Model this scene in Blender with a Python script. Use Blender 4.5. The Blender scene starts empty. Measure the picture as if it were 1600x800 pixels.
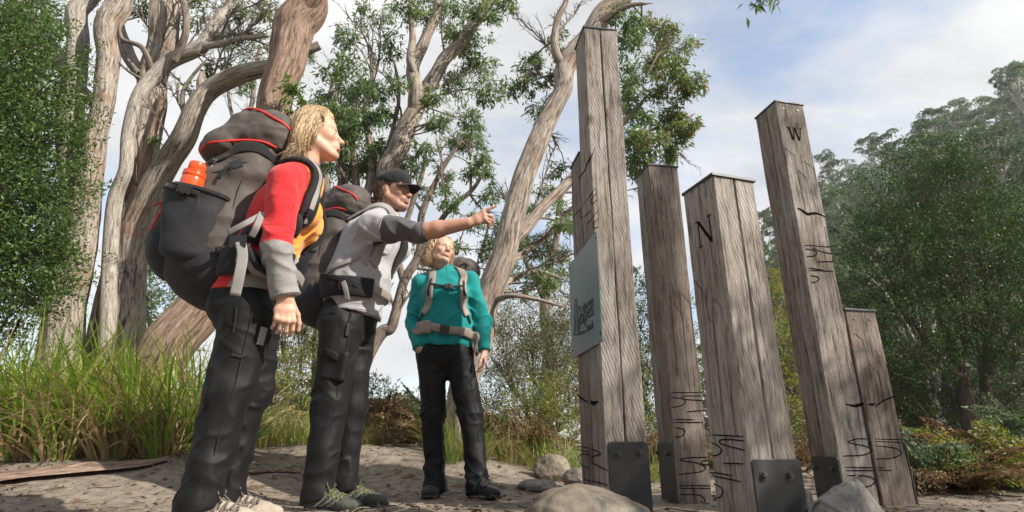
import bpy, bmesh, math, random
import numpy as np
from mathutils import Vector, Matrix, Quaternion

S = bpy.context.scene
COL = S.collection
R = math.radians
rng = np.random.default_rng(7)
random.seed(7)

# ------------------------------------------------------------------ camera
FPX, PITCH, CAMZ = 870.0, R(18.8), 0.29
cam_d = bpy.data.cameras.new('camera')
cam_d.sensor_width = 36.0
cam_d.lens = 36.0 * FPX / 1600.0
cam_d.clip_start, cam_d.clip_end = 0.02, 3000
cam = bpy.data.objects.new('camera', cam_d)
COL.objects.link(cam)
cam.location = (0, 0, CAMZ)
cam.rotation_euler = (R(90) + PITCH, 0, 0)
S.camera = cam

# ------------------------------------------------------------------ light
SUN = Vector((0.722, -0.365, 0.588)).normalized()
W = bpy.data.worlds.new('World')
S.world = W
W.use_nodes = True
nt = W.node_tree
nt.nodes.clear()
out = nt.nodes.new('ShaderNodeOutputWorld')
bg = nt.nodes.new('ShaderNodeBackground')
sky = nt.nodes.new('ShaderNodeTexSky')
sky.sky_type = 'NISHITA'
sky.sun_disc = False
sky.sun_elevation = math.asin(SUN.z)
sky.sun_rotation = math.atan2(SUN.x, SUN.y)
bg.inputs['Strength'].default_value = 0.15
tc = nt.nodes.new('ShaderNodeTexCoord')
sep = nt.nodes.new('ShaderNodeSeparateXYZ')
nt.links.new(tc.outputs['Generated'], sep.inputs[0])
# cloud deck: direction projected on a high flat layer
mz = nt.nodes.new('ShaderNodeMath'); mz.operation = 'MAXIMUM'; mz.inputs[1].default_value = 0.0
nt.links.new(sep.outputs['Z'], mz.inputs[0])
az = nt.nodes.new('ShaderNodeMath'); az.operation = 'ADD'; az.inputs[1].default_value = 0.35
nt.links.new(mz.outputs[0], az.inputs[0])
dv = nt.nodes.new('ShaderNodeVectorMath'); dv.operation = 'DIVIDE'
nt.links.new(tc.outputs['Generated'], dv.inputs[0])
cz = nt.nodes.new('ShaderNodeCombineXYZ')
for k in range(3): nt.links.new(az.outputs[0], cz.inputs[k])
nt.links.new(cz.outputs[0], dv.inputs[1])
mpw = nt.nodes.new('ShaderNodeMapping')
mpw.inputs['Rotation'].default_value = (0, 0, R(-35)); mpw.inputs['Scale'].default_value = (1.0, 1.6, 1.0)
mpw.inputs['Location'].default_value = (0.17, 0.03, 0)
nt.links.new(dv.outputs[0], mpw.inputs[0])
n1 = nt.nodes.new('ShaderNodeTexNoise'); n1.inputs['Scale'].default_value = 1.15
n1.inputs['Detail'].default_value = 7; n1.inputs['Roughness'].default_value = 0.56; n1.inputs['Distortion'].default_value = 0.4
nt.links.new(mpw.outputs[0], n1.inputs['Vector'])
r1 = nt.nodes.new('ShaderNodeValToRGB')            # cover: open gaps between the clouds
r1.color_ramp.elements[0].position = 0.36; r1.color_ramp.elements[0].color = (0.22, 0.22, 0.22, 1)
r1.color_ramp.elements[1].position = 0.52; r1.color_ramp.elements[1].color = (1, 1, 1, 1)
nt.links.new(n1.outputs[0], r1.inputs[0])
n2 = nt.nodes.new('ShaderNodeTexNoise'); n2.inputs['Scale'].default_value = 1.5
n2.inputs['Detail'].default_value = 6; n2.inputs['Roughness'].default_value = 0.6
nt.links.new(mpw.outputs[0], n2.inputs['Vector'])
r2 = nt.nodes.new('ShaderNodeValToRGB')            # cloud body: grey bellies to white tops
r2.color_ramp.elements[0].position = 0.32; r2.color_ramp.elements[0].color = (2.75, 2.78, 2.85, 1)
r2.color_ramp.elements[1].position = 0.66; r2.color_ramp.elements[1].color = (4.5, 4.48, 4.45, 1)
nt.links.new(n2.outputs[0], r2.inputs[0])
mixw = nt.nodes.new('ShaderNodeMix'); mixw.data_type = 'RGBA'
nt.links.new(r1.outputs[0], mixw.inputs[0])
nt.links.new(sky.outputs[0], mixw.inputs[6]); nt.links.new(r2.outputs[0], mixw.inputs[7])
nt.links.new(mixw.outputs[2], bg.inputs['Color'])
nt.links.new(bg.outputs[0], out.inputs[0])

sun_d = bpy.data.lights.new('sun', 'SUN')
sun_d.energy = 5.0; sun_d.angle = R(0.55); sun_d.color = (1.0, 0.92, 0.80)
sun = bpy.data.objects.new('sun', sun_d); COL.objects.link(sun)
sun.rotation_euler = SUN.to_track_quat('Z', 'Y').to_euler()
sun.location = (8, -6, 12)

S.view_settings.view_transform = 'Standard'
S.view_settings.look = 'None'
S.view_settings.exposure = 0.72
S.view_settings.gamma = 1.0
S.cycles.max_bounces = 8
S.cycles.transparent_max_bounces = 8
S.cycles.volume_bounces = 0
S.cycles.volume_step_rate = 4.0
S.cycles.use_denoising = True

# ------------------------------------------------------------------ helpers
CT, ST = math.cos(PITCH), math.sin(PITCH)
def at(x, y, Y):
    """world point at depth Y seen at photo pixel x, y (survey of the photograph)"""
    u = (x - 800) / FPX; v = (400 - y) / FPX
    s = Y / (CT - v * ST)
    return Vector((u * s, Y, CAMZ + (ST + v * CT) * s))
def atz(x, Y, z):
    """world point at depth Y and height z seen in photo column x"""
    d = Y * CT + (z - CAMZ) * ST
    return Vector(((x - 800) / FPX * d, Y, z))
A = lambda *a: np.array(a, float)

def unit(v): v = np.asarray(v, float); return v / (np.linalg.norm(v, axis=-1, keepdims=True) + 1e-9)
def link(o, parent=None):
    COL.objects.link(o)
    if parent is not None:
        o.parent = parent
        o.matrix_parent_inverse = Matrix.Translation(parent.location).inverted() if parent.rotation_euler == Matrix.Identity(3).to_euler() else parent.matrix_basis.inverted()
    return o
def tag(o, label=None, cat=None, group=None, kind=None):
    if label: o['label'] = label
    if cat: o['category'] = cat
    if group: o['group'] = group
    if kind: o['kind'] = kind
    return o
def thing(name, label, cat, loc=(0, 0, 0), group=None):
    o = bpy.data.objects.new(name, None); o.empty_display_size = 0.1
    o.location = loc
    COL.objects.link(o)
    return tag(o, label, cat, group)
def from_arrays(name, V, F, mats, parent=None, smooth=True, col=None, midx=None, kind=None):
    """V (n,3); F (m,k) array or list of polygons"""
    me = bpy.data.meshes.new(name)
    V = np.asarray(V, dtype=np.float32)
    if isinstance(F, np.ndarray):
        m, k = F.shape
        me.vertices.add(len(V)); me.vertices.foreach_set('co', V.ravel())
        me.loops.add(m * k); me.loops.foreach_set('vertex_index', F.astype(np.int32).ravel())
        me.polygons.add(m)
        me.polygons.foreach_set('loop_start', np.arange(0, m * k, k, dtype=np.int32))
        me.polygons.foreach_set('loop_total', np.full(m, k, dtype=np.int32))
        if midx is not None: me.polygons.foreach_set('material_index', np.asarray(midx, np.int32))
        me.polygons.foreach_set('use_smooth', np.full(m, bool(smooth)))
        me.update(calc_edges=True)
    else:
        me.from_pydata([tuple(v) for v in V], [], [tuple(int(i) for i in f) for f in F])
        me.polygons.foreach_set('use_smooth', np.full(len(me.polygons), bool(smooth)))
        if midx is not None: me.polygons.foreach_set('material_index', np.asarray(midx, np.int32))
        me.update()
    if col is not None:
        a = me.color_attributes.new('col', 'FLOAT_COLOR', 'POINT')
        c4 = np.ones((len(V), 4), np.float32); c4[:, :3] = col
        a.data.foreach_set('color', c4.ravel())
    for mt in (mats if isinstance(mats, (list, tuple)) else [mats]): me.materials.append(mt)
    o = bpy.data.objects.new(name, me)
    link(o, parent)
    if kind: o['kind'] = kind
    return o

class MB:
    """collects simple solids into one mesh"""
    def __init__(s): s.v = []; s.f = []; s.m = []
    def add(s, V, F, mi=0):
        b = len(s.v); s.v += [tuple(map(float, p)) for p in V]
        s.f += [tuple(i + b for i in f) for f in F]; s.m += [mi] * len(F)
    def box(s, c, ex, ey, ez, bev=0.0, mi=0):
        """centre and three half-axis vectors; bev chamfers all edges"""
        c, ex, ey, ez = [np.asarray(a, float) for a in (c, ex, ey, ez)]
        if bev <= 0:
            V = [c + a * ex + b * ey + d * ez for d in (-1, 1) for b in (-1, 1) for a in (-1, 1)]
            s.add(V, [(0, 2, 3, 1), (4, 5, 7, 6), (0, 1, 5, 4), (2, 6, 7, 3), (0, 4, 6, 2), (1, 3, 7, 5)], mi); return
        bm = bmesh.new(); bmesh.ops.create_cube(bm, size=2.0)
        L = [np.linalg.norm(a) for a in (ex, ey, ez)]
        for v in bm.verts: v.co = Vector((v.co.x * L[0], v.co.y * L[1], v.co.z * L[2]))
        bmesh.ops.bevel(bm, geom=list(bm.edges), offset=bev, segments=2, affect='EDGES', profile=0.5)
        M = np.stack([ex / L[0], ey / L[1], ez / L[2]], 1)
        bm.verts.index_update()
        s.add([c + M @ np.array(v.co) for v in bm.verts], [[v.index for v in f.verts] for f in bm.faces], mi); bm.free()
    def prism(s, loop, d, mi=0):
        """extrude closed planar loop by vector d"""
        n = len(loop); L = [np.asarray(p, float) for p in loop]; d = np.asarray(d, float)
        V = L + [p + d for p in L]
        F = [tuple(range(n))[::-1], tuple(range(n, 2 * n))] + [(i, (i + 1) % n, n + (i + 1) % n, n + i) for i in range(n)]
        s.add(V, F, mi)
    def cyl(s, p0, p1, r0, r1=None, n=12, mi=0, caps=True):
        r1 = r0 if r1 is None else r1
        p0, p1 = np.asarray(p0, float), np.asarray(p1, float)
        d = p1 - p0; d /= np.linalg.norm(d) + 1e-9
        a = np.cross(d, [0, 0, 1.0] if abs(d[2]) < .9 else [1.0, 0, 0]); a /= np.linalg.norm(a); b = np.cross(d, a)
        V = []
        for p, r in ((p0, r0), (p1, r1)):
            V += [p + r * (math.cos(t) * a + math.sin(t) * b) for t in np.linspace(0, 2 * math.pi, n, endpoint=False)]
        F = [(i, (i + 1) % n, n + (i + 1) % n, n + i) for i in range(n)]
        if caps: F += [tuple(range(n))[::-1], tuple(range(n, 2 * n))]
        s.add(V, F, mi)
    def tube(s, pts, rad, n=6, mi=0):
        V, F = tube_arrays(pts, rad, n); s.add(V, F.tolist(), mi)
    def ribbon(s, pts, nrm, w, t, mi=0):
        """flat strap of width w and thickness t along pts, nrm = outward normals"""
        P_ = np.asarray(pts, float); N_ = np.asarray(nrm, float)
        T = np.gradient(P_, axis=0); T /= np.linalg.norm(T, axis=1, keepdims=True) + 1e-9
        B = np.cross(T, N_); B /= np.linalg.norm(B, axis=1, keepdims=True) + 1e-9
        N_ = np.cross(B, T)
        w = np.broadcast_to(np.asarray(w, float), (len(P_),))[:, None] / 2
        e = 0.28 * w
        rows = [P_ - B * w - N_ * t * .2, P_ - B * (w - .25 * e) + N_ * t * .8, P_ - B * (w - e) + N_ * t,
                P_ + B * (w - e) + N_ * t, P_ + B * (w - .25 * e) + N_ * t * .8, P_ + B * w - N_ * t * .2]
        n = len(P_); k = len(rows)
        V = np.stack(rows, 1).reshape(-1, 3)
        F = [(i * k + j, i * k + (j + 1) % k, (i + 1) * k + (j + 1) % k, (i + 1) * k + j) for i in range(n - 1) for j in range(k)]
        F += [tuple(range(k))[::-1], tuple((n - 1) * k + j for j in range(k))]
        s.add(V, F, mi)
    def build(s, name, mats, parent=None, smooth=False, kind=None):
        return from_arrays(name, np.array(s.v), s.f, mats, parent, smooth, midx=s.m, kind=kind)

def tube_arrays(pts, rad, n=6, close=True):
    P_ = np.asarray(pts, float); m = len(P_)
    rad = np.broadcast_to(np.asarray(rad, float), (m,))
    T = np.gradient(P_, axis=0); T /= np.linalg.norm(T, axis=1, keepdims=True) + 1e-9
    a = np.cross(T[0], [0, 0, 1.0] if abs(T[0][2]) < .8 else [1.0, 0, 0]); a /= np.linalg.norm(a)
    V = np.empty((m, n, 3)); ang = np.linspace(0, 2 * math.pi, n, endpoint=False)
    for i in range(m):
        a = a - T[i] * np.dot(a, T[i]); a /= np.linalg.norm(a) + 1e-9
        b = np.cross(T[i], a)
        V[i] = P_[i] + rad[i] * (np.cos(ang)[:, None] * a + np.sin(ang)[:, None] * b)
    i = np.arange(m - 1)[:, None] * n; j = np.arange(n)[None]; j2 = (j + 1) % n
    F = np.stack([i + j, i + j2, i + n + j2, i + n + j], -1).reshape(-1, 4)
    return V.reshape(-1, 3), F

def spline(pts, n):
    """Catmull-Rom through pts (rows of any width), n samples"""
    P_ = np.asarray(pts, float)
    if len(P_) < 3: return np.stack([np.interp(np.linspace(0, 1, n), np.linspace(0, 1, len(P_)), P_[:, k]) for k in range(P_.shape[1])], 1)
    Q = np.vstack([2 * P_[0] - P_[1], P_, 2 * P_[-1] - P_[-2]])
    t = np.linspace(0, len(P_) - 1 - 1e-6, n); i = t.astype(int); f = (t - i)[:, None]
    p0, p1, p2, p3 = Q[i], Q[i + 1], Q[i + 2], Q[i + 3]
    return .5 * ((2 * p1) + (p2 - p0) * f + (2 * p0 - 5 * p1 + 4 * p2 - p3) * f**2 + (3 * p1 - p0 - 3 * p2 + p3) * f**3)

# value noise in numpy
def _hash(ix, iy, iz):
    h = (ix.astype(np.int64) * 374761393 + iy.astype(np.int64) * 668265263 + iz.astype(np.int64) * 2147483647 + 1013904223) & 0xffffffff
    h = ((h ^ (h >> 13)) * 1274126177) & 0xffffffff
    h = ((h ^ (h >> 16)) * 2246822519) & 0xffffffff
    return ((h ^ (h >> 15)) & 0xffff) / 32767.5 - 1.0
def vnoise(p):
    p = np.asarray(p, float); i = np.floor(p).astype(np.int64); f = p - i; f = f * f * (3 - 2 * f)
    r = 0
    for dx in (0, 1):
        for dy in (0, 1):
            for dz in (0, 1):
                w = (f[:, 0] if dx else 1 - f[:, 0]) * (f[:, 1] if dy else 1 - f[:, 1]) * (f[:, 2] if dz else 1 - f[:, 2])
                r = r + w * _hash(i[:, 0] + dx, i[:, 1] + dy, i[:, 2] + dz)
    return r
def fbm(p, o=3):
    r = 0; a = 1.0; p = np.asarray(p, float)
    for k in range(o): r = r + a * vnoise(p + k * 17.3); p = p * 2.03; a *= .5
    return r

# ------------------------------------------------------------------ materials
def newmat(name):
    m = bpy.data.materials.new(name); m.use_nodes = True
    t = m.node_tree; b = t.nodes['Principled BSDF']
    return m, t, b
def node(t, kind, **kw):
    n = t.nodes.new(kind)
    for k, v in kw.items():
        if k in n.inputs: n.inputs[k].default_value = v
        else: setattr(n, k, v)
    return n
def ramp(t, src, stops):
    r = t.nodes.new('ShaderNodeValToRGB'); e = r.color_ramp.elements
    while len(e) < len(stops): e.new(0.5)
    for k, (p, c) in enumerate(stops):
        e[k].position = p; e[k].color = (c[0], c[1], c[2], 1) if len(c) == 3 else c
    t.links.new(src, r.inputs[0]); return r
def mixc(t, fac, a, b, mode='MIX'):
    m = t.nodes.new('ShaderNodeMix'); m.data_type = 'RGBA'; m.blend_type = mode
    for k, v in ((0, fac), (6, a), (7, b)):
        if hasattr(v, 'is_linked'): t.links.new(v, m.inputs[k])
        elif isinstance(v, (tuple, list)): m.inputs[k].default_value = (*v[:3], 1)
        else: m.inputs[k].default_value = v
    return m.outputs[2]
def bump(t, b, h, strength=0.4, dist=0.01, prev=None):
    n = t.nodes.new('ShaderNodeBump'); n.inputs['Strength'].default_value = strength; n.inputs['Distance'].default_value = dist
    t.links.new(h, n.inputs['Height'])
    if prev is not None: t.links.new(prev, n.inputs['Normal'])
    t.links.new(n.outputs[0], b.inputs['Normal']); return n.outputs[0]
def coords(t, scale=(1, 1, 1), rot=(0, 0, 0), kind='Object', rand=False):
    c = t.nodes.new('ShaderNodeTexCoord'); mp = t.nodes.new('ShaderNodeMapping')
    mp.inputs['Scale'].default_value = scale; mp.inputs['Rotation'].default_value = rot
    src = c.outputs[kind]
    if rand:
        oi = t.nodes.new('ShaderNodeObjectInfo'); ml = node(t, 'ShaderNodeVectorMath', operation='MULTIPLY_ADD')
        ml.inputs[1].default_value = (1, 1, 1)
        sc = node(t, 'ShaderNodeMath', operation='MULTIPLY'); sc.inputs[1].default_value = 37.0
        t.links.new(oi.outputs['Random'], sc.inputs[0]); t.links.new(src, ml.inputs[0]); t.links.new(sc.outputs[0], ml.inputs[2]); src = ml.outputs[0]
    t.links.new(src, mp.inputs[0]); return mp.outputs[0]
def noise(t, vec, scale, detail=4, rough=0.55, dist=0.0):
    n = node(t, 'ShaderNodeTexNoise', Scale=scale, Detail=detail, Roughness=rough, Distortion=dist)
    t.links.new(vec, n.inputs['Vector']); return n.outputs[0]
def simple(name, c, rough=0.6, metal=0.0, var=0.12, nscale=30.0, bmp=0.0, bscale=200.0, spec=None):
    m, t, b = newmat(name)
    v = coords(t)
    n = noise(t, v, nscale)
    r = ramp(t, n, [(0.3, [x * (1 - var) for x in c]), (0.7, [min(1, x * (1 + var)) for x in c])])
    t.links.new(r.outputs[0], b.inputs['Base Color'])
    b.inputs['Roughness'].default_value = rough; b.inputs['Metallic'].default_value = metal
    if spec is not None: b.inputs['Specular IOR Level'].default_value = spec
    if bmp: bump(t, b, noise(t, v, bscale, 3), bmp, 0.004)
    return m
# ------------------------------------------------------------------ ground
def ground_z(x, y):
    x = np.asarray(x, float); y = np.asarray(y, float)
    sm = lambda a, b, t: (lambda u: u * u * (3 - 2 * u))(np.clip((t - a) / (b - a), 0, 1))
    z = np.maximum(0.27 * sm(2.6, 4.2, y) * sm(-1.0, -2.3, x), 0.27 * sm(3.75, 5.2, y) * sm(1.2, -1.2, x))
    z = z + 0.12 * sm(4.4, 8, y)
    z = z + 0.03 * np.exp(-((x + 1.0) ** 2 + (y - 2.0) ** 2) / .3)
    # the hillside on the right behind the clearing
    hill = np.clip((y * 0.55 + x * 0.83 - 30.0), 0, 118)
    z = z + 0.60 * hill * sm(0, 16, hill) * sm(.36, .52, x / np.maximum(y, 1)) * sm(220, 100, y)
    return z
def groundz1(x, y): return float(ground_z(np.array([x]), np.array([y]))[0])

def sand_mat():
    m, t, b = newmat('sandy_track')
    v = coords(t)
    n = noise(t, v, 1.3, 5); n2 = noise(t, v, 14, 6, 0.65); n3 = noise(t, v, 160, 3, 0.7)
    r = ramp(t, n2, [(0.25, (0.16, 0.13, 0.10)), (0.5, (0.27, 0.228, 0.185)), (0.72, (0.375, 0.325, 0.27))])
    litter = ramp(t, noise(t, v, 5.2, 8, 0.72), [(0.56, (0, 0, 0)), (0.61, (1, 1, 1))])
    c = mixc(t, litter.outputs[0], r.outputs[0], (0.13, 0.085, 0.055))
    far = ramp(t, n, [(0.35, (0.72, 0.72, 0.72)), (0.65, (1, 1, 1))])
    c = mixc(t, 1.0, c, far.outputs[0], 'MULTIPLY')
    sp = node(t, 'ShaderNodeTexVoronoi', Scale=90.0); t.links.new(v, sp.inputs['Vector'])
    gr = ramp(t, sp.outputs['Distance'], [(0.10, (0.62, 0.60, 0.58)), (0.30, (1, 1, 1))])
    c = mixc(t, 0.6, c, gr.outputs[0], 'MULTIPLY')
    # beyond the track the soil is dark leaf mould
    sx = node(t, 'ShaderNodeSeparateXYZ'); t.links.new(v, sx.inputs[0])
    mr = node(t, 'ShaderNodeMapRange'); mr.inputs[1].default_value = 7.0; mr.inputs[2].default_value = 12.0
    t.links.new(sx.outputs['Y'], mr.inputs[0])
    c = mixc(t, mr.outputs[0], c, (0.07, 0.06, 0.035))
    t.links.new(c, b.inputs['Base Color']); b.inputs['Roughness'].default_value = 0.95
    b.inputs['Specular IOR Level'].default_value = 0.15
    p = bump(t, b, n2, 0.8, 0.03); bump(t, b, n3, 0.7, 0.006, p)
    return m
M_SAND = sand_mat()
def build_ground():
    ax = np.concatenate([np.linspace(-400, -40, 10)[:-1], np.linspace(-40, -7, 14)[:-1], np.linspace(-7, 7, 190)[:-1], np.linspace(7, 60, 60)[:-1], np.linspace(60, 400, 30)])
    ay = np.concatenate([np.linspace(-300, -20, 8)[:-1], np.linspace(-20, 1, 12)[:-1], np.linspace(1, 9, 180)[:-1], np.linspace(9, 90, 70)[:-1], np.linspace(90, 600, 16)])
    X, Y = np.meshgrid(ax, ay); x, y = X.ravel(), Y.ravel()
    z = ground_z(x, y)
    near = np.exp(-(np.maximum(np.abs(x) - 5, 0) + np.maximum(np.abs(y - 4) - 4, 0)) * .5)
    q = np.stack([x, y, 0 * x], 1)
    z = z + near * (0.012 * fbm(q * 2.2, 3) + 0.006 * fbm(q * 9, 2))
    n, m = len(ax), len(ay)
    i = np.arange(m - 1)[:, None] * n; j = np.arange(n - 1)[None]
    F = np.stack([i + j, i + j + 1, i + n + j + 1, i + n + j], -1).reshape(-1, 4)
    o = from_arrays('ground', np.stack([x, y, z], 1), F, M_SAND)
    tag(o, kind='structure')
build_ground()

# ------------------------------------------------------------------ timber posts
def timber_mat(name, base, dark, saw=1.0, rotz=0.0):
    m, t, b = newmat(name)
    v0 = coords(t, rand=True)
    st = node(t, 'ShaderNodeMapping'); st.inputs['Scale'].default_value = (1, 1, 0.07); t.links.new(v0, st.inputs[0])
    g1 = noise(t, st.outputs[0], 55, 6, 0.65, 0.6)
    g2 = noise(t, st.outputs[0], 210, 4, 0.7, 0.3)
    blot = noise(t, v0, 3.2, 5, 0.6)
    c = ramp(t, g1, [(0.34, dark), (0.48, base), (0.70, [min(1, x * 1.32) for x in base])]).outputs[0]
    c = mixc(t, 0.75, c, ramp(t, g2, [(0.36, (0.42, 0.39, 0.37)), (0.56, (1, 1, 1))]).outputs[0], 'MULTIPLY')
    c = mixc(t, 0.75, c, ramp(t, blot, [(0.32, (0.62, 0.53, 0.47)), (0.5, (0.92, 0.88, 0.84)), (0.68, (1.12, 1.14, 1.16))]).outputs[0], 'MULTIPLY')
    # knots
    kn = node(t, 'ShaderNodeMapping'); kn.inputs['Scale'].default_value = (1, 1, 0.55); t.links.new(v0, kn.inputs[0])
    vo = node(t, 'ShaderNodeTexVoronoi', Scale=4.2); t.links.new(kn.outputs[0], vo.inputs['Vector'])
    k = ramp(t, vo.outputs['Distance'], [(0.02, (0.16, 0.11, 0.08)), (0.055, (0.55, 0.46, 0.40)), (0.13, (1, 1, 1))])
    c = mixc(t, 0.9, c, k.outputs[0], 'MULTIPLY')
    # weather checks: long thin cracks
    ck = node(t, 'ShaderNodeMapping'); ck.inputs['Scale'].default_value = (1, 1, 0.035); t.links.new(v0, ck.inputs[0])
    cr = noise(t, ck.outputs[0], 34, 3, 0.5, 0.8)
    crk = ramp(t, cr, [(0.487, (1, 1, 1)), (0.5, (0.25, 0.2, 0.17)), (0.513, (1, 1, 1))])
    msk = ramp(t, noise(t, v0, 6, 2), [(0.52, (0, 0, 0)), (0.60, (1, 1, 1))])
    c = mixc(t, msk.outputs[0], c, mixc(t, 1.0, c, crk.outputs[0], 'MULTIPLY'))
    t.links.new(c, b.inputs['Base Color']); b.inputs['Roughness'].default_value = 0.82
    b.inputs['Specular IOR Level'].default_value = 0.25
    # saw marks: curved diagonal ridges
    w = node(t, 'ShaderNodeTexWave', wave_type='RINGS', rings_direction='SPHERICAL')
    w.inputs['Scale'].default_value = 26; w.inputs['Distortion'].default_value = 1.2; w.inputs['Detail'].default_value = 3; w.inputs['Detail Scale'].default_value = 1.5
    mp = node(t, 'ShaderNodeMapping'); mp.inputs['Location'].default_value = (0.55, 0.62, 0.75); mp.inputs['Scale'].default_value = (1, 1, 0.62)
    t.links.new(v0, mp.inputs[0])
    wr = node(t, 'ShaderNodeVectorMath', operation='WRAP'); wr.inputs[1].default_value = (9, 9, 1.1); wr.inputs[2].default_value = (-9, -9, -0.0)
    t.links.new(mp.outputs[0], w.inputs['Vector'])
    hm = node(t, 'ShaderNodeMath', operation='MULTIPLY'); hm.inputs[1].default_value = saw
    sm = ramp(t, noise(t, v0, 5, 3), [(0.38, (0.05,) * 3), (0.62, (1,) * 3)])
    h2 = node(t, 'ShaderNodeMath', operation='MULTIPLY'); t.links.new(w.outputs[1], h2.inputs[0]); t.links.new(sm.outputs[0], h2.inputs[1])
    t.links.new(h2.outputs[0], hm.inputs[0])
    p = bump(t, b, hm.outputs[0], 0.5, 0.003); p = bump(t, b, g1, 0.45, 0.003, p); bump(t, b, g2, 0.3, 0.0015, p)
    return m
M_TIMBER = timber_mat('weathered_timber', (0.305, 0.282, 0.26), (0.105, 0.092, 0.082))
M_TIMBER_B = timber_mat('brown_weathered_timber', (0.24, 0.207, 0.185), (0.09, 0.073, 0.062), 0.9)
M_CAPPLATE = simple('dark_steel_cap', (0.055, 0.058, 0.062), 0.45, 0.6)
def plate_mat():
    m, t, b = newmat('black_coated_steel')
    v = coords(t)
    sp = node(t, 'ShaderNodeTexVoronoi', Scale=110.0); t.links.new(v, sp.inputs['Vector'])
    spk = ramp(t, sp.outputs['Distance'], [(0.05, (1, 1, 1)), (0.10, (0, 0, 0))])
    msk = ramp(t, noise(t, v, 18, 4), [(0.48, (0, 0, 0)), (0.70, (1, 1, 1))])
    f = mixc(t, 1.0, spk.outputs[0], msk.outputs[0], 'MULTIPLY')
    c = mixc(t, f, ramp(t, noise(t, v, 9, 5), [(0.3, (0.030, 0.031, 0.034)), (0.7, (0.058, 0.058, 0.060))]).outputs[0], (0.16, 0.15, 0.14))
    t.links.new(c, b.inputs['Base Color']); b.inputs['Roughness'].default_value = 0.5; b.inputs['Metallic'].default_value = 0.2
    bump(t, b, noise(t, v, 300, 2), 0.1, 0.001)
    return m
M_PLATE = plate_mat()
M_BOLT = simple('dull_bolt_steel', (0.12, 0.12, 0.125), 0.4, 0.8)
M_SCREW = simple('bright_screw_steel', (0.22, 0.22, 0.22), 0.5, 0.7)
M_CARVE = simple('dark_engraving', (0.006, 0.005, 0.005), 0.95, spec=0.05)  # near-black colour shared by the engraved lines, letters and cuts
def sign_mat():
    m, t, b = newmat('etched_sign_steel')
    v = coords(t)
    c = ramp(t, noise(t, v, 2.5, 5), [(0.3, (0.115, 0.15, 0.155)), (0.7, (0.18, 0.225, 0.225))]).outputs[0]
    msk = ramp(t, noise(t, v, 9, 6, 0.7, 1.0), [(0.66, (0, 0, 0)), (0.73, (1, 1, 1))])
    c = mixc(t, msk.outputs[0], c, (0.035, 0.045, 0.05))
    t.links.new(c, b.inputs['Base Color']); b.inputs['Roughness'].default_value = 0.42; b.inputs['Metallic'].default_value = 0.55
    bump(t, b, noise(t, v, 40, 3), 0.05, 0.001)
    return m
M_SIGN = sign_mat()
M_INK = simple('black_sign_print', (0.018, 0.022, 0.024), 0.6)

class Frame:
    """local frame on a post face: origin at the face's near bottom corner, e = along, n = outward"""
    def __init__(s, o, e, n): s.o, s.e, s.n = map(lambda a: np.asarray(a, float), (o, e, n))
    def p(s, a, z, d=0.0): return s.o + s.e * a + A(0, 0, z) + s.n * d
    def stroke(s, mb, path, w, d=0.0015):
        """engraved line: thin flat dark ribbon lying on the face"""
        pts = np.array([s.p(a, z, d) for a, z in path])
        mb.ribbon(pts, np.tile(s.n, (len(pts), 1)), w, 0.0012)
    def poly(s, mb, loop, d=0.0012, t=0.0015):
        mb.prism([s.p(a, z, d) for a, z in loop], s.n * t)
    def ink(s, px, py):
        """face coordinates of photo pixel (ray meets face plane)"""
        c = A(0, 0, CAMZ); q = np.array(at(px, py, 1.0)) - c
        k = np.dot(s.o - c, s.n) / np.dot(q, s.n); h = c + q * k
        return float(np.dot(h - s.o, s.e)), float(h[2] - s.o[2])

def rounded(x0, z0, x1, z1, r, n=5, corners=(1, 1, 1, 1)):
    L = []
    for (cx, cz, a0, on) in ((x1 - r, z1 - r, 0, corners[0]), (x0 + r, z1 - r, 90, corners[1]), (x0 + r, z0 + r, 180, corners[2]), (x1 - r, z0 + r, 270, corners[3])):
        if on: L += [(cx + r * math.cos(R(a0 + 90 * k / n)), cz + r * math.sin(R(a0 + 90 * k / n))) for k in range(n + 1)]
        else: L.append((x1 if cx > x0 + 2 * r else x0, z1 if cz > z0 + 2 * r else z0))
    return L

def timber(name, c0, u, v, a, b, h, mat, parent, seed):
    """one squared log: corner c0, spans u*a, v*b, height h, edges worn; slight saw-cut unevenness"""
    r_ = np.random.default_rng(seed); nz = 26; bev = 0.005
    ring = [(bev, 0), (a / 2, 0), (a - bev, 0), (a, bev), (a, b / 2), (a, b - bev), (a - bev, b), (a / 2, b), (bev, b), (0, b - bev), (0, b / 2), (0, bev)]
    V = []; zs = np.linspace(-0.15, h, nz)
    for z in zs:
        for (p, q) in ring:
            pt = c0 + u * p + v * q + A(0, 0, z)
            w = vnoise(A(p * 9 + seed, q * 9, z * 3.1)[None])[0] * 0.0024 + vnoise(A(p * 40 + seed, q * 40, z * 14)[None])[0] * 0.0012
            V.append(pt + u * w * np.sign(p - a / 2) + v * w * np.sign(q - b / 2))
    k = len(ring)
    F = [(i * k + j, i * k + (j + 1) % k, (i + 1) * k + (j + 1) % k, (i + 1) * k + j) for i in range(nz - 1) for j in range(k)]
    F += [tuple((nz - 1) * k + j for j in range(k)), tuple(range(k))[::-1]]
    return from_arrays(name, V, F, mat, parent, smooth=False)

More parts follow.
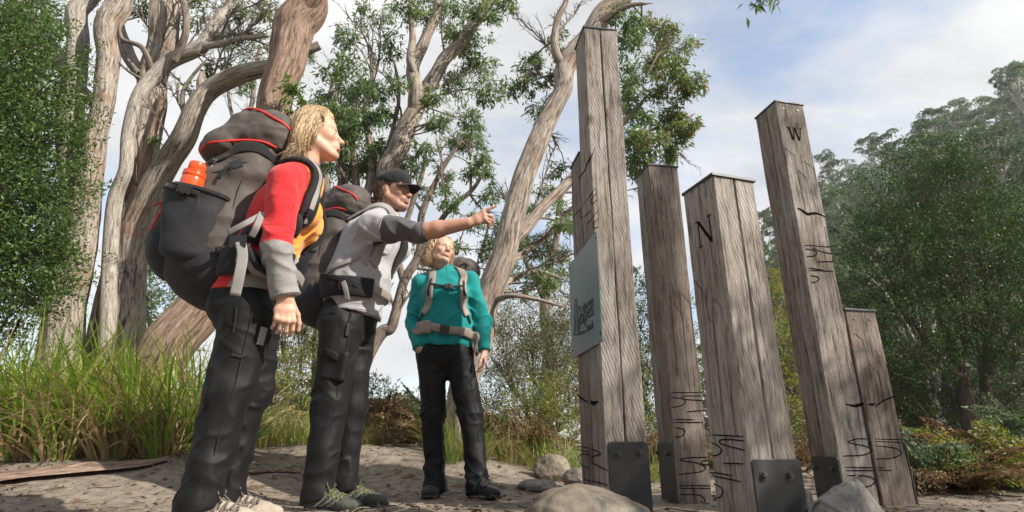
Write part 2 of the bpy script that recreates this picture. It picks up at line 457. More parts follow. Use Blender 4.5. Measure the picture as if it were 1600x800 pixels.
def make_post(label, c, s, phi, h, split, mats, plate=None, cap=True):
    """c = near corner (x, y); r runs right, l runs back-left"""
    c = A(c[0], c[1], 0); r = A(math.cos(phi), math.sin(phi), 0); l = A(-math.sin(phi), math.cos(phi), 0)
    ctr = c + (r + l) * s / 2
    t = thing('timber_post', label, 'post', tuple(ctr), 'carved timber posts of the trail sculpture')
    g = 0.004
    if split == 'r':
        w = (s - g) / 2
        timber('timber', c, r, l, w, s, h, mats[0], t, int(c[0] * 97) + 1); timber('timber', c + r * (w + g), r, l, w, s, h, mats[1], t, int(c[0] * 97) + 2)
    else:
        w = (s - g) / 2
        timber('timber', c, r, l, s, w, h, mats[0], t, int(c[0] * 97) + 1); timber('timber', c + l * (w + g), r, l, s, w, h, mats[1], t, int(c[0] * 97) + 2)
    b = MB(); b.box(ctr + A(0, 0, h + 0.006), r * (s / 2 + .006), l * (s / 2 + .006), A(0, 0, .006), 0.002)
    b.build('cap', M_CAPPLATE, t)
    return t, Frame(c, r, -l), Frame(c, l, -r)

def bolt_plate(fr, a0, a1, ztop, t, bolts):
    pm = MB(); pm.prism([fr.p(a, z, .001) for a, z in rounded(a0, -0.12, a1, ztop, 0.018, 5, (1, 1, 0, 0))], fr.n * 0.008)
    pl = pm.build('base_plate', M_PLATE, t)
    bv = pl.modifiers.new('edge', 'BEVEL'); bv.width = 0.0015; bv.segments = 2
    for (a, z) in bolts:
        m = MB(); o = fr.p(a, z, .008)
        m.cyl(o, o + fr.n * .003, .0155, n=18); m.cyl(o + fr.n * .003, o + fr.n * .014, .0115, n=6); m.cyl(o + fr.n * .014, o + fr.n * .017, .0075, .006, n=10)
        bo = m.build('bolt', M_BOLT, t)
def zz(ox, oy, sc, pts): return [(ox + x * sc, oy + y * sc) for x, y in pts]
def engrave(fr, lines, t, w=0.0048, name='engraved_line'):
    for L in lines:
        m = MB(); path = [fr.ink(*p) for p in L]
        path = spline(path, max(10, 5 * len(path))) if len(path) > 2 else spline(path, 6)
        ww = w * (1 + 0 * path[:, 0]); ww[0] *= .4; ww[-1] *= .4
        fr.stroke(m, path, ww)
        m.build(name, M_CARVE, t)
def wave_cut(fr, L, t, w0=0.004, w1=0.016):
    """deep wavy step cut in the face: thick dark wedge drawn flat for the shade under the crest"""
    path = spline([fr.ink(*p) for p in L], 24); n = len(path)
    ww = w0 + (w1 - w0) * np.sin(np.linspace(0.25, 2.9, n)) ** 2
    m = MB(); fr.stroke(m, path, ww, 0.002); m.build('wave_cut', M_CARVE, t)
def dots(fr, lines, t, r=0.0034, step=0.0115):
    m = MB()
    for L in lines:
        p = np.array([fr.ink(*q) for q in L]); d = np.r_[0, np.cumsum(np.linalg.norm(np.diff(p, axis=0), axis=1))]
        for s_ in np.arange(0, d[-1], step):
            a, z = np.interp(s_, d, p[:, 0]), np.interp(s_, d, p[:, 1])
            fr.poly(m, [(a + r * math.cos(k * math.pi / 3), z + r * math.sin(k * math.pi / 3)) for k in range(6)], .001, .0008)
    o = m.build('dotted_line', M_CARVE, t, kind='stuff')
def glyph(fr, t, bars, x0, z0, sc, flip=1):
    m = MB()
    for i, b in enumerate(bars):
        fr.poly(m, [(x0 + flip * sc * a, z0 + sc * z) for a, z in b], .0012 + i * .00015, .0012)
    return m.build('engraved_letter', M_CARVE, t)
def bar(x0, z0, x1, z1, w): return [(x0 - w / 2, z0), (x0 + w / 2, z0), (x1 + w / 2, z1), (x1 - w / 2, z1)]
G_N = [bar(.10, 0, .10, 1, .05), bar(.74, .0, .74, 1, .05), bar(.10, 1, .74, 0, .13),
       bar(.10, 0, .10, .035, .24), bar(.04, .965, .04, 1, .22), bar(.74, .965, .74, 1, .24)]
G_W = [bar(.30, 0, .08, 1, .13), bar(.33, 0, .55, 1, .05), bar(.78, 0, .55, 1, .13), bar(.81, 0, 1.03, 1, .05),
       bar(.07, .97, .07, 1, .26), bar(.55, .97, .55, 1, .24), bar(1.03, .97, 1.03, 1, .22)]

TT, TO = (M_TIMBER, M_TIMBER_B)[:2], (M_TIMBER_B, M_TIMBER_B)
# tall pair on the left, with the sign
t1, r1f, l1f = make_post('tallest grey timber post behind the round boulder, the blue-grey sign on its left side', (0.427, 2.70), 0.20, R(8.5), 2.645, 'r', (M_TIMBER, M_TIMBER), 1)
wave_cut(l1f, zz(870, 220, .325, [(105, 180), (135, 145), (150, 105), (170, 72), (184, 38)]), t1)
Z2 = lambda p: zz(870, 220, .325, p); Z3 = lambda p: zz(860, 460, .425, p)
tb, rbf, lbf = make_post('low timber post tucked directly behind the tallest post, partly under the sign', tuple(A(0.427, 2.70) + .215 * A(-math.sin(R(8.5)), math.cos(R(8.5)))), 0.20, R(8.5), 1.92, 'l', TO)
engrave(l1f, [Z2([(125, 312), (190, 225)]), Z2([(196, 283), (172, 302), (165, 285), (192, 252)]), Z2([(200, 335), (145, 405)]), Z2([(203, 415), (180, 420), (177, 400), (202, 372)]), Z2([(165, 335), (130, 368)]),
              Z3([(150, 590), (152, 615), (215, 650)]), Z3([(150, 566), (186, 585), (166, 592), (152, 600)]), Z3([(150, 684), (215, 702)])], t1)
engrave(lbf, [Z2([(75, 372), (122, 318)]), Z2([(124, 372), (112, 362), (122, 330)]), Z3([(98, 556), (146, 566)]), Z3([(98, 570), (146, 580)]), Z3([(145, 588), (112, 590), (102, 606), (115, 625), (145, 640)]), Z3([(126, 680), (148, 686)])], tb)
wave_cut(l1f, Z3([(147, 388), (156, 400), (176, 394)]), t1, .008, .02); wave_cut(lbf, Z3([(97, 340), (102, 370), (122, 386), (144, 398)]), tb, .003, .012)
bolt_plate(r1f, 0.012, 0.205, r1f.ink(980, 690)[1], t1, [r1f.ink(965, 709), r1f.ink(999, 707)])
# second
t2, r2f, l2f = make_post('slim timber post standing between the tallest post and the post marked N', (0.876, 3.20), 0.20, R(10), 1.995, 'l', (M_TIMBER_B, M_TIMBER))
dots(r2f, [Z3([(440, 5), (452, 130), (466, 280)]), Z3([(455, 35), (485, 75), (512, 360)]), Z3([(487, 0), (515, 35), (548, 355)])] + [Z2([(503, 650), (540, 690), (550, 770)])], t2)
engrave(r2f, [Z3(q) for q in ([(443, 361), (560, 361)], [(443, 378), (490, 385), (495, 400), (470, 412), (445, 415)], [(560, 373), (492, 374), (488, 385), (565, 390)], [(500, 432), (567, 425)], [(450, 460), (530, 460)], [(450, 470), (563, 470)],
    [(455, 490), (488, 495), (493, 510), (480, 522), (458, 525)], [(588, 598), (500, 601), (478, 610), (535, 618), (570, 635), (550, 652), (470, 662)], [(588, 608), (556, 613), (562, 624), (588, 625)], [(470, 703), (590, 703)], [(470, 713), (590, 713)], [(475, 735), (545, 738), (568, 757), (545, 775), (478, 782)])], t2)
bolt_plate(l2f, 0.0, 0.185, l2f.ink(1040, 692)[1], t2, [l2f.ink(1030, 707), l2f.ink(1046, 709)])
# N
t3, r3f, l3f = make_post('thick timber post nearest the camera, carved with a letter N near its top', (0.80, 2.00), 0.20, R(17.5), 1.31, 'r', (M_TIMBER, M_TIMBER))
Z4 = lambda p: zz(1050, 250, .3624, p); Z5 = lambda p: zz(1050, 520, .35, p)
a0, z0 = l3f.ink(1107, 380); a1, z1 = l3f.ink(1088, 345)
glyph(l3f, t3, [[(x, z) for x, z in b] for b in G_N], a1, (z0 + l3f.ink(1093, 388)[1]) / 2, .112, -1)
dots(l3f, [Z4([(98, 520), (130, 560), (145, 700), (150, 790)]) + Z5([(185, 340)]), Z4([(152, 675), (185, 710), (190, 790)]) + Z5([(235, 450), (248, 550)]), Z4([(185, 600), (215, 635), (230, 740)]) + Z5([(240, 50), (285, 450)])], t3, .0028, .0095)
engrave(l3f, [Z5(q) for q in ([(175, 455), (322, 463)], [(177, 490), (208, 505), (222, 528), (205, 545), (180, 549)], [(325, 483), (240, 475), (212, 484), (232, 500), (328, 525)], [(227, 582), (325, 585)], [(180, 622), (270, 637)], [(180, 638), (312, 665)], [(187, 675), (215, 687), (228, 710), (215, 734), (190, 738)])], t3, .0042)
bolt_plate(r3f, 0.004, 0.205, r3f.ink(1210, 717)[1], t3, [r3f.ink(1190, 743), r3f.ink(1230, 743)])
# W pair
t4, r4f, l4f = make_post('tall timber post on the right, carved with a letter W near its top', (1.654, 3.00), 0.20, R(12), 2.335, 'l', (M_TIMBER, M_TIMBER_B))
Z6 = lambda p: zz(1160, 140, .425, p); Z7 = lambda p: zz(1200, 460, .425, p)
a0, z0 = r4f.ink(1229, 198); a1, z1 = r4f.ink(1257, 221)
glyph(r4f, t4, G_W, a0 + .004, z1, (z0 - z1) * 1.0, 1)
dots(r4f, [Z6([(160, 218), (190, 240), (230, 440)]), Z6([(210, 300), (235, 325), (263, 450), (285, 570)]), Z6([(225, 265), (262, 290), (290, 450), (315, 575)])], t4)
wave_cut(r4f, Z6([(203, 435), (222, 446), (240, 458), (270, 455), (304, 468)]), t4, .006, .018)
engrave(r4f, [Z6(q) for q in ([(230, 572), (335, 580)], [(232, 585), (265, 592), (274, 602), (262, 612), (236, 613)], [(258, 582), (290, 596), (340, 605)], [(275, 633), (342, 632)], [(243, 655), (300, 664)], [(245, 664), (335, 668)], [(250, 683), (275, 688), (281, 697), (272, 706), (254, 709)])] +
    [Z7(q) for q in ([(272, 594), (350, 590), (382, 573), (360, 558), (310, 549), (295, 541), (330, 531), (362, 531)], [(281, 635), (392, 637)], [(285, 647), (394, 647)], [(290, 665), (365, 668), (394, 685), (370, 705), (295, 715)])], t4)
wave_cut(r4f, Z7([(285, 403), (320, 410), (345, 402), (352, 400)]), t4, .004, .016)
bolt_plate(l4f, 0.0, 0.19, l4f.ink(1290, 713)[1], t4, [l4f.ink(1276, 730), l4f.ink(1303, 732)])
rr = A(math.cos(R(12)), math.sin(R(12)))
t5, r5f, l5f = make_post('shortest timber post, close against the right side of the post marked W', tuple(A(1.654, 3.00) + .212 * rr), 0.20, R(12), 1.005, 'l', (M_TIMBER_B, M_TIMBER_B))
dots(r5f, [Z7([(320, 145), (350, 170), (370, 260), (415, 500)]), Z7([(370, 255), (405, 290), (440, 470), (472, 640)]), Z7([(395, 210), (430, 250), (460, 370), (490, 520)])], t5)
engrave(r5f, [Z7(q) for q in ([(366, 531), (496, 534)], [(392, 605), (455, 602), (489, 585), (465, 565), (385, 556), (370, 548), (400, 541), (494, 545)], [(402, 637), (430, 638)], [(404, 647), (456, 647)])], t5)
wave_cut(r5f, Z7([(366, 404), (382, 405), (392, 402)]), t5, .004, .014); engrave(r5f, [Z7([(395, 412), (420, 393), (466, 374)])], t5, .007)
for fr_, tt_, aa in ((r2f, t2, (.05, .14)), (r4f, t4, (.05, .15)), (r5f, t5, (.05, .15))):
    for a in aa:
        m = MB(); z = {t2: 1.95, t4: 2.29, t5: 0.96}[tt_]
        m.cyl(fr_.p(a, z, 0), fr_.p(a, z, .004), .0065, .005, 12); m.build('screw', M_SCREW, tt_)
# plate on the small post's right edge
m = MB(); er = A(math.cos(R(12)), math.sin(R(12)), 0); el = A(-er[1], er[0], 0)
fr_ = Frame(A(*(A(1.654, 3.00) + .412 * rr), 0), el, er)
m.prism([fr_.p(a, z, .001) for a, z in rounded(-.004, -.1, .19, .31, .018, 5, (1, 1, 0, 0))], er * .008); m.build('base_plate', M_PLATE, t5)

# the sign
sg = thing('trail_sign', 'blue-grey metal sign lettered three capes track, fixed to the left side of the tallest post', 'sign', tuple(l1f.p(.12, 1.0, .02)))
def sgp(px, py): return l1f.ink(px, py)
nl = l1f.n; lo = Frame(l1f.o + nl * .004, l1f.e, nl)
c4 = [lo.ink(890, 405), lo.ink(936, 370), lo.ink(941.5, 540), lo.ink(895, 556)]
a_far = (c4[0][0] + c4[3][0]) / 2; a_near = (c4[1][0] + c4[2][0]) / 2; zt = (c4[0][1] + c4[1][1]) / 2; zb = (c4[2][1] + c4[3][1]) / 2
m = MB(); m.prism([lo.p(a, z) for a, z in rounded(a_near, zb, a_far, zt, .006, 3)], nl * .006); pl = m.build('sign_plate', M_SIGN, sg)
sf = Frame(lo.o + nl * .0062, lo.e, nl)
for a, z in ((a_near + .02, zb + .04), (a_near + .02, zt - .03), (a_far - .02, zb + .04), (a_far - .02, zt - .03)):
    m = MB(); m.cyl(sf.p(a, z), sf.p(a, z, .003), .006, n=10); m.build('screw', M_CAPPLATE, sg)
def text_on(fr, s, px, py, size, parent, mat, bold=0.0, px1=None):
    a, z = fr.ink(px, py)
    cu = bpy.data.curves.new('lettering', 'FONT'); cu.body = s; cu.size = size; cu.extrude = .0006; cu.align_x = 'LEFT'; cu.offset = bold
    o = bpy.data.objects.new('lettering', cu); COL.objects.link(o)
    bpy.context.view_layer.update()
    me = bpy.data.meshes.new_from_object(o.evaluated_get(bpy.context.evaluated_depsgraph_get()))
    bpy.data.objects.remove(o)
    if px1 is not None:
        wd = max(v.co.x for v in me.vertices); kx = abs(fr.ink(px1, py)[0] - a) / wd; me.transform(Matrix.Diagonal((kx, 1, 1, 1)))
    X = -fr.e; M = Matrix((( X[0], 0, fr.n[0], 0), (X[1], 0, fr.n[1], 0), (X[2], 1, fr.n[2], 0), (0, 0, 0, 1)))
    me.transform(Matrix.Translation(Vector(fr.p(a, z, .0012))) @ M)
    me.materials.clear(); me.materials.append(mat)
    ob = bpy.data.objects.new('lettering', me); link(ob, parent); return ob
text_on(sf, 'three', 910.5, 488, .066, sg, M_INK, 0, 928)
text_on(sf, 'capes', 905, 509, .115, sg, M_INK, .0006, 928.5)
text_on(sf, 'track', 917.5, 519, .062, sg, M_INK, .0, 928)
Z3s = lambda p: [sf.ink(*q) for q in zz(860, 460, .425, p)]
for L, w in (([(88, 150), (90, 60), (93, 20), (97, 18), (100, 50)], .006), ([(99, 140), (101, 70), (108, 45), (112, 60), (108, 130)], .006), ([(86, 150), (100, 146), (112, 138), (130, 135), (118, 142), (104, 148)], .007), ([(92, 148), (94, 90), (97, 40)], .004), ([(104, 140), (105, 90)], .004)):
    m = MB(); sf.stroke(m, spline(Z3s(L), 24), w); m.build('emblem', M_INK, sg)

# ------------------------------------------------------------------ rocks
def rock_mat(name, c0, c1, c2):
    m, t, b = newmat(name); v = coords(t)
    n = noise(t, v, 4, 8, 0.65); n2 = noise(t, v, 40, 6, 0.7)
    c = ramp(t, n, [(0.3, c0), (0.5, c1), (0.7, c2)]).outputs[0]
    c = mixc(t, 0.6, c, ramp(t, n2, [(0.3, (.5, .5, .5)), (0.65, (1.1, 1.1, 1.1))]).outputs[0], 'MULTIPLY')
    li = ramp(t, noise(t, v, 9, 5, 0.6, .5), [(0.58, (0, 0, 0)), (0.66, (1, 1, 1))])
    c = mixc(t, li.outputs[0], c, (0.10, 0.105, 0.10))
    t.links.new(c, b.inputs['Base Color']); b.inputs['Roughness'].default_value = .9; b.inputs['Specular IOR Level'].default_value = .2
    p = bump(t, b, n, .6, .02); bump(t, b, n2, .6, .006, p); return m
M_ROCK = rock_mat('tan_sandstone', (.13, .105, .08), (.22, .185, .145), (.30, .265, .22))
M_ROCKG = rock_mat('grey_dolerite', (.11, .105, .098), (.20, .192, .18), (.30, .285, .26))
def rock(c, r, seed, label, mat, ang=0.35, rotz=0, detail=5, group=None):
    bm = bmesh.new(); bmesh.ops.create_icosphere(bm, subdivisions=detail, radius=1.0)
    if ang > .55:                                   # broken stone: a blunt hull of a few corners
        bm.free(); bm = bmesh.new(); r0 = np.random.default_rng(seed)
        for p_ in unit(r0.normal(size=(15, 3)) + A(0, 0, .25)) * r0.uniform(.82, 1.12, (15, 1)): bm.verts.new(p_)
        bmesh.ops.convex_hull(bm, input=list(bm.verts)); loose = [v for v in bm.verts if not v.link_faces]; bmesh.ops.delete(bm, geom=loose, context='VERTS')
        bmesh.ops.bevel(bm, geom=list(bm.edges), offset=.05, segments=2, affect='EDGES'); bmesh.ops.triangulate(bm, faces=list(bm.faces))
        for _ in range(3): bmesh.ops.subdivide_edges(bm, edges=[e for e in bm.edges if e.calc_length() > .07], cuts=1, use_grid_fill=True); bmesh.ops.triangulate(bm, faces=list(bm.faces))
        bm.verts.index_update()
    V = np.array([v.co for v in bm.verts]); F = np.array([[v.index for v in f.verts] for f in bm.faces]); bm.free()
    rs = np.random.default_rng(seed)
    for k in range(9 if ang < .55 else 0):          # knock flat facets
        n = rs.normal(size=3); n /= np.linalg.norm(n); d = rs.uniform(.72, .95) - .30 * max(0, ang - .5); s = V @ n - d
        V = V - np.outer(np.clip(s, 0, None) * min(1, .5 + ang * .6), n)
    V = V * (1 + (.07 if ang < .55 else .025) * fbm(V * 1.7 + seed, 3)[:, None] + (.018 + .012 * ang) * fbm(V * 8 + seed, 4)[:, None])
    V = V * A(*r); ca, sa = math.cos(rotz), math.sin(rotz)
    V = np.stack([V[:, 0] * ca - V[:, 1] * sa, V[:, 0] * sa + V[:, 1] * ca, V[:, 2]], 1)
    o = from_arrays('rock', V, F, mat); o.location = c
    return tag(o, label, 'rock', group or 'rocks round the foot of the posts')
# (px column range, Y, top row) -> sizes measured from the photograph
rock((0.255, 2.08, 0.02), (.235, .20, .150), 3, 'large rounded tan boulder in front of the tallest post', M_ROCK, .2)
rock((1.125, 2.00, -0.03), (.265, .18, .22), 23, 'pointed grey rock in front of the post marked W', M_ROCKG, .9, .3)
rock((1.30, 2.62, 0.03), (.10, .12, .13), 5, 'small grey rock wedged between the N post and the W post', M_ROCKG, .6)
rock((0.62, 3.05, 0.05), (.10, .14, .16), 6, 'pale rock standing between the base plates of the tallest and second posts', M_ROCK, .6)
rock((0.30, 4.55, 0.10), (.15, .13, .13), 7, 'cream boulder behind the tan boulder, left of the tallest post', M_ROCK, .4)
rock((0.45, 4.1, 0.06), (.11, .11, .085), 8, 'small pale rock at the left foot of the tallest post', M_ROCK, .5)
rock((0.17, 4.0, 0.03), (.14, .10, .05), 9, 'flat grey stone at the edge of the track, nearest the woman in teal', M_ROCKG, .5)
rock((0.42, 5.6, 0.2), (.26, .2, .12), 10, 'dark blue-grey stone half hidden in the scrub behind the boulders', M_ROCKG, .8)
# ------------------------------------------------------------------ vegetation kit
def bark_mat(name, pale, mid, dark, red=None):
    m, t, b = newmat(name)
    at_ = t.nodes.new('ShaderNodeAttribute'); at_.attribute_name = 'bark'
    mp = node(t, 'ShaderNodeMapping'); mp.inputs['Scale'].default_value = (1, 1, .12); t.links.new(at_.outputs['Vector'], mp.inputs[0])
    n1 = noise(t, mp.outputs[0], 40, 7, .68, .9); n2 = noise(t, mp.outputs[0], 130, 4, .6, .4); n3 = noise(t, at_.outputs['Vector'], 3.0, 4, .6, .6)
    c = ramp(t, n1, [(.38, dark), (.47, mid), (.58, pale), (.74, [min(1, x * 1.15) for x in pale])]).outputs[0]
    if red: c = mixc(t, ramp(t, n3, [(.54, (0, 0, 0)), (.68, (.8, .8, .8))]).outputs[0], c, mixc(t, .8, red, ramp(t, n1, [(.35, (.45, .4, .38)), (.6, (1.15, 1.1, 1.05))]).outputs[0], 'MULTIPLY'))
    c = mixc(t, .55, c, ramp(t, n2, [(.32, (.5, .47, .45)), (.58, (1, 1, 1))]).outputs[0], 'MULTIPLY')
    t.links.new(c, b.inputs['Base Color']); b.inputs['Roughness'].default_value = .9; b.inputs['Specular IOR Level'].default_value = .2
    p = bump(t, b, n1, 1.0, .03); bump(t, b, n2, .6, .006, p); return m
M_BARK = bark_mat('grey_stringy_bark', (.47, .415, .365), (.32, .27, .23), (.10, .083, .07), (.34, .23, .165))
M_BARKS = bark_mat('smooth_pale_bark', (.50, .46, .41), (.40, .36, .32), (.22, .19, .165))
M_BARKR = bark_mat('red_brown_bark', (.38, .285, .23), (.28, .19, .145), (.11, .075, .058), (.36, .225, .155))
M_TWIG = bark_mat('twig_bark', (.30, .25, .215), (.22, .18, .15), (.10, .08, .07))
M_TWIGD = bark_mat('dark_twig_bark', (.13, .10, .085), (.095, .075, .06), (.05, .04, .035))

def leaf_mat(name, base, tip, trans=.3, rough=.42, spec=.4):
    m, t, b = newmat(name)
    a = t.nodes.new('ShaderNodeAttribute'); a.attribute_name = 'col'
    sx = node(t, 'ShaderNodeSeparateColor'); t.links.new(a.outputs['Color'], sx.inputs[0])
    c = ramp(t, sx.outputs[0], [(0, base[0]), (.5, base[1]), (.93, base[2]), (1, tip)]).outputs[0]
    t.links.new(c, b.inputs['Base Color']); b.inputs['Roughness'].default_value = rough; b.inputs['Specular IOR Level'].default_value = spec
    tr = t.nodes.new('ShaderNodeBsdfTranslucent')
    hs = node(t, 'ShaderNodeHueSaturation'); hs.inputs['Saturation'].default_value = 1.15; hs.inputs['Value'].default_value = 1.5
    t.links.new(c, hs.inputs['Color']); t.links.new(hs.outputs[0], tr.inputs[0])
    mx = t.nodes.new('ShaderNodeMixShader'); mx.inputs[0].default_value = trans
    t.links.new(b.outputs[0], mx.inputs[1]); t.links.new(tr.outputs[0], mx.inputs[2])
    t.links.new(mx.outputs[0], t.nodes['Material Output'].inputs['Surface']); return m
M_EUC = leaf_mat('gum_leaves', ((0.0716, 0.114, 0.0557), (0.1123, 0.173, 0.0661), (0.194, 0.2556, 0.0782)), (.21, .13, .06), .42, .36)
M_EUCY = leaf_mat('bright_gum_leaves', ((.055, .105, .025), (.09, .16, .03), (.15, .22, .045)), (.2, .22, .06), .4, .4)
M_TEATREE = leaf_mat('small_dark_leaves', ((0.0245, 0.0462, 0.0141), (0.0435, 0.076, 0.0202), (0.079, 0.1154, 0.0282)), (.14, .13, .05), .25, .45, spec=.12)
M_LBUSH = leaf_mat('fine_green_leaves', ((0.0346, 0.0718, 0.0161), (0.0628, 0.1167, 0.0242), (0.11, 0.172, 0.0377)), (.13, .15, .04), .3, .45)
M_YBUSH = leaf_mat('yellow_green_leaves', ((0.0822, 0.1121, 0.0269), (0.157, 0.1869, 0.0419), (0.2691, 0.2616, 0.0598)), (.24, .17, .06), .35, .5)
M_HILL = leaf_mat('hill_gum_leaves', ((0.07, 0.1034, 0.0563), (0.116, 0.163, 0.0745), (0.19, 0.2345, 0.096)), (.15, .14, .08), .2, .5, spec=.12)  # grey-green gum leaves, lightened further to paint in some hillside haze
M_GRASS = leaf_mat('sedge_blades', ((0.0975, 0.1807, 0.0302), (0.1842, 0.2869, 0.047), (0.325, 0.3932, 0.0756)), (.42, .33, .17), .3, .4)
M_STRAW = leaf_mat('dry_blades', ((.22, .16, .085), (.32, .245, .13), (.42, .34, .19)), (.5, .42, .26), .25, .6)
M_BRACKEN = leaf_mat('brown_bracken', ((0.0936, 0.0577, 0.0312), (0.1591, 0.0975, 0.0503), (0.2246, 0.1541, 0.0839)), (.11, .13, .04), .25, .6)
M_DRY = leaf_mat('dry_scrub', ((.11, .10, .055), (.17, .15, .085), (.24, .21, .13)), (.3, .24, .15), .25, .6)
M_DRYG = leaf_mat('grey_green_scrub', ((.07, .085, .04), (.12, .135, .06), (.19, .19, .09)), (.3, .24, .13), .3, .55)
M_FERN = leaf_mat('blue_green_fern', ((0.0617, 0.0939, 0.0488), (0.0926, 0.1326, 0.0683), (0.1358, 0.1768, 0.0878)), (.14, .17, .08), .3, .5)

class Wood:
    """tubes gathered with a bark coordinate, one mesh"""
    def __init__(s): s.V = []; s.F = []; s.B = []; s.n = 0
    def tube(s, pts, rad, n=8, ridge=0.0, seed=0):
        pts = np.asarray(pts, float); m = len(pts); rad = np.broadcast_to(np.asarray(rad, float), (m,)).copy()
        L = np.r_[0, np.cumsum(np.linalg.norm(np.diff(pts, axis=0), axis=1))]
        V, F = tube_arrays(pts, rad, n)
        ang = np.tile(np.linspace(0, 2 * math.pi, n, endpoint=False), m); rr = np.repeat(rad, n); ll = np.repeat(L, n)
        B = np.stack([np.cos(ang) * np.maximum(rr, .01), np.sin(ang) * np.maximum(rr, .01), ll + seed * 3.7], 1)
        if ridge:
            c = np.repeat(pts, n, axis=0); d = V - c
            k = 1 + ridge * (fbm(B * A(13, 13, 1.3) + seed, 3) * .5 + .45 * fbm(B * A(34, 34, 2.6) + seed, 2) * .5 + .6 * fbm(B * A(4, 4, 2.4) + seed * 3, 2) * .5)
            V = c + d * k[:, None]
        s.V.append(V); s.F.append(F + s.n); s.B.append(B); s.n += len(V)
    def build(s, name, mat, parent, kind=None):
        o = from_arrays(name, np.vstack(s.V), np.vstack(s.F), mat, parent, True, kind=kind)
        a = o.data.attributes.new('bark', 'FLOAT_VECTOR', 'POINT'); a.data.foreach_set('vector', np.vstack(s.B).astype(np.float32).ravel()); return o

def leaf_arrays(P_, D, L, Wd, rs, curl=.25):
    """n leaves: base P_, unit direction D, length L, width Wd"""
    n = len(P_); r = rs.normal(size=(n, 3)); s_ = np.cross(D, r); s_ /= np.linalg.norm(s_, axis=1, keepdims=True) + 1e-9
    nn = np.cross(s_, D); L = np.broadcast_to(L, (n,))[:, None]; Wd = np.broadcast_to(Wd, (n,))[:, None]
    mid = P_ + D * L * .42 + nn * L * curl * .25
    V = np.stack([P_, mid + s_ * Wd * .5, P_ + D * L + nn * -L * curl * .2, mid - s_ * Wd * .5], 1).reshape(-1, 3)
    F = np.arange(4 * n).reshape(n, 4); return V, F
def leaves(name, P_, D, L, Wd, mat, parent, rs, tone=None, kind='stuff', curl=.25):
    V, F = leaf_arrays(P_, D, L, Wd, rs, curl); n = len(P_)
    tone = rs.random(n) if tone is None else tone
    c = np.repeat(np.stack([tone, tone * 0 + .5, tone * 0 + .5], 1), 4, axis=0)
    return from_arrays(name, V, F, mat, parent, True, c, kind=kind)
def ball(rs, n): v = rs.normal(size=(n, 3)); v = unit(v); return v * rs.random((n, 1)) ** (1 / 3)

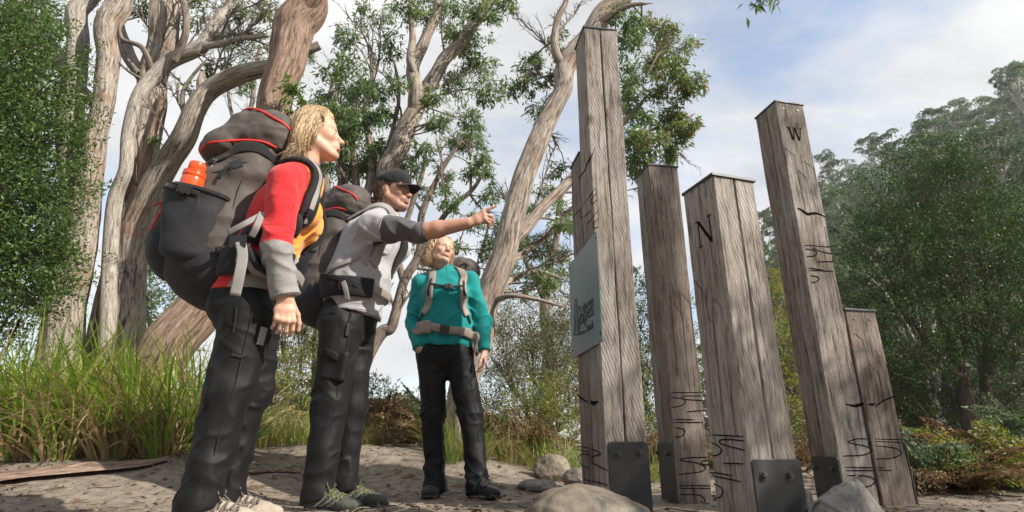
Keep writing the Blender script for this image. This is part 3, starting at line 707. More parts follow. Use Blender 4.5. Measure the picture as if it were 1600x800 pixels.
def pxline(L):
    """rows (px, py, Y, width px) -> points, radii"""
    pts = np.array([at(x, y, Y) for x, y, Y, w in L]); d = pts[:, 1] * CT + (pts[:, 2] - CAMZ) * ST
    return pts, np.array([w for *_, w in L]) * d / FPX / 2
class Tree:
    def __init__(s, label, seed, base, name='eucalypt_tree', cat='tree', group='gum trees behind the track', bark=None, twig=None, leaf=None):
        s.t = thing(name, label, cat, base, group); s.rs = np.random.default_rng(seed); s.seed = seed
        s.bark, s.twig, s.leaf = bark or M_BARK, twig or M_TWIG, leaf or M_EUC
        s.nodes = []; s.tw = Wood(); s.lp = []; s.ld = []; s.lt = []; s.ntw = 0
    def stem(s, L, name='trunk', mat=None, n=None, ridge=.16, wob=.0):
        pts, r = pxline(L); r = r * .88; ln = np.linalg.norm(np.diff(pts, axis=0), axis=1).sum()
        m = int(max(12, ln / .03)); Q = spline(np.c_[pts, r], m); p, r = Q[:, :3], np.maximum(Q[:, 3], .002)
        if name == 'limb': r = r * np.clip((1 - np.linspace(0, 1, m)) / .15, .12, 1) ** .7
        q = np.linspace(0, ln, m)[:, None]
        p = p + (r[:, None] * .35 + wob) * np.c_[vnoise(np.c_[q * 2.1, 0 * q + s.seed, 0 * q]), vnoise(np.c_[q * 2.1, 0 * q + s.seed + 5, 0 * q]), 0 * q[:, 0]] * (np.minimum(1, q * 2))
        w = Wood(); w.tube(p, r, n or int(np.clip(r.max() * 420, 8, 48)), ridge, s.seed + len(s.nodes))
        o = w.build(name, mat or s.bark, s.t); s.nodes.append((p, r)); return p, r
    def near(s, q):
        best = None
        for p, r in s.nodes:
            d = np.linalg.norm(p - q, axis=1) + 0.5 * np.maximum(0, p[:, 2] - q[2]); i = d.argmin()
            if best is None or d[i] < best[0]: best = (d[i], p[i], r[i])
        return best
    def twigline(s, a, b, r0, r1=.0018, sag=.12, n=9, k=5):
        d = b - a; ln = np.linalg.norm(d); t = np.linspace(0, 1, n)[:, None]
        up = A(0, 0, 1) * sag * ln
        p = a + d * t + up * (t * (1 - t)) * 2 + .10 * ln * (t * (1 - t)) * 4 * s.rs.normal(size=3) * .5 + .02 * ln * np.cumsum(s.rs.normal(size=(n, 3)), 0) * .5 * t
        s.tw.tube(p, np.linspace(r0, r1, n), k, 0, s.seed); s.ntw += 1; return p
    def clump(s, x, y, rpx, Y, nl=260, sub=9, flat=.8, L=(.07, .11), droop=.8, tone=0.0):
        c = np.array(at(x, y, Y)); R_ = rpx * (c[1] * CT + (c[2] - CAMZ) * ST) / FPX; rs = s.rs
        d0, a, ra = s.near(c)
        hub = c - A(0, 0, .15 * R_) + ball(rs, 1)[0] * R_ * .2
        main = s.twigline(a, hub, min(ra * .7, .006 + .012 * d0), .004, .06, 12, 6)
        for _ in range(sub):
            q = c + ball(rs, 1)[0] * R_ * A(1, 1, flat) * 1.0
            st = main[rs.integers(5, 12)]
            tw = s.twigline(st, q, .0045, .0015, .1, 8, 4)
            m = int(nl / sub * rs.uniform(.6, 1.4)); sp = R_ * rs.uniform(.22, .42)
            P_ = tw[rs.integers(3, 8, m)] * .45 + q * .55 + rs.normal(size=(m, 3)) * sp * A(.55, .55, .5)
            D = unit(rs.normal(size=(m, 3)) * .75 + A(0, 0, -droop) + unit(P_ - c) * .35)
            s.lp.append(P_); s.ld.append(D); tb = rs.uniform(.0, .35) + tone
            s.lt.append(np.clip(tb + rs.random(m) * .55 + (rs.random(m) > .975) * .6, 0, 1))
        s.L = L
    def bare(s, x0, y0, x1, y1, Y0, Y1, w=4, kids=8, spread=.35, lv=2):
        """bare twiggy branch from one photo point to another with side twigs"""
        a, b = np.array(at(x0, y0, Y0)), np.array(at(x1, y1, Y1)); d0, q, r = s.near(a)
        if d0 < .25: a = q
        rad = w * Y0 * 1.1 / FPX / 2
        p = s.twigline(a, b, rad, rad * .3, .06, 16, 6)
        s._kids(p, b - a, rad * .6, int(kids * 1.5), spread, lv)
    def _kids(s, p, d, r, kids, spread, lv):
        ln = np.linalg.norm(d)
        for _ in range(kids):
            i = s.rs.integers(len(p) // 4, len(p)); dd = unit(unit(d) + s.rs.normal(size=3) * .55 + A(0, 0, .25)) * ln * s.rs.uniform(.25, 1) * spread
            q = s.twigline(p[i], p[i] + dd, max(r * .8, .0028), .0014, .05, 8, 4)
            if lv > 1: s._kids(q, dd, r * .45, max(2, kids // 2), spread * 1.1, lv - 1)
    def finish(s):
        if s.ntw: s.tw.build('twigs', s.twig, s.t, kind='stuff')
        if s.lp:
            P_ = np.vstack(s.lp); D = np.vstack(s.ld); n = len(P_); Ls = s.rs.uniform(*s.L, n)
            leaves('crown', P_, D, Ls, Ls * s.rs.uniform(.2, .3, n), s.leaf, s.t, s.rs, np.hstack(s.lt))
        return s.t

# ------------------------------------------------------------------ gum trees of the left clump
gb = lambda x, Y: tuple(atz(x, Y, groundz1(atz(x, Y, .3)[0], Y) - .02))
T = Tree('pale forked eucalypt leftmost in the trunk clump, its left stem bare and silvery', 21, gb(100, 5.0))
T.stem([(98, 700, 5.0, 78), (100, 560, 5.0, 66), (108, 450, 5.0, 60), (122, 360, 5.0, 50), (140, 270, 5.0, 38), (158, 200, 5.0, 34), (165, 120, 5.0, 34), (166, 60, 5.0, 37), (178, 10, 5.0, 40), (192, -40, 5.0, 36), (215, -110, 5.0, 26)])
T.stem([(124, 380, 5.0, 40), (118, 320, 5.03, 40), (112, 260, 5.06, 38), (106, 195, 5.1, 38), (112, 130, 5.1, 36), (121, 75, 5.1, 32), (126, 25, 5.1, 33), (146, -10, 5.1, 26), (160, -60, 5.1, 20)], 'limb', M_BARKS)
T.stem([(150, 165, 5.1, 20), (120, 130, 5.3, 24), (88, 85, 5.4, 24), (55, 45, 5.5, 20), (25, 10, 5.6, 16), (-20, -40, 5.7, 12)], 'limb')
T.bare(125, 330, 100, 200, 5.05, 5.0, 5, 4); T.bare(60, 50, 70, -40, 5.5, 5.4, 5, 8)
for q in ((95, 15, 40, 5.4), (150, -20, 50, 5.4), (60, 40, 40, 5.6), (95, 95, 26, 5.6), (30, 10, 45, 5.6)): T.clump(*q, nl=330, L=(.05, .09))
T.finish()
T = Tree('thick grey trunk amid the left clump with a smooth pale stem winding up it', 22, gb(185, 5.3))
T.stem([(168, 700, 5.3, 76), (178, 560, 5.3, 66), (192, 460, 5.3, 58), (203, 370, 5.3, 52), (212, 290, 5.3, 46), (222, 210, 5.3, 46), (236, 140, 5.3, 44), (248, 80, 5.3, 46), (258, 30, 5.3, 48), (262, -20, 5.3, 44), (270, -90, 5.3, 34)])
T.stem([(160, 690, 5.05, 30), (168, 520, 5.05, 27), (168, 400, 5.05, 25), (178, 310, 5.05, 24), (194, 265, 5.05, 22), (198, 210, 5.08, 22), (214, 150, 5.1, 24), (240, 115, 5.15, 24), (270, 92, 5.15, 26), (312, 72, 5.15, 25), (338, 38, 5.2, 21), (362, 4, 5.2, 17), (390, -40, 5.3, 12)], 'limb', M_BARKS, ridge=.06)
T.stem([(222, 120, 5.25, 20), (205, 95, 5.4, 22), (188, 65, 5.5, 24), (180, 30, 5.6, 22), (172, -20, 5.7, 16)], 'limb')
T.stem([(205, 400, 5.35, 26), (208, 340, 5.25, 24), (217, 270, 5.2, 22), (235, 215, 5.15, 14), (252, 160, 5.15, 10), (262, 133, 5.15, 7)], 'limb', M_BARKR, ridge=.05)
T.stem([(310, 74, 5.15, 14), (345, 68, 5.1, 11), (380, 60, 5.1, 9), (425, 56, 5.1, 6)], 'limb', M_BARKS, ridge=.04)
T.stem([(240, 118, 5.15, 12), (222, 75, 5.0, 9), (190, 60, 5.0, 7), (186, 22, 5.0, 5)], 'limb', M_TWIG, ridge=.04)
T.stem([(272, 95, 5.1, 14), (290, 50, 5.0, 12), (288, 12, 5.0, 11), (270, -25, 5.0, 10)], 'limb', M_TWIG, ridge=.04)
T.bare(228, 125, 175, 85, 5.1, 5.0, 6, 5, .3); T.bare(340, 68, 372, 10, 5.1, 5.0, 5, 10, .5); T.bare(280, 90, 305, -20, 5.1, 5.2, 6, 9, .4)
T.bare(365, 60, 420, 20, 5.1, 5.2, 4, 9, .5); T.bare(330, 45, 370, -20, 5.2, 5.2, 5, 9, .5); T.bare(255, 60, 225, -15, 5.3, 5.2, 6, 6)
for q in ((300, 80, 350, 110), (320, 65, 400, 95), (345, 65, 430, 35), (270, 92, 330, 20), (350, 25, 430, 0), (255, 100, 300, 160), (235, 60, 205, 10), (300, 85, 360, 50), (258, 40, 310, 0), (390, 58, 440, 80)): T.bare(*q, 5.15, 5.2, 4, 8, .45)
for q in ((330, 10, 26, 5.3), (215, -15, 40, 5.6), (300, -20, 45, 5.5), (380, 15, 24, 5.3), (400, 60, 22, 5.5), (420, 20, 26, 5.6), (355, 60, 20, 5.6), (330, 110, 18, 5.5), (230, 20, 22, 5.6), (300, 30, 20, 5.4)): T.clump(*q, nl=190, L=(.05, .085), tone=.1)
T.finish()
T = Tree('grey eucalypt leaning right behind the big red-trimmed backpack, top of it bent sideways', 23, gb(150, 5.6))
T.stem([(140, 690, 5.5, 56), (160, 560, 5.45, 54), (180, 450, 5.4, 52), (203, 370, 5.3, 50), (230, 305, 5.2, 46), (262, 250, 5.1, 42), (285, 213, 5.0, 40), (306, 168, 4.95, 34), (330, 142, 4.95, 33), (362, 120, 4.9, 32), (400, 106, 4.9, 30), (440, 96, 4.9, 24), (500, 70, 4.9, 16)])
T.stem([(290, 190, 5.0, 10), (285, 150, 5.0, 8), (300, 120, 5.0, 6), (330, 85, 5.0, 4)], 'limb', M_TWIG, ridge=.03)
T.stem([(318, 160, 4.95, 20), (314, 130, 4.95, 15), (318, 110, 4.95, 8)], 'limb')
T.bare(290, 200, 255, 120, 5.0, 5.2, 4, 8, .4); T.bare(275, 225, 235, 170, 5.1, 5.1, 3, 5, .4); T.bare(210, 350, 215, 280, 5.2, 5.1, 3, 6, .5)
T.bare(330, 140, 400, 10, 5.0, 5.4, 4, 12, .5); T.bare(350, 125, 380, 70, 5.0, 5.2, 4, 12, .6)
for q in ((245, 222, 13, 5.1, 40), (352, 104, 10, 5.0, 40), (292, 136, 12, 5.0, 30)): T.clump(*q[:4], nl=q[4], sub=4, L=(.05, .08), tone=.25)
T.finish()
T = Tree('red-brown stringy trunk leaning behind the woman in red, bare up to the top edge', 24, gb(225, 4.7), bark=M_BARKR)
T.stem([(196, 720, 4.7, 100), (232, 615, 4.7, 90), (272, 535, 4.7, 82), (318, 452, 4.68, 74), (362, 365, 4.66, 66), (402, 280, 4.64, 62), (430, 195, 4.62, 58), (445, 120, 4.6, 58), (456, 60, 4.6, 62), (466, 15, 4.6, 68), (486, -40, 4.6, 58), (520, -120, 4.6, 44)])
T.stem([(470, 20, 4.55, 30), (496, -5, 4.5, 22), (530, -40, 4.5, 16)], 'limb')
T.clump(462, 138, 26, 4.3, nl=260, sub=8, L=(.05, .09), tone=.3); T.clump(455, 165, 18, 4.3, nl=120, sub=5, L=(.05, .08), tone=.3)
T.leaf = M_EUCY; T.finish()
T = Tree('slim dark eucalypt behind the left trunk clump, mostly fine dead twigs', 25, gb(60, 7.0), bark=M_TWIG)
T.stem([(60, 690, 7, 26), (72, 560, 7, 24), (90, 420, 7, 20), (100, 320, 7, 16), (103, 250, 7, 12), (100, 160, 7, 9)])
T.stem([(80, 500, 7, 20), (50, 470, 6.8, 14), (20, 440, 6.6, 10), (-20, 420, 6.5, 8)], 'limb')
T.bare(100, 300, 130, 200, 7, 7, 5, 8); T.bare(95, 360, 60, 250, 7, 7, 5, 8)
for q in ((60, 400, 40, 7.2), (90, 330, 30, 7.2), (30, 470, 45, 7)): T.clump(*q, nl=200, L=(.06, .1))
T.finish()

# ------------------------------------------------------------------ gum trees of the middle
T = Tree('tall forked eucalypt behind the pointing man, its thin stems spreading to the top edge', 31, gb(560, 7.6))
T.stem([(545, 700, 7.6, 44), (560, 560, 7.6, 42), (575, 420, 7.55, 40), (596, 310, 7.5, 38), (612, 255, 7.5, 36), (630, 215, 7.5, 34), (652, 172, 7.5, 30), (678, 118, 7.5, 25), (708, 78, 7.5, 22), (742, 35, 7.5, 20), (765, 4, 7.5, 18), (800, -40, 7.5, 12)])
T.stem([(650, 178, 7.5, 26), (650, 140, 7.4, 24), (648, 100, 7.4, 22), (664, 55, 7.4, 18), (680, 20, 7.4, 17), (690, -30, 7.4, 12)], 'limb')
T.stem([(650, 120, 7.4, 14), (642, 95, 7.3, 16), (646, 55, 7.3, 12), (640, 10, 7.3, 9), (655, -30, 7.3, 6)], 'limb', ridge=.05)
T.stem([(576, 420, 7.5, 20), (572, 330, 7.6, 17), (580, 250, 7.6, 14), (570, 180, 7.6, 11), (585, 110, 7.6, 8), (575, 60, 7.6, 5)], 'limb', ridge=.05)
T.stem([(570, 430, 7.5, 20), (540, 330, 7.7, 16), (528, 250, 7.7, 13), (520, 180, 7.7, 9), (535, 120, 7.7, 5)], 'limb', M_TWIG, ridge=.05)
T.stem([(560, 330, 7.6, 14), (555, 260, 7.6, 12), (548, 190, 7.6, 8), (560, 130, 7.6, 5)], 'limb', M_TWIG, ridge=.05)
T.stem([(585, 300, 7.6, 12), (615, 200, 7.6, 8), (622, 140, 7.6, 6), (612, 80, 7.6, 4)], 'limb', M_TWIG, ridge=.05)
for q in ((700, 90, 745, 60), (640, 205, 700, 190), (665, 150, 740, 110), (632, 215, 590, 110), (540, 320, 500, 200), (700, 90, 690, 20), (615, 250, 660, 200), (520, 250, 530, 80), (575, 120, 600, 20), (560, 160, 530, 30), (665, 45, 620, -10), (740, 40, 790, 10)): T.bare(*q, 7.5, 7.5, 5, 7, .4)
for x, y, r, n in ((570, 25, 26, 170), (545, 55, 24, 150), (600, 70, 32, 210), (555, 120, 36, 300), (525, 105, 26, 190), (535, 165, 40, 420), (575, 190, 40, 400), (520, 225, 30, 260), (600, 235, 32, 260), (560, 235, 32, 240), (705, 22, 30, 260), (735, 62, 36, 320), (760, 15, 30, 260), (745, 110, 36, 350), (715, 140, 30, 240), (770, 140, 28, 220), (690, 190, 26, 160), (740, 185, 26, 190), (620, 130, 24, 120), (640, 12, 30, 190), (790, 5, 24, 170), (680, 5, 24, 150), (600, 20, 22, 110), (660, 235, 22, 110), (500, 150, 24, 140), (505, 260, 20, 110), (540, 260, 30, 260), (575, 270, 28, 230), (520, 180, 34, 300), (590, 150, 30, 240), (545, 200, 34, 320), (610, 180, 26, 170), (640, 260, 26, 170), (680, 150, 24, 160), (720, 60, 30, 230), (660, 30, 22, 130)):
    T.clump(x, y, r, 7.5 + T.rs.uniform(-.5, .7), nl=int(n * 2.0), sub=12, L=(.07, .12), tone=.05 if y > 80 else .12)
T.finish()
T = Tree('big pale eucalypt leaning right behind the woman in teal, passing behind the tallest post', 32, gb(715, 5.0))
T.stem([(718, 705, 4.95, 44), (724, 620, 4.95, 46), (744, 540, 4.97, 48), (768, 470, 5.0, 46), (786, 395, 5.0, 44), (800, 335, 5.05, 42), (822, 270, 5.1, 38), (848, 208, 5.15, 34), (872, 150, 5.2, 32), (886, 108, 5.25, 36), (912, 62, 5.3, 40), (938, 25, 5.3, 36), (968, -5, 5.3, 30), (1010, -50, 5.3, 22)])
T.stem([(886, 110, 5.25, 22), (872, 90, 5.2, 16), (868, 62, 5.2, 14), (872, 28, 5.2, 12), (884, 2, 5.2, 10), (890, -30, 5.2, 8)], 'limb', ridge=.06)
T.stem([(772, 455, 5.0, 26), (800, 385, 5.15, 22), (830, 345, 5.3, 22), (862, 312, 5.4, 20), (886, 285, 5.5, 18), (930, 235, 5.6, 14), (985, 180, 5.7, 10), (1030, 130, 5.8, 6)], 'limb')
T.stem([(776, 430, 5.05, 16), (810, 402, 5.3, 12), (850, 372, 5.5, 10), (890, 330, 5.6, 8), (940, 290, 5.7, 6)], 'limb', ridge=.05)
T.stem([(770, 470, 4.95, 12), (800, 462, 4.8, 9), (840, 468, 4.8, 7), (890, 482, 4.8, 5)], 'limb', ridge=.05)
T.stem([(766, 480, 5.05, 16), (795, 440, 5.4, 12), (840, 425, 5.6, 9), (890, 440, 5.7, 5)], 'limb', ridge=.05)
T.stem([(925, 45, 5.3, 16), (950, 25, 5.2, 12), (985, 8, 5.1, 8), (1020, 5, 5.1, 5)], 'limb', ridge=.05)
T.stem([(935, 235, 5.6, 10), (985, 215, 5.7, 7), (1040, 195, 5.8, 5)], 'limb', ridge=.04)
for q in ((790, 380, 780, 300), (850, 205, 880, 250), (870, 150, 820, 110), (830, 340, 900, 380), (880, 100, 870, 20), (800, 340, 860, 250), (800, 460, 860, 440), (820, 430, 890, 400), (840, 420, 900, 470), (786, 400, 850, 395), (890, 290, 1010, 300), (880, 60, 905, 0), (880, 110, 800, 20), (810, 400, 890, 360), (1010, 120, 1040, 60), (930, 235, 1060, 240)): T.bare(*q, 5.3, 5.5, 4.5, 8, .4)
for x, y, r, n in ((825, 100, 26, 200), (812, 135, 24, 190), (850, 125, 20, 110), (868, 75, 24, 160), (840, 170, 20, 100), (990, 45, 34, 300), (1030, 45, 32, 330), (1060, 75, 32, 360), (1010, 90, 36, 330), (985, 120, 32, 230), (1045, 120, 38, 420), (1078, 130, 26, 320), (1000, 170, 38, 330), (1050, 180, 36, 400), (1075, 200, 24, 300), (1015, 220, 34, 300), (1055, 235, 24, 260), (985, 215, 30, 220), (990, 270, 26, 180), (975, 70, 26, 170), (1000, 245, 26, 170), (985, 150, 34, 190), (865, 395, 22, 110), (830, 385, 24, 130), (880, 350, 22, 110), (870, 265, 18, 80), (855, 440, 22, 110), (965, 30, 26, 150)):
    T.clump(x, y, r, 5.6 + T.rs.uniform(-.35, .45), nl=int(n * 1.8), sub=12, L=(.06, .095), tone=.34 if x > 1000 else .12)  # sunlight on the right-hand clumps painted in as a lighter leaf tone
T.leaf = M_EUCY if False else M_EUC
T.finish()
T = Tree('crooked thin eucalypt between the pointing man and the woman in teal', 33, gb(560, 9.0), bark=M_TWIG)
T.stem([(540, 700, 9, 30), (560, 600, 9, 28), (592, 524, 9, 24), (610, 512, 9, 20), (618, 490, 9, 18), (632, 440, 9, 16), (655, 395, 9, 14), (660, 330, 9, 12), (690, 265, 9, 9), (720, 220, 9, 6)])
T.stem([(632, 445, 9, 14), (622, 390, 9, 12), (640, 330, 9, 10), (660, 270, 9, 8), (668, 215, 9, 5)], 'limb', ridge=.05)
T.stem([(655, 400, 9, 12), (700, 330, 9, 10), (735, 300, 9, 8), (755, 270, 9, 5), (770, 245, 9, 2.5)], 'limb', ridge=.05)
for q in ((615, 500, 660, 430), (630, 440, 600, 380), (660, 330, 620, 250), (700, 330, 690, 240), (735, 300, 720, 220), (720, 290, 770, 340), (650, 400, 720, 380), (620, 490, 590, 430), (760, 330, 740, 420)): T.bare(*q, 9, 9, 5, 9, .45)
for x, y, r, n in ((740, 230, 28, 260), (715, 215, 24, 190), (755, 255, 26, 240), (690, 280, 24, 190), (700, 310, 24, 170), (745, 270, 24, 210), (660, 300, 20, 100), (770, 300, 22, 140), (740, 350, 24, 140), (770, 390, 26, 190), (720, 390, 20, 110), (785, 350, 20, 110), (770, 440, 26, 170), (640, 380, 20, 80), (800, 420, 24, 150)):
    T.clump(x, y, r, 9 + T.rs.uniform(-.5, .6), nl=int(n * 1.8), sub=10, L=(.08, .12), tone=.1)
T.finish()
for k, (lab, sd, base, stems, cl, Yb) in enumerate((
    ('wispy grey-twigged eucalypt far behind, seen between the red-brown trunk and the man', 41, 500, [[(490, 690, 11, 22), (500, 500, 11, 18), (512, 350, 11, 14), (508, 230, 11, 10), (520, 120, 11, 6)], [(505, 400, 11, 12), (480, 300, 11, 8), (470, 200, 11, 5)], [(512, 340, 11, 10), (540, 250, 11, 7), (550, 150, 11, 4)]], ((500, 290, 26), (540, 270, 26), (480, 250, 22), (520, 310, 24), (470, 80, 20)), 11),
    ('wispy eucalypt far behind the left clump, its fine twigs filling the sky above the pack', 42, 380, [[(360, 690, 10, 24), (372, 500, 10, 20), (385, 300, 10, 14), (392, 180, 10, 9), (405, 70, 10, 5)], [(388, 260, 10, 9), (360, 170, 10, 6), (350, 70, 10, 4)], [(390, 220, 10, 8), (425, 130, 10, 6), (430, 30, 10, 4)]], ((395, 100, 22), (380, 140, 22), (410, 30, 24), (350, 60, 18)), 10),
    ('slender eucalypt behind the leaning pale tree, its foliage showing beside the tallest post', 43, 860, [[(850, 690, 10, 26), (858, 560, 10, 22), (850, 460, 10, 16), (868, 380, 10, 12), (880, 280, 10, 8)], [(852, 470, 10, 12), (820, 400, 10, 8), (800, 320, 10, 5)]], ((860, 380, 28), (875, 330, 24), (830, 330, 22), (815, 380, 24), (850, 300, 20), (875, 420, 26), (840, 420, 26), (810, 450, 24)), 10))):
    T = Tree(lab, sd, gb(base, Yb), bark=M_TWIG)
    for i, L in enumerate(stems): T.stem(L, 'trunk' if i == 0 else 'limb', ridge=.05)
    for p, r in list(T.nodes):
        for _ in range(7):
            i = T.rs.integers(len(p) // 3, len(p)); d = unit(T.rs.normal(size=3) * .7 + A(0, 0, .6)) * T.rs.uniform(.5, 1.3)
            q = T.twigline(p[i], p[i] + d, .008, .002, .05, 9, 4); T._kids(q, d, .004, 6, .5, 2)
    for x, y, r in cl: T.clump(x, y, r, Yb + T.rs.uniform(-.5, .5), nl=320, sub=10, L=(.07, .11), tone=.1)
    T.finish()
# ------------------------------------------------------------------ bushes and scrub
def bush(name, label, cat, seed, blobs, base, leaf, twig, nl, L, wid=.35, group=None, spray=26, stems=(), deep=.6, up=.25, tone=(0, .4), shell=.62, lng=1.0, out=1.04):
    """blobs: (px, py, r px, Y); leaf sprays packed through the blobs on fine stems"""
    t = thing(name, label, cat, base, group); rs = np.random.default_rng(seed); w = Wood()
    B = []
    for x, y, r, Y in blobs:
        c = np.array(at(x, y, Y)); B.append((c, r * (c[1] * CT + (c[2] - CAMZ) * ST) / FPX))
    wt = np.array([b[1] ** 2 for b in B]); wt /= wt.sum(); ns = max(8, nl // spray)
    root = A(*base)
    for i, L_ in enumerate(stems):
        p, r = pxline(L_); Q = spline(np.c_[p, r], 22); w.tube(Q[:, :3], Q[:, 3], 8, .08, seed + i)
    P_, D, T_ = [], [], []
    for k in range(ns):
        c, r = B[rs.choice(len(B), p=wt)]
        v = unit(rs.normal(size=3)); v[1] *= deep
        q = c + v * r * (rs.uniform(shell, out))
        ax = unit(v * .8 + rs.normal(size=3) * .55 + A(0, 0, up)); ln = (r * rs.uniform(.22, .42) + .05) * lng
        if k % 4 == 0:
            mid = c - A(0, 0, .5 * r); pts = spline([mid * .6 + root * .4 if k % 16 == 0 else mid, (mid + q) / 2 + rs.normal(size=3) * .08 * r, q, q + ax * ln], 8)
            w.tube(pts, np.linspace(.004 + .006 * r, .0012, 8), 4, 0, seed)
        m = int(spray * rs.uniform(.6, 1.4)); s_ = rs.random(m) ** .8
        P_.append(q + ax * ln * s_[:, None] + rs.normal(size=(m, 3)) * (.05 * r + .018) * (1.2 - s_[:, None] * .5))
        D.append(unit(ax * .7 + rs.normal(size=(m, 3)) * .7)); tb = rs.uniform(*tone); T_.append(np.clip(tb + rs.random(m) * .5 + (rs.random(m) > .985) * .6, 0, 1))
    P_, D, T_ = np.vstack(P_), np.vstack(D), np.hstack(T_); n = len(P_); Ls = rs.uniform(*L, n)
    if w.V: w.build('stems', twig, t)
    leaves('foliage', P_, D, Ls, Ls * wid, leaf, t, rs, T_); return t

bush('dark_shrub', 'dense dark green shrub filling the left edge beside the trunks', 'shrub', 51,
     [(20, 120, 75, 4.3), (40, 60, 48, 4.4), (55, 135, 46, 4.3), (15, 220, 90, 4.2), (58, 215, 50, 4.2), (20, 330, 90, 4.2), (62, 300, 40, 4.2), (55, 385, 45, 4.2), (10, 430, 85, 4.2), (50, 450, 40, 4.2), (-60, 100, 110, 4.4), (-60, 280, 120, 4.3), (-70, 450, 120, 4.3), (0, 20, 50, 4.5)],
     tuple(atz(-60, 4.4, .3)), M_LBUSH, M_TWIGD, 62000, (.028, .052), .36, spray=34, shell=.30, up=.5, tone=(0, .5), lng=1.5, out=1.22)
bush('green_shrub', 'small bright shrub behind the left trunks with sky behind it', 'shrub', 52,
     [(235, 450, 42, 8), (215, 480, 34, 8), (262, 490, 40, 8), (240, 520, 50, 8), (280, 540, 40, 8), (215, 430, 22, 8), (250, 425, 20, 8)], tuple(atz(245, 8, .4)), M_EUC, M_TWIG, 3600, (.05, .09), .28, spray=14, stems=([(245, 690, 8, 12), (240, 560, 8, 9), (225, 470, 8, 5)],), tone=(.0, .3), shell=.2)
bush('green_shrub', 'narrow-leaved green shrub between the legs of the woman in red and the man', 'shrub', 53,
     [(450, 540, 52, 6.2), (480, 500, 44, 6.2), (430, 590, 50, 6.0), (470, 600, 50, 6.0), (500, 560, 40, 6.4), (460, 660, 50, 6.2), (410, 640, 40, 6.2), (440, 470, 40, 6.4), (500, 470, 36, 6.6)], tuple(atz(455, 6.2, .35)), M_YBUSH, M_TWIG, 9500, (.04, .08), .2, spray=18, tone=(.0, .45), shell=.3)
bush('green_shrub', 'low shrub between the man and the woman in teal, against the white sky', 'shrub', 54,
     [(600, 625, 30, 7.5), (580, 605, 20, 7.5), (625, 640, 30, 7.5), (565, 640, 34, 7.5), (650, 655, 30, 7.5), (600, 660, 40, 7.5)], tuple(atz(600, 7.5, .4)), M_EUC, M_TWIG, 3200, (.04, .08), .22, spray=14, tone=(.1, .5), shell=.3)
bush('dry_shrub', 'tangled grey-brown scrub behind the woman in teal and the tallest post', 'shrub', 55,
     [(830, 520, 60, 7.5), (790, 560, 55, 7.4), (860, 560, 55, 7.2), (880, 490, 50, 7.8), (820, 610, 60, 7.0), (780, 500, 40, 7.8), (870, 620, 55, 6.8), (905, 540, 60, 7.5), (930, 600, 60, 7.4), (760, 610, 40, 7.2)], tuple(atz(840, 7.4, .35)), M_DRYG, M_TWIG, 30000, (.025, .06), .24, spray=24, tone=(0, .6), shell=.2)
bush('green_shrub', 'mossy green low shrub left of the tallest post beneath the sign', 'shrub', 56,
     [(830, 650, 44, 6.2), (870, 655, 40, 6.1), (890, 610, 34, 6.3), (800, 665, 34, 6.1), (850, 625, 34, 6.4)], tuple(atz(845, 6.2, .3)), M_YBUSH, M_TWIG, 7000, (.02, .045), .3, spray=22, tone=(.05, .5), shell=.3)
bush('green_shrub', 'fine-leaved grey-green shrub behind the knees of the woman in teal', 'shrub', 561,
     [(600, 660, 36, 6.4), (640, 670, 36, 6.4), (570, 680, 34, 6.3), (700, 665, 36, 6.2), (760, 660, 36, 6.2), (665, 690, 34, 6.0), (735, 690, 30, 6.0), (790, 690, 30, 6.0)], tuple(atz(660, 6.3, .3)), M_DRYG, M_TWIG, 9000, (.025, .055), .24, spray=20, tone=(.0, .55), shell=.2)
bush('yellow_shrub', 'sunlit yellow-green shrub seen between the post marked N and the W post', 'shrub', 57,
     [(1235, 470, 48, 8.2), (1215, 540, 50, 8), (1250, 560, 50, 8), (1225, 620, 55, 7.8), (1260, 640, 45, 7.8), (1210, 440, 26, 8.3), (1270, 500, 36, 8.2)], tuple(atz(1235, 8, .2)), M_YBUSH, M_TWIG, 11000, (.035, .065), .26, spray=22, tone=(.25, .65), shell=.35)
bush('yellow_shrub', 'yellow-green shrub behind the slim second post, mostly hidden by the posts', 'shrub', 58,
     [(1075, 500, 50, 8.6), (1020, 560, 55, 8.4), (1090, 570, 60, 8.2), (1030, 640, 60, 8), (1110, 640, 60, 8), (1140, 520, 60, 8.6), (1000, 690, 60, 7.6), (1150, 600, 60, 8.4)], tuple(atz(1070, 8.3, .2)), M_YBUSH, M_TWIG, 9500, (.035, .065), .26, spray=22, tone=(.0, .4), shell=.35)
bush('dark_shrub', 'shadowy green shrub glimpsed between the tallest and the second post', 'shrub', 582,
     [(1000, 500, 34, 9), (1010, 560, 40, 8.8), (990, 620, 46, 8.6), (1005, 680, 50, 8.4), (1020, 450, 26, 9.2), (985, 440, 22, 9.2)], tuple(atz(1000, 8.8, .2)), M_TEATREE, M_TWIGD, 12000, (.035, .065), .3, spray=24, tone=(.1, .6), shell=.2)
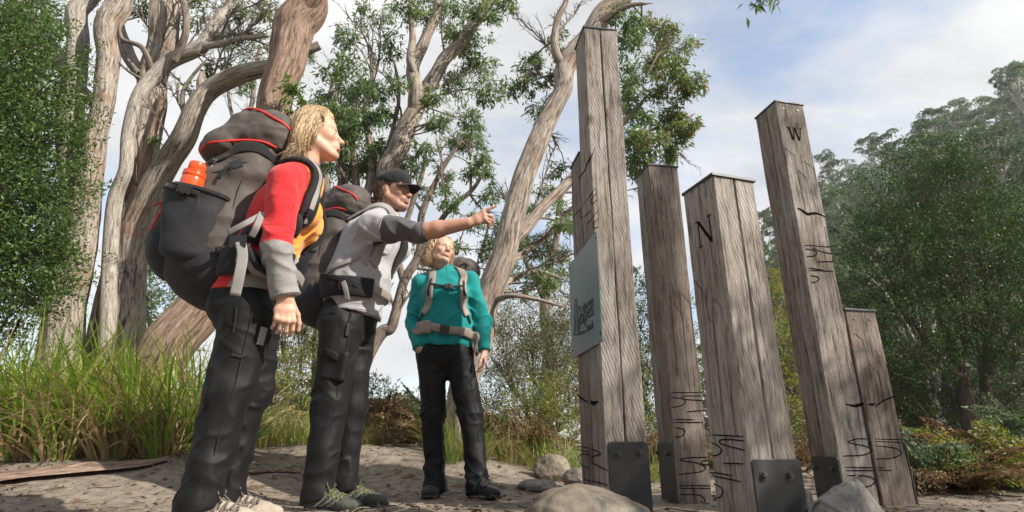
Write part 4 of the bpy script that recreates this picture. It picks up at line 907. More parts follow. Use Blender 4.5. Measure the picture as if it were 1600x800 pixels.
bush('tea_tree', 'big dense dark green tea-tree on the right, with several dark stems', 'tree', 59,
     [(1440, 300, 75, 8.6), (1390, 330, 60, 8.5), (1500, 310, 72, 8.6), (1400, 420, 85, 8.2), (1490, 410, 95, 8.1), (1560, 390, 80, 8.4), (1345, 470, 55, 8.4), (1365, 380, 50, 8.5), (1420, 520, 80, 8.0), (1530, 480, 90, 8.0), (1600, 470, 80, 8.2), (1460, 250, 46, 8.7), (1520, 250, 40, 8.8), (1590, 340, 60, 8.6), (1350, 550, 60, 8.4), (1400, 590, 60, 8.2), (1590, 560, 70, 8.0), (1650, 430, 90, 8.4), (1470, 590, 45, 8.6)],
     tuple(atz(1520, 8.3, .3)), M_TEATREE, M_TWIGD, 64000, (.035, .062), .36, spray=30, shell=.5, up=.35,
     stems=([(1520, 690, 8.4, 26), (1505, 600, 8.35, 22), (1480, 520, 8.4, 14), (1450, 430, 8.5, 8), (1440, 330, 8.6, 4)], [(1545, 690, 8.4, 20), (1540, 590, 8.3, 16), (1545, 500, 8.4, 11), (1530, 380, 8.5, 5)], [(1505, 590, 8.2, 12), (1470, 560, 8.3, 8), (1430, 510, 8.4, 4)], [(1545, 580, 8.2, 12), (1575, 530, 8.3, 7), (1600, 470, 8.3, 4)]))
bush('green_shrub', 'dark understorey shrub behind the shortest post, below the tea-tree', 'shrub', 60,
     [(1330, 600, 50, 9), (1390, 640, 55, 8.8), (1300, 660, 50, 8.6), (1440, 640, 50, 8.8), (1500, 660, 40, 8.8), (1560, 650, 50, 8.6), (1290, 560, 40, 9)], tuple(atz(1380, 8.8, .2)), M_TEATREE, M_TWIGD, 12000, (.04, .07), .3, spray=22, tone=(.1, .5), shell=.3)

# ------------------------------------------------------------------ sedge, bracken, ferns
def blades(P_, az, lean, L, Wd, rs, seg=6):
    """arching tapered blades; az heading, lean 0..1 how far they arch over"""
    n = len(P_); t = np.linspace(0, 1, seg + 1)[None]; az = az[:, None]; lean = lean[:, None]; L = L[:, None]
    th = (1.5 - .75 * lean) - (.15 + lean * 1.35) * t ** 1.3            # elevation along the blade
    dx = np.cos(th); dz = np.sin(th)
    hx = np.cumsum(np.c_[np.zeros((n, 1)), (dx[:, 1:] + dx[:, :-1]) / 2], 1) * L / seg; hz = np.cumsum(np.c_[np.zeros((n, 1)), (dz[:, 1:] + dz[:, :-1]) / 2], 1) * L / seg
    az2 = az + rs.normal(size=(n, 1)) * .25 * t
    C = np.stack([P_[:, :1] + hx * np.cos(az2), P_[:, 1:2] + hx * np.sin(az2), P_[:, 2:3] + hz], -1)
    S_ = np.stack([-np.sin(az + .5), np.cos(az + .5), 0 * az], -1) * (Wd[:, None] * .5 * (1 - t ** 2 * .95))[..., None]
    V = np.stack([C - S_, C + S_], 2).reshape(-1, 3)
    i = (np.arange(n) * (seg + 1) * 2)[:, None] + np.arange(seg)[None] * 2
    F = np.stack([i, i + 1, i + 3, i + 2], -1).reshape(-1, 4); return V, F, (seg + 1) * 2
def tussock(c, r, n, L, label, seed, dry=.3, group='sedge tussocks along the track edge', wd=(.011, .023), head=None):
    rs = np.random.default_rng(seed); a = rs.random(n) * 2 * math.pi; rr = np.sqrt(rs.random(n)) * r
    P_ = np.stack([c[0] + rr * np.cos(a), c[1] + rr * np.sin(a), np.full(n, c[2] - .02)], 1)
    az = a + rs.normal(size=n) * .7; ln = np.clip(rs.beta(2.0, 1.7, n), 0, 1) * 1.0
    if head is not None: az = np.where(rs.random(n) < .35, head + rs.normal(size=n) * .6, az)
    V, F, k = blades(P_, az, ln, rs.uniform(*L, n), rs.uniform(*wd, n), rs)
    isd = rs.random(n) < dry * (.7 + 1.1 * ln); tone = np.clip(rs.random(n) * .95, 0, 1)
    col = np.repeat(np.stack([tone, tone, tone], 1), k, axis=0); mi = np.repeat(isd.astype(int), 6)
    o = from_arrays('sedge_tussock', V - A(*c), F, [M_GRASS, M_STRAW], None, True, col, mi); o.location = c
    return tag(o, label, 'grass tussock', group)
def edgepos(x, py):
    """ground spot in photo column x whose base shows at row py"""
    for Y in np.arange(3.2, 7, .05):
        z = groundz1(atz(x, Y, .2)[0], Y); p = at(x, py, Y)
        if p.z <= z + .001: return Y
    return 4.2
LS = 'long-bladed green and straw sedge tussock at the left edge of the track'
k = 0
for x, Y, r, n, L, dry in ((-60, 4.1, .2, 300, (.5, .95), .25), (15, 4.0, .22, 330, (.5, .9), .25), (70, 4.2, .2, 330, (.5, .95), .3), (120, 4.0, .2, 330, (.45, .85), .35), (165, 4.25, .2, 320, (.5, .95), .3), (210, 4.05, .18, 300, (.45, .8), .4), (255, 4.2, .2, 330, (.5, .9), .3), (300, 4.1, .18, 330, (.5, .85), .3), (345, 4.3, .18, 260, (.4, .8), .3), (40, 4.5, .25, 260, (.6, 1.1), .15), (150, 4.6, .25, 260, (.6, 1.1), .15), (290, 4.6, .22, 260, (.6, 1.05), .2), (-20, 4.6, .25, 260, (.6, 1.1), .15), (230, 4.5, .22, 240, (.6, 1.0), .2), (95, 4.35, .22, 260, (.5, 1.0), .2), (-110, 4.3, .25, 260, (.5, 1.0), .2), (20, 3.75, .15, 160, (.3, .55), .5), (100, 3.75, .15, 160, (.3, .55), .5), (180, 3.8, .14, 160, (.3, .5), .55), (250, 3.85, .13, 150, (.3, .5), .55)):
    q = atz(x, Y, .2); z = groundz1(q.x, Y); q = atz(x, Y, z)
    tussock((q.x, Y, z), r, int(n * .62), (L[0] * 1.1, L[1] * 1.2), LS, 300 + k, dry, 'sedge tussocks along the left track edge'); k += 1
LS = 'short wiry sedge tussock at the foot of the scrub behind the walkers'
for x, Y, r, n, L, dry in ((395, 5.1, .16, 170, (.3, .6), .4), (420, 5.3, .16, 170, (.3, .6), .3), (450, 5.2, .15, 170, (.3, .5), .3), (485, 5.4, .15, 150, (.3, .5), .4), (690, 5.0, .1, 150, (.3, .62), .25), (715, 4.9, .1, 150, (.3, .6), .2), (702, 4.75, .08, 90, (.25, .5), .3), (740, 4.9, .12, 140, (.3, .5), .4), (560, 5.4, .14, 150, (.2, .45), .5), (880, 5.2, .14, 170, (.35, .6), .2), (850, 4.9, .12, 120, (.25, .45), .35), (800, 5.1, .12, 130, (.25, .5), .5), (600, 5.5, .14, 140, (.2, .4), .6), (1010, 5.0, .14, 140, (.3, .5), .3)):
    q = atz(x, Y, .2); z = groundz1(q.x, Y); q = atz(x, Y, z)
    tussock((q.x, Y, z), r, n, L, LS, 300 + k, dry, 'sedge tussocks at the foot of the scrub', (.004, .008)); k += 1

def frond(base, az, elev, L, rs, out, curl=1.0, pin=15):
    """bracken frond: arched stalk with paired pinnae, each a row of leaflets"""
    m = pin + 4; t = np.linspace(0, 1, m); th = elev - curl * t ** 1.3; h = np.cumsum(np.r_[0, np.cos(th[1:])]) * L / m; z = np.cumsum(np.r_[0, np.sin(th[1:])]) * L / m
    ca, sa = math.cos(az), math.sin(az); side = A(-sa, ca, 0)
    P_ = base + np.stack([h * ca, h * sa, z], 1); T_ = unit(np.gradient(P_, axis=0))
    out['w'].append(P_)
    for i in range(4, m):
        f = (i - 4) / pin; pl = L * .34 * (1 - f) ** .8 * (.75 + .5 * min(1, f * 5)) * .8 + .01
        for s_ in (-1, 1):
            d = unit(side * s_ + T_[i] * .45 + A(0, 0, -.22 + rs.normal() * .1)); nb = max(2, int(pl / .022)); u = (np.arange(nb) + .5) / nb
            q = P_[i] + d * pl * u[:, None]; ll = .055 * (1 - u * .75) * (L / .6) ** .5
            for s2 in (-1, 1):
                dd = unit(np.tile(T_[i] * s2 * 1.0 + d * .55, (nb, 1)) + rs.normal(size=(nb, 3)) * .12)
                out['p'].append(q); out['d'].append(dd); out['l'].append(ll)
def bracken(name, label, cat, seed, spots, mat, L=(.4, .7), kind=None, group=None, per=(3, 6), twig=None, pin=13, lift=0.0):
    rs = np.random.default_rng(seed); o = dict(p=[], d=[], l=[], w=[])
    for (x, y) in spots:
        z = groundz1(x, y) + lift
        for _ in range(rs.integers(*per)):
            frond(A(x + rs.normal() * .06, y + rs.normal() * .06, z), rs.random() * 6.28, rs.uniform(.7, 1.45), rs.uniform(*L), rs, o, rs.uniform(.6, 2.0), pin)
    t = thing(name, label, cat, (spots[0][0], spots[0][1], groundz1(*spots[0])), group) if kind is None else None
    P_, D, l = np.vstack(o['p']), np.vstack(o['d']), np.hstack(o['l'])
    f = leaves('fronds' if t else name, P_, D, l, l * .42, mat, t, rs, np.clip(rs.random(len(P_)), 0, 1), 'stuff', .5)
    if t is None: tag(f, label, cat)
    w = Wood()
    for q in o['w']: w.tube(q, np.linspace(.004, .001, len(q)), 3)
    ws = w.build('stalks', twig or M_TWIG, t if t else f, kind='stuff'); return t or f
r_ = np.random.default_rng(5)
def spots_px(n, x0, x1, Y0, Y1): return [(float(atz(x, Y, .3)[0]), float(Y)) for x, Y in zip(r_.uniform(x0, x1, n), r_.uniform(Y0, Y1, n))]
bracken('brown_bracken', 'dry brown bracken band behind the man and the woman in teal', 'bracken', 61, spots_px(26, 540, 700, 5.7, 7.2), M_BRACKEN, (.45, .8), kind='stuff')
bracken('brown_bracken', 'rust-brown bracken between the woman in teal and the tallest post', 'bracken', 62, spots_px(20, 740, 880, 5.3, 6.4), M_BRACKEN, (.4, .7), kind='stuff')
bracken('straw_bracken', 'pale straw bracken low behind the walkers', 'bracken', 63, spots_px(44, 400, 900, 5.5, 6.6), M_STRAW, (.3, .55), kind='stuff')
bracken('brown_bracken', 'dark brown bracken filling the bottom right corner', 'bracken', 64, spots_px(26, 1400, 1640, 3.6, 5.2), M_BRACKEN, (.45, .8), kind='stuff', lift=-.05)
bracken('brown_bracken', 'brown bracken behind the feet of the posts', 'bracken', 65, spots_px(34, 1000, 1420, 5.0, 6.8), M_BRACKEN, (.4, .7), kind='stuff')
bracken('green_bracken', 'green bracken under the shrubs behind the track', 'bracken', 66, spots_px(30, 380, 760, 6.2, 7.6), M_FERN, (.5, .8), kind='stuff')
bracken('green_bracken', 'greenish bracken mixed through the brown corner on the right', 'bracken', 67, spots_px(34, 1410, 1640, 3.7, 6.2), M_YBUSH, (.4, .7), kind='stuff')
bracken('fern', 'blue-green fern frond standing out of the brown bracken right of the shortest post', 'fern', 68, [(float(atz(1450, 3.7, .3)[0]), 3.7)], M_FERN, (.5, .62), per=(4, 5), pin=16, lift=.05)
bracken('fern', 'small blue-green fern at the right edge under the tea-tree', 'fern', 69, [(float(atz(1580, 4.6, .3)[0]), 4.6)], M_FERN, (.5, .7), per=(4, 6), pin=16, lift=.25)

# ------------------------------------------------------------------ litter on the track
rs = np.random.default_rng(71)
w = Wood()
for k in range(620):
    Y = rs.uniform(2.0, 5.2); x = rs.uniform(-1, 1) * Y * 1.05; q = A(x, Y, groundz1(x, Y) + .012); a = rs.random() * 3.14; ln = rs.uniform(.02, .14) * (1 if k % 9 else 2)
    d = A(math.cos(a), math.sin(a), rs.normal() * .06) * ln
    w.tube(spline([q, q + d * .5 + rs.normal(size=3) * .006, q + d], 6), rs.uniform(.001, .0035), 4, 0, k)
tag(w.build('twig_litter', M_TWIG, None, kind='stuff'), 'scattered dark twigs and bark bits on the sandy track', 'litter')
P_ = []; n = 1800
Y = rs.uniform(1.8, 5.4, n); x = rs.uniform(-1.05, 1.0, n) * Y; z = ground_z(x, Y) + .012
a = rs.random(n) * 6.28; P_ = np.stack([x, Y, z], 1); D = np.stack([np.cos(a), np.sin(a), rs.normal(size=n) * .15], 1)
ll = rs.uniform(.02, .06, n); o = leaves('leaf_litter', P_, D, ll, ll * .3, M_BRACKEN, None, rs); tag(o, 'fallen brown gum leaves on the sandy track', 'litter')
bm = bmesh.new(); bmesh.ops.create_icosphere(bm, subdivisions=1, radius=1); IV = np.array([v.co for v in bm.verts]); IF = np.array([[v.index for v in f.verts] for f in bm.faces]); bm.free()
Vs, Fs = [], []; n = 900
for k in range(n):
    Y = rs.uniform(1.9, 5.0); x = rs.uniform(-1.05, 1) * Y; s_ = rs.uniform(.003, .010) * (2.2 if k % 40 == 0 else 1)
    Vs.append(IV * s_ * rs.uniform(.6, 1.2, 3) * A(1, 1, .7) + A(x, Y, groundz1(x, Y) + s_ * .3 + .006)); Fs.append(IF + 12 * k)
o = from_arrays('pebbles', np.vstack(Vs), np.vstack(Fs), M_ROCK, None, False, kind='stuff'); tag(o, 'small loose pebbles on the sandy track', 'pebbles')
def bark_strip(pts, wd, label, seed):
    rs = np.random.default_rng(seed); p = spline(pts, 40); V = []; prof = np.linspace(-1, 1, 9)
    T_ = unit(np.gradient(p, axis=0)); B = unit(np.cross(T_, A(0, 0, 1)))
    for i in range(40):
        f = i / 39; w_ = wd * (.35 + .65 * math.sin(math.pi * min(1, .12 + f * .9)) + .12 * vnoise(A(f * 9, seed, 0)[None])[0])
        for s_ in prof: V.append(p[i] + B[i] * s_ * w_ + A(0, 0, (1 - s_ * s_) * w_ * .55 + .006 * vnoise(A(s_ * 4, f * 6, seed)[None])[0]))
    V = np.array(V); V2 = V - A(0, 0, .006); n = len(V); k = 9
    F = [(i * k + j, i * k + j + 1, (i + 1) * k + j + 1, (i + 1) * k + j) for i in range(39) for j in range(8)]
    F2 = [tuple(n + q for q in f[::-1]) for f in F]
    E_ = [(i * k + 8, n + i * k + 8, n + (i + 1) * k + 8, (i + 1) * k + 8) for i in range(39)] + [(i * k, (i + 1) * k, n + (i + 1) * k, n + i * k) for i in range(39)]
    o = from_arrays('bark_strip', np.vstack([V, V2]), F + F2 + E_, M_BARKR); a = o.data.attributes.new('bark', 'FLOAT_VECTOR', 'POINT')
    u = np.tile(prof * wd, 40); l = np.repeat(np.linspace(0, 1.2, 40), 9); a.data.foreach_set('vector', np.tile(np.stack([u, u * .3, l], 1), (2, 1)).astype(np.float32).ravel())
    return tag(o, label, 'bark')
def gp(x, y):
    """ground point seen at photo pixel x, y"""
    for Y in np.arange(1.4, 8, .01):
        p = at(x, y, Y)
        if p.z <= groundz1(p.x, Y) + .01: return A(p.x, Y, groundz1(p.x, Y) + .008)
    return A(*atz(x, 4, groundz1(atz(x, 4, .2)[0], 4)))
bark_strip([gp(-60, 756), gp(20, 748), gp(120, 738), gp(200, 730), gp(262, 717)], .085, 'long curled strip of red-brown bark lying on the track at left', 1)
bark_strip([gp(390, 738), gp(430, 735), gp(470, 738)], .025, 'short dark strip of bark lying between the walkers', 2)
# ------------------------------------------------------------------ forest on the hillside
def crown_proto(seed, h, rad, ncl, nl, tall=.5):
    rs = np.random.default_rng(seed); cs = []
    for _ in range(ncl):
        v = ball(rs, 1)[0]; cs.append(A(v[0] * rad, v[1] * rad, h * (1 - tall * .5) + v[2] * h * tall * .45 - .12 * h * (v[0] ** 2 + v[1] ** 2)))
    P_, D, T_ = [], [], []
    for c in cs:
        m = int(nl / ncl * rs.uniform(.7, 1.3)); v = unit(rs.normal(size=(m, 3))); r = rad * rs.uniform(.20, .36)
        v[:, 2] = np.abs(v[:, 2]) * 1.0 - .25
        P_.append(c + v * r * A(1, 1, .62) * rs.uniform(.75, 1.05, (m, 1))); D.append(unit(v + rs.normal(size=(m, 3)) * .7)); T_.append(np.clip(rs.uniform(0, .45) + rs.random(m) * .45, 0, .92))
    w = Wood(); w.tube(spline([A(0, 0, -1), A(rs.normal() * .2, rs.normal() * .2, h * .35), A(rs.normal() * .4, rs.normal() * .4, h * .75)], 10), np.linspace(.2, .07, 10), 6)
    for c in cs[:14]: w.tube(spline([A(0, 0, h * rs.uniform(.25, .5)), c * A(.5, .5, .8), c], 6), np.linspace(.09, .03, 6), 4)
    return w, np.vstack(P_), np.vstack(D), np.hstack(T_)
protos = []
for k in range(6):
    h, rad = ((8, 2.6), (10, 2.4), (7, 3.0), (11.5, 2.1), (6.5, 2.4), (9, 3.2))[k]
    protos.append((h, crown_proto(80 + k, h, rad, (18, 20, 22, 14, 16, 24)[k], 2600, (.7, .6, .8, .45, .9, .7)[k])))
HL = {0: 'grey-green gum on the forested hillside behind the posts, one of many', 1: 'bushy gum low on the forested slope, among many others', 2: 'gum with a bare pale trunk on the hillside forest'}
rs = np.random.default_rng(90); made = {}; placed = []
cand = []
for _ in range(9000):
    Y = rs.uniform(24, 95); x = rs.uniform(.36, 1.25) * Y
    if Y * .55 + x * .83 > 32: cand.append((x, Y))
for x, Y in cand:
    sp = 2.9 + Y * .022
    if all((x - a) ** 2 + (Y - b) ** 2 > sp * sp for a, b in placed): placed.append((x, Y))
    if len(placed) >= 285: break
for x, Y in placed:
    k = int(rs.integers(0, 6)); h, (w, P_, D, T_) = protos[k]
    t = thing('hill_tree', HL[0], 'tree', (x, Y, groundz1(x, Y) - .3), 'gum trees covering the hillside')
    t.rotation_euler = (0, 0, rs.random() * 6.28); s_ = rs.uniform(.75, 1.2); t.scale = (s_, s_, s_ * rs.uniform(.85, 1.15))
    if k not in made:
        tr = w.build('trunk', M_BARKS, None); n = len(P_); r2 = np.random.default_rng(k)
        cr = leaves('crown', P_, D, r2.uniform(.2, .38, n), r2.uniform(.10, .17, n), M_HILL, None, r2, T_); made[k] = (tr, cr)
        for o in made[k]: o.parent = t
    else:
        for o in made[k]:
            c = o.copy(); COL.objects.link(c); c.parent = t

# gum beside the clearing to the right of the viewpoint: its hanging tips dip into the top edge, its crown shades the posts' feet
T = Tree('overhanging gum, only its dark hanging leaf tips dipping in at the top edge', 95, (7.1, -.8, -.02))
def wstem(T, L, name, k):
    Q = spline(np.array(L, float), k); w = Wood(); w.tube(Q[:, :3], Q[:, 3], 16, .14, 5); w.build(name, M_BARK, T.t); T.nodes.append((Q[:, :3], Q[:, 3]))
wstem(T, [(7.1, -.8, -.1, .2), (7.0, -.6, 1.5, .17), (6.8, -.1, 3.0, .14), (6.6, .2, 4.6, .11), (6.3, .5, 6.2, .07)], 'trunk', 60)
wstem(T, [(6.8, -.1, 3.1, .07), (6.3, .4, 3.5, .05), (5.7, .8, 3.8, .03), (5.3, 1.0, 3.8, .015)], 'limb', 30)
tip = np.array(at(1195, -6, 3.0)); wstem(T, [(6.6, .2, 4.7, .06), (5.0, 1.2, 5.3, .045), (3.0, 2.2, 4.9, .028), tuple(tip + A(.3, .1, .45)) + (.012,), tuple(tip + A(.05, 0, .15)) + (.006,)], 'limb', 40)
T.L = (.06, .1)
def wclump(T, c, R_, nl, sub):
    rs = T.rs; c = A(*c) + (A(-.2, -.46, -.18) if c[2] < 4.2 and c[0] > 4.5 else 0); d0, a, ra = T.near(c); main = T.twigline(a, c, min(ra * .7, .02), .004, .06, 12, 6)
    for _ in range(sub):
        q = c + ball(rs, 1)[0] * R_; tw = T.twigline(main[rs.integers(5, 12)], q, .0045, .0015, .1, 8, 4); m = int(nl / sub)
        P_ = tw[rs.integers(3, 8, m)] * .4 + q * .6 + rs.normal(size=(m, 3)) * R_ * .2; T.lp.append(P_); T.ld.append(unit(rs.normal(size=(m, 3)) * .7 + A(0, 0, -.8))); T.lt.append(rs.random(m) * .7)
for c, R_, nl in (((6.2, 1.2, 3.8), .45, 800), ((6.6, 1.5, 3.9), .4, 600), ((5.3, .3, 3.7), .42, 700), ((5.7, .6, 3.9), .4, 600), ((4.95, .95, 3.75), .40, 700), ((5.3, 1.0, 3.9), .35, 450), ((5.75, 1.4, 3.8), .40, 600), ((4.7, .55, 3.6), .3, 300), ((6.3, .3, 6.3), .8, 700), ((6.9, .0, 5.6), .8, 600), (tuple(tip + A(.02, 0, .06)), .16, 70), (tuple(tip + A(.22, .1, .30)), .22, 120), (tuple(tip + A(-.16, .05, .25)), .16, 60)): wclump(T, c, R_, nl, 9)
T.finish()

# the wood behind the viewpoint and to its left: unseen trees added to shade the sky light from there
for k, (x, y, sc_) in enumerate(((-9, -3, .8), (-7.5, -8, .9), (-2, -11, .95), (4, -12, .8), (-12, 2, .9), (-13, -7, 1.1), (-5, -14, 1.1), (1, -16, 1.2), (-9.5, 5.5, .8), (9, -17, 1.1))):
    o = thing('gum_tree', 'unseen gum tree added around the clearing to shade the sky light', 'tree', (x, y, groundz1(x, y) - .3), 'gum trees around the clearing'); o.scale = (sc_,) * 3; o.rotation_euler = (0, 0, k * 1.3)
    for q in made[(0, 2, 4, 5)[k % 4]]:
        c = q.copy(); COL.objects.link(c); c.parent = o
# thin haze between the clearing and the hill
hm = bpy.data.materials.new('thin_haze'); hm.use_nodes = True; ht = hm.node_tree; ht.nodes.clear(); ho_ = ht.nodes.new('ShaderNodeOutputMaterial'); hv = ht.nodes.new('ShaderNodeVolumePrincipled')
hv.inputs['Color'].default_value = (.80, .87, .95, 1); hv.inputs['Density'].default_value = .0008; hv.inputs['Anisotropy'].default_value = 0.0; ht.links.new(hv.outputs[0], ho_.inputs['Volume'])
m = MB(); m.box((0, 150, 42.5), (450, 0, 0), (0, 500, 0), (0, 0, 46.5)); tag(m.build('haze', hm), 'thin pale haze in the air', 'haze', kind='stuff')
# ------------------------------------------------------------------ implicit modelling kit (for bodies, clothes, packs)
class Sdf:
    def __init__(s): s.ops = []; s.disp = []; s.cuts = []
    def _add(s, fn, lo, hi, k, sub=False): s.ops.append((fn, np.asarray(lo, float), np.asarray(hi, float), k, sub)); return s
    def cap(s, p0, p1, r0, r1=None, k=.015, sub=False):
        p0, p1 = A(*p0), A(*p1); r1 = r0 if r1 is None else r1; d = p1 - p0; L = d @ d + 1e-12; m = max(r0, r1)
        def fn(P):
            q = P - p0; h = np.clip(q @ d / L, 0, 1); return np.linalg.norm(q - h[:, None] * d, axis=1) - (r0 + (r1 - r0) * h)
        return s._add(fn, np.minimum(p0, p1) - m, np.maximum(p0, p1) + m, k, sub)
    def ell(s, c, r, M=None, k=.015, sub=False):
        c, r = A(*c), A(*(r if hasattr(r, '__len__') else (r,) * 3)); M = np.eye(3) if M is None else M; mr = r.max()
        def fn(P):
            q = (P - c) @ M; k0 = np.linalg.norm(q / r, axis=1); k1 = np.linalg.norm(q / r ** 2, axis=1) + 1e-9; return k0 * (k0 - 1) / k1
        return s._add(fn, c - mr, c + mr, k, sub)
    def ecap(s, p0, p1, u, a0, b0, a1, b1, k=.03, sub=False):
        """elliptic tapered rod: half widths a along u, b across"""
        p0, p1, u = A(*p0), A(*p1), A(*u); d = p1 - p0; L = d @ d; dn = d / math.sqrt(L); u = unit(u - dn * (u @ dn)); w = np.cross(dn, u); m = max(a0, b0, a1, b1)
        def fn(P):
            q = P - p0; h = np.clip(q @ d / L, 0, 1); e = q - h[:, None] * d; a = a0 + (a1 - a0) * h; b = b0 + (b1 - b0) * h; mm = np.minimum(a, b)
            x, y, z = e @ u, e @ w, e @ dn
            k0 = np.sqrt((x / a) ** 2 + (y / b) ** 2 + (z / mm) ** 2); k1 = np.sqrt((x / a ** 2) ** 2 + (y / b ** 2) ** 2 + (z / mm ** 2) ** 2) + 1e-9
            return np.where(k0 > 1e-6, k0 * (k0 - 1) / k1, -mm)
        return s._add(fn, np.minimum(p0, p1) - m, np.maximum(p0, p1) + m, k, sub)
    def box(s, c, half, rnd=.02, M=None, k=.015, sub=False):
        c, half = A(*c), A(*half); M = np.eye(3) if M is None else M; m = np.linalg.norm(half)
        def fn(P):
            q = np.abs((P - c) @ M) - (half - rnd); return np.linalg.norm(np.maximum(q, 0), axis=1) + np.minimum(q.max(1), 0) - rnd
        return s._add(fn, c - m, c + m, k, sub)
    def plane(s, p, n):
        p, n = A(*p), unit(A(*n)); s.ops.append((lambda P: (P - p) @ n, None, None, 0, 'plane')); return s
    def cut(s, p, n): s.cuts.append((A(*p), unit(A(*n)), None, 0)); return s
    def cutnear(s, p, n, c, r): s.cuts.append((A(*p), unit(A(*n)), A(*c), r)); return s
    def __call__(s, P, fold=True):
        d = np.full(len(P), .5)
        for fn, lo, hi, k, sub in s.ops:
            if sub == 'plane': d = np.where(d < .45, np.maximum(d, fn(P)), d); continue
            mg = .06 + k; i = np.flatnonzero(((P > lo - mg) & (P < hi + mg)).all(1))
            if not len(i): continue
            b = fn(P[i]); a = d[i]
            if sub: h = np.clip(.5 - .5 * (a + b) / k, 0, 1); d[i] = a * (1 - h) - b * h + k * h * (1 - h)
            else: h = np.clip(.5 + .5 * (a - b) / k, 0, 1); d[i] = a * (1 - h) + b * h - k * h * (1 - h)
        if fold:
            for f in s.disp:
                i = np.flatnonzero(np.abs(d) < .06)
                if len(i): d[i] += f(P[i])
        for p, n, c, r in s.cuts:
            e = (P - p) @ n
            if c is not None: e = np.where(np.linalg.norm(P - c, axis=1) < r, e, -1)
            d = np.maximum(d, e)
        return d
    def bounds(s, pad=.02): return np.min([o[1] for o in s.ops if not o[4]], 0) - pad, np.max([o[2] for o in s.ops if not o[4]], 0) + pad
    def grad(s, P, e=.004):
        g = np.stack([s(P + A(*(e * (k == j) for j in range(3))), False) - s(P - A(*(e * (k == j) for j in range(3))), False) for k in range(3)], 1); return unit(g)
    def conform(s, pts, off=.006, it=10):
        p = np.asarray(pts, float).copy()
        for _ in range(it):
            g = s.grad(p); p += g * (off - s(p, False))[:, None] * .8
        return p, s.grad(p)
    def mesh(s, h):
        lo, hi = s.bounds(); n = np.ceil((hi - lo) / h).astype(int) + 2; B = 4
        nb = -(-n // B); n = nb * B
        g = np.stack(np.meshgrid(*[np.arange(k) for k in nb], indexing='ij'), -1).reshape(-1, 3)
        dc = s(lo + (g * B + (B - 1) / 2) * h, False)
        D = np.repeat(np.repeat(np.repeat(dc.reshape(nb).astype(np.float32), B, 0), B, 1), B, 2)
        act = g[np.abs(dc) < B * h * 1.5 + .014]
        o = np.stack(np.meshgrid(*[np.arange(B)] * 3, indexing='ij'), -1).reshape(-1, 3)
        for c in range(0, len(act), 6000):
            I = (act[c:c + 6000, None] * B + o[None]).reshape(-1, 3); D[I[:, 0], I[:, 1], I[:, 2]] = s(lo + I * h)
        return nets(D, lo, h)
def nets(D, lo, h):
    Sg = D < 0; c = Sg[:-1, :-1, :-1]; anyv = np.zeros(c.shape, bool); allv = np.ones(c.shape, bool)
    sl = lambda o, N: slice(o, N - 1 + o); cn = [(a, b, e) for a in (0, 1) for b in (0, 1) for e in (0, 1)]
    for a, b, e in cn:
        q = Sg[sl(a, D.shape[0]), sl(b, D.shape[1]), sl(e, D.shape[2])]; anyv |= q; allv &= q
    cells = np.argwhere(anyv & ~allv); idx = np.full(c.shape, -1, np.int32); idx[tuple(cells.T)] = np.arange(len(cells))
    vals = {o: D[cells[:, 0] + o[0], cells[:, 1] + o[1], cells[:, 2] + o[2]] for o in cn}
    acc = np.zeros((len(cells), 3)); cnt = np.zeros(len(cells))
    for o in cn:
        for ax in range(3):
            if o[ax]: continue
            o2 = tuple(v + (i == ax) for i, v in enumerate(o)); a, b = vals[o], vals[o2]; m = (a < 0) != (b < 0)
            t = np.where(m, a / np.where(m, a - b, 1), 0); p = np.tile(A(*o), (len(cells), 1)); p[:, ax] += t; acc += p * m[:, None]; cnt += m
    V = lo + (cells + acc / cnt[:, None]) * h; F = []
    for ax in range(3):
        b, e = [k for k in range(3) if k != ax]
        s0 = [slice(1, -1)] * 3; s0[ax] = slice(0, -1); s1 = list(s0); s1[ax] = slice(1, None)
        A0, A1 = Sg[tuple(s0)], Sg[tuple(s1)]
        for flip in (0, 1):
            E_ = np.argwhere((A0 & ~A1) if not flip else (~A0 & A1))
            if not len(E_): continue
            E_ = E_ + 1; E_[:, ax] -= 1
            q = []
            for db, de in ((-1, -1), (0, -1), (0, 0), (-1, 0)):
                w = E_.copy(); w[:, b] += db; w[:, e] += de; q.append(idx[tuple(w.T)])
            q = np.stack(q, 1)
            if (flip == 1) != (ax == 1): q = q[:, ::-1]
            F.append(q)
    F = np.vstack(F); return V, F[(F >= 0).all(1)]
def sdf_obj(name, sdf, h, mat, parent, col=None, kind=None):
    V, F = sdf.mesh(h); c = col(V) if col is not None else None
    return from_arrays(name, V, F, mat, parent, True, c)

def frame(f, roll=0.0):
    f = unit(A(*f)); l = unit(np.cross(A(0, 0, 1), f)); u = np.cross(f, l); c, s_ = math.cos(roll), math.sin(roll)
    return np.stack([f, c * l + s_ * u, c * u - s_ * l], 1)          # columns forward, left, up

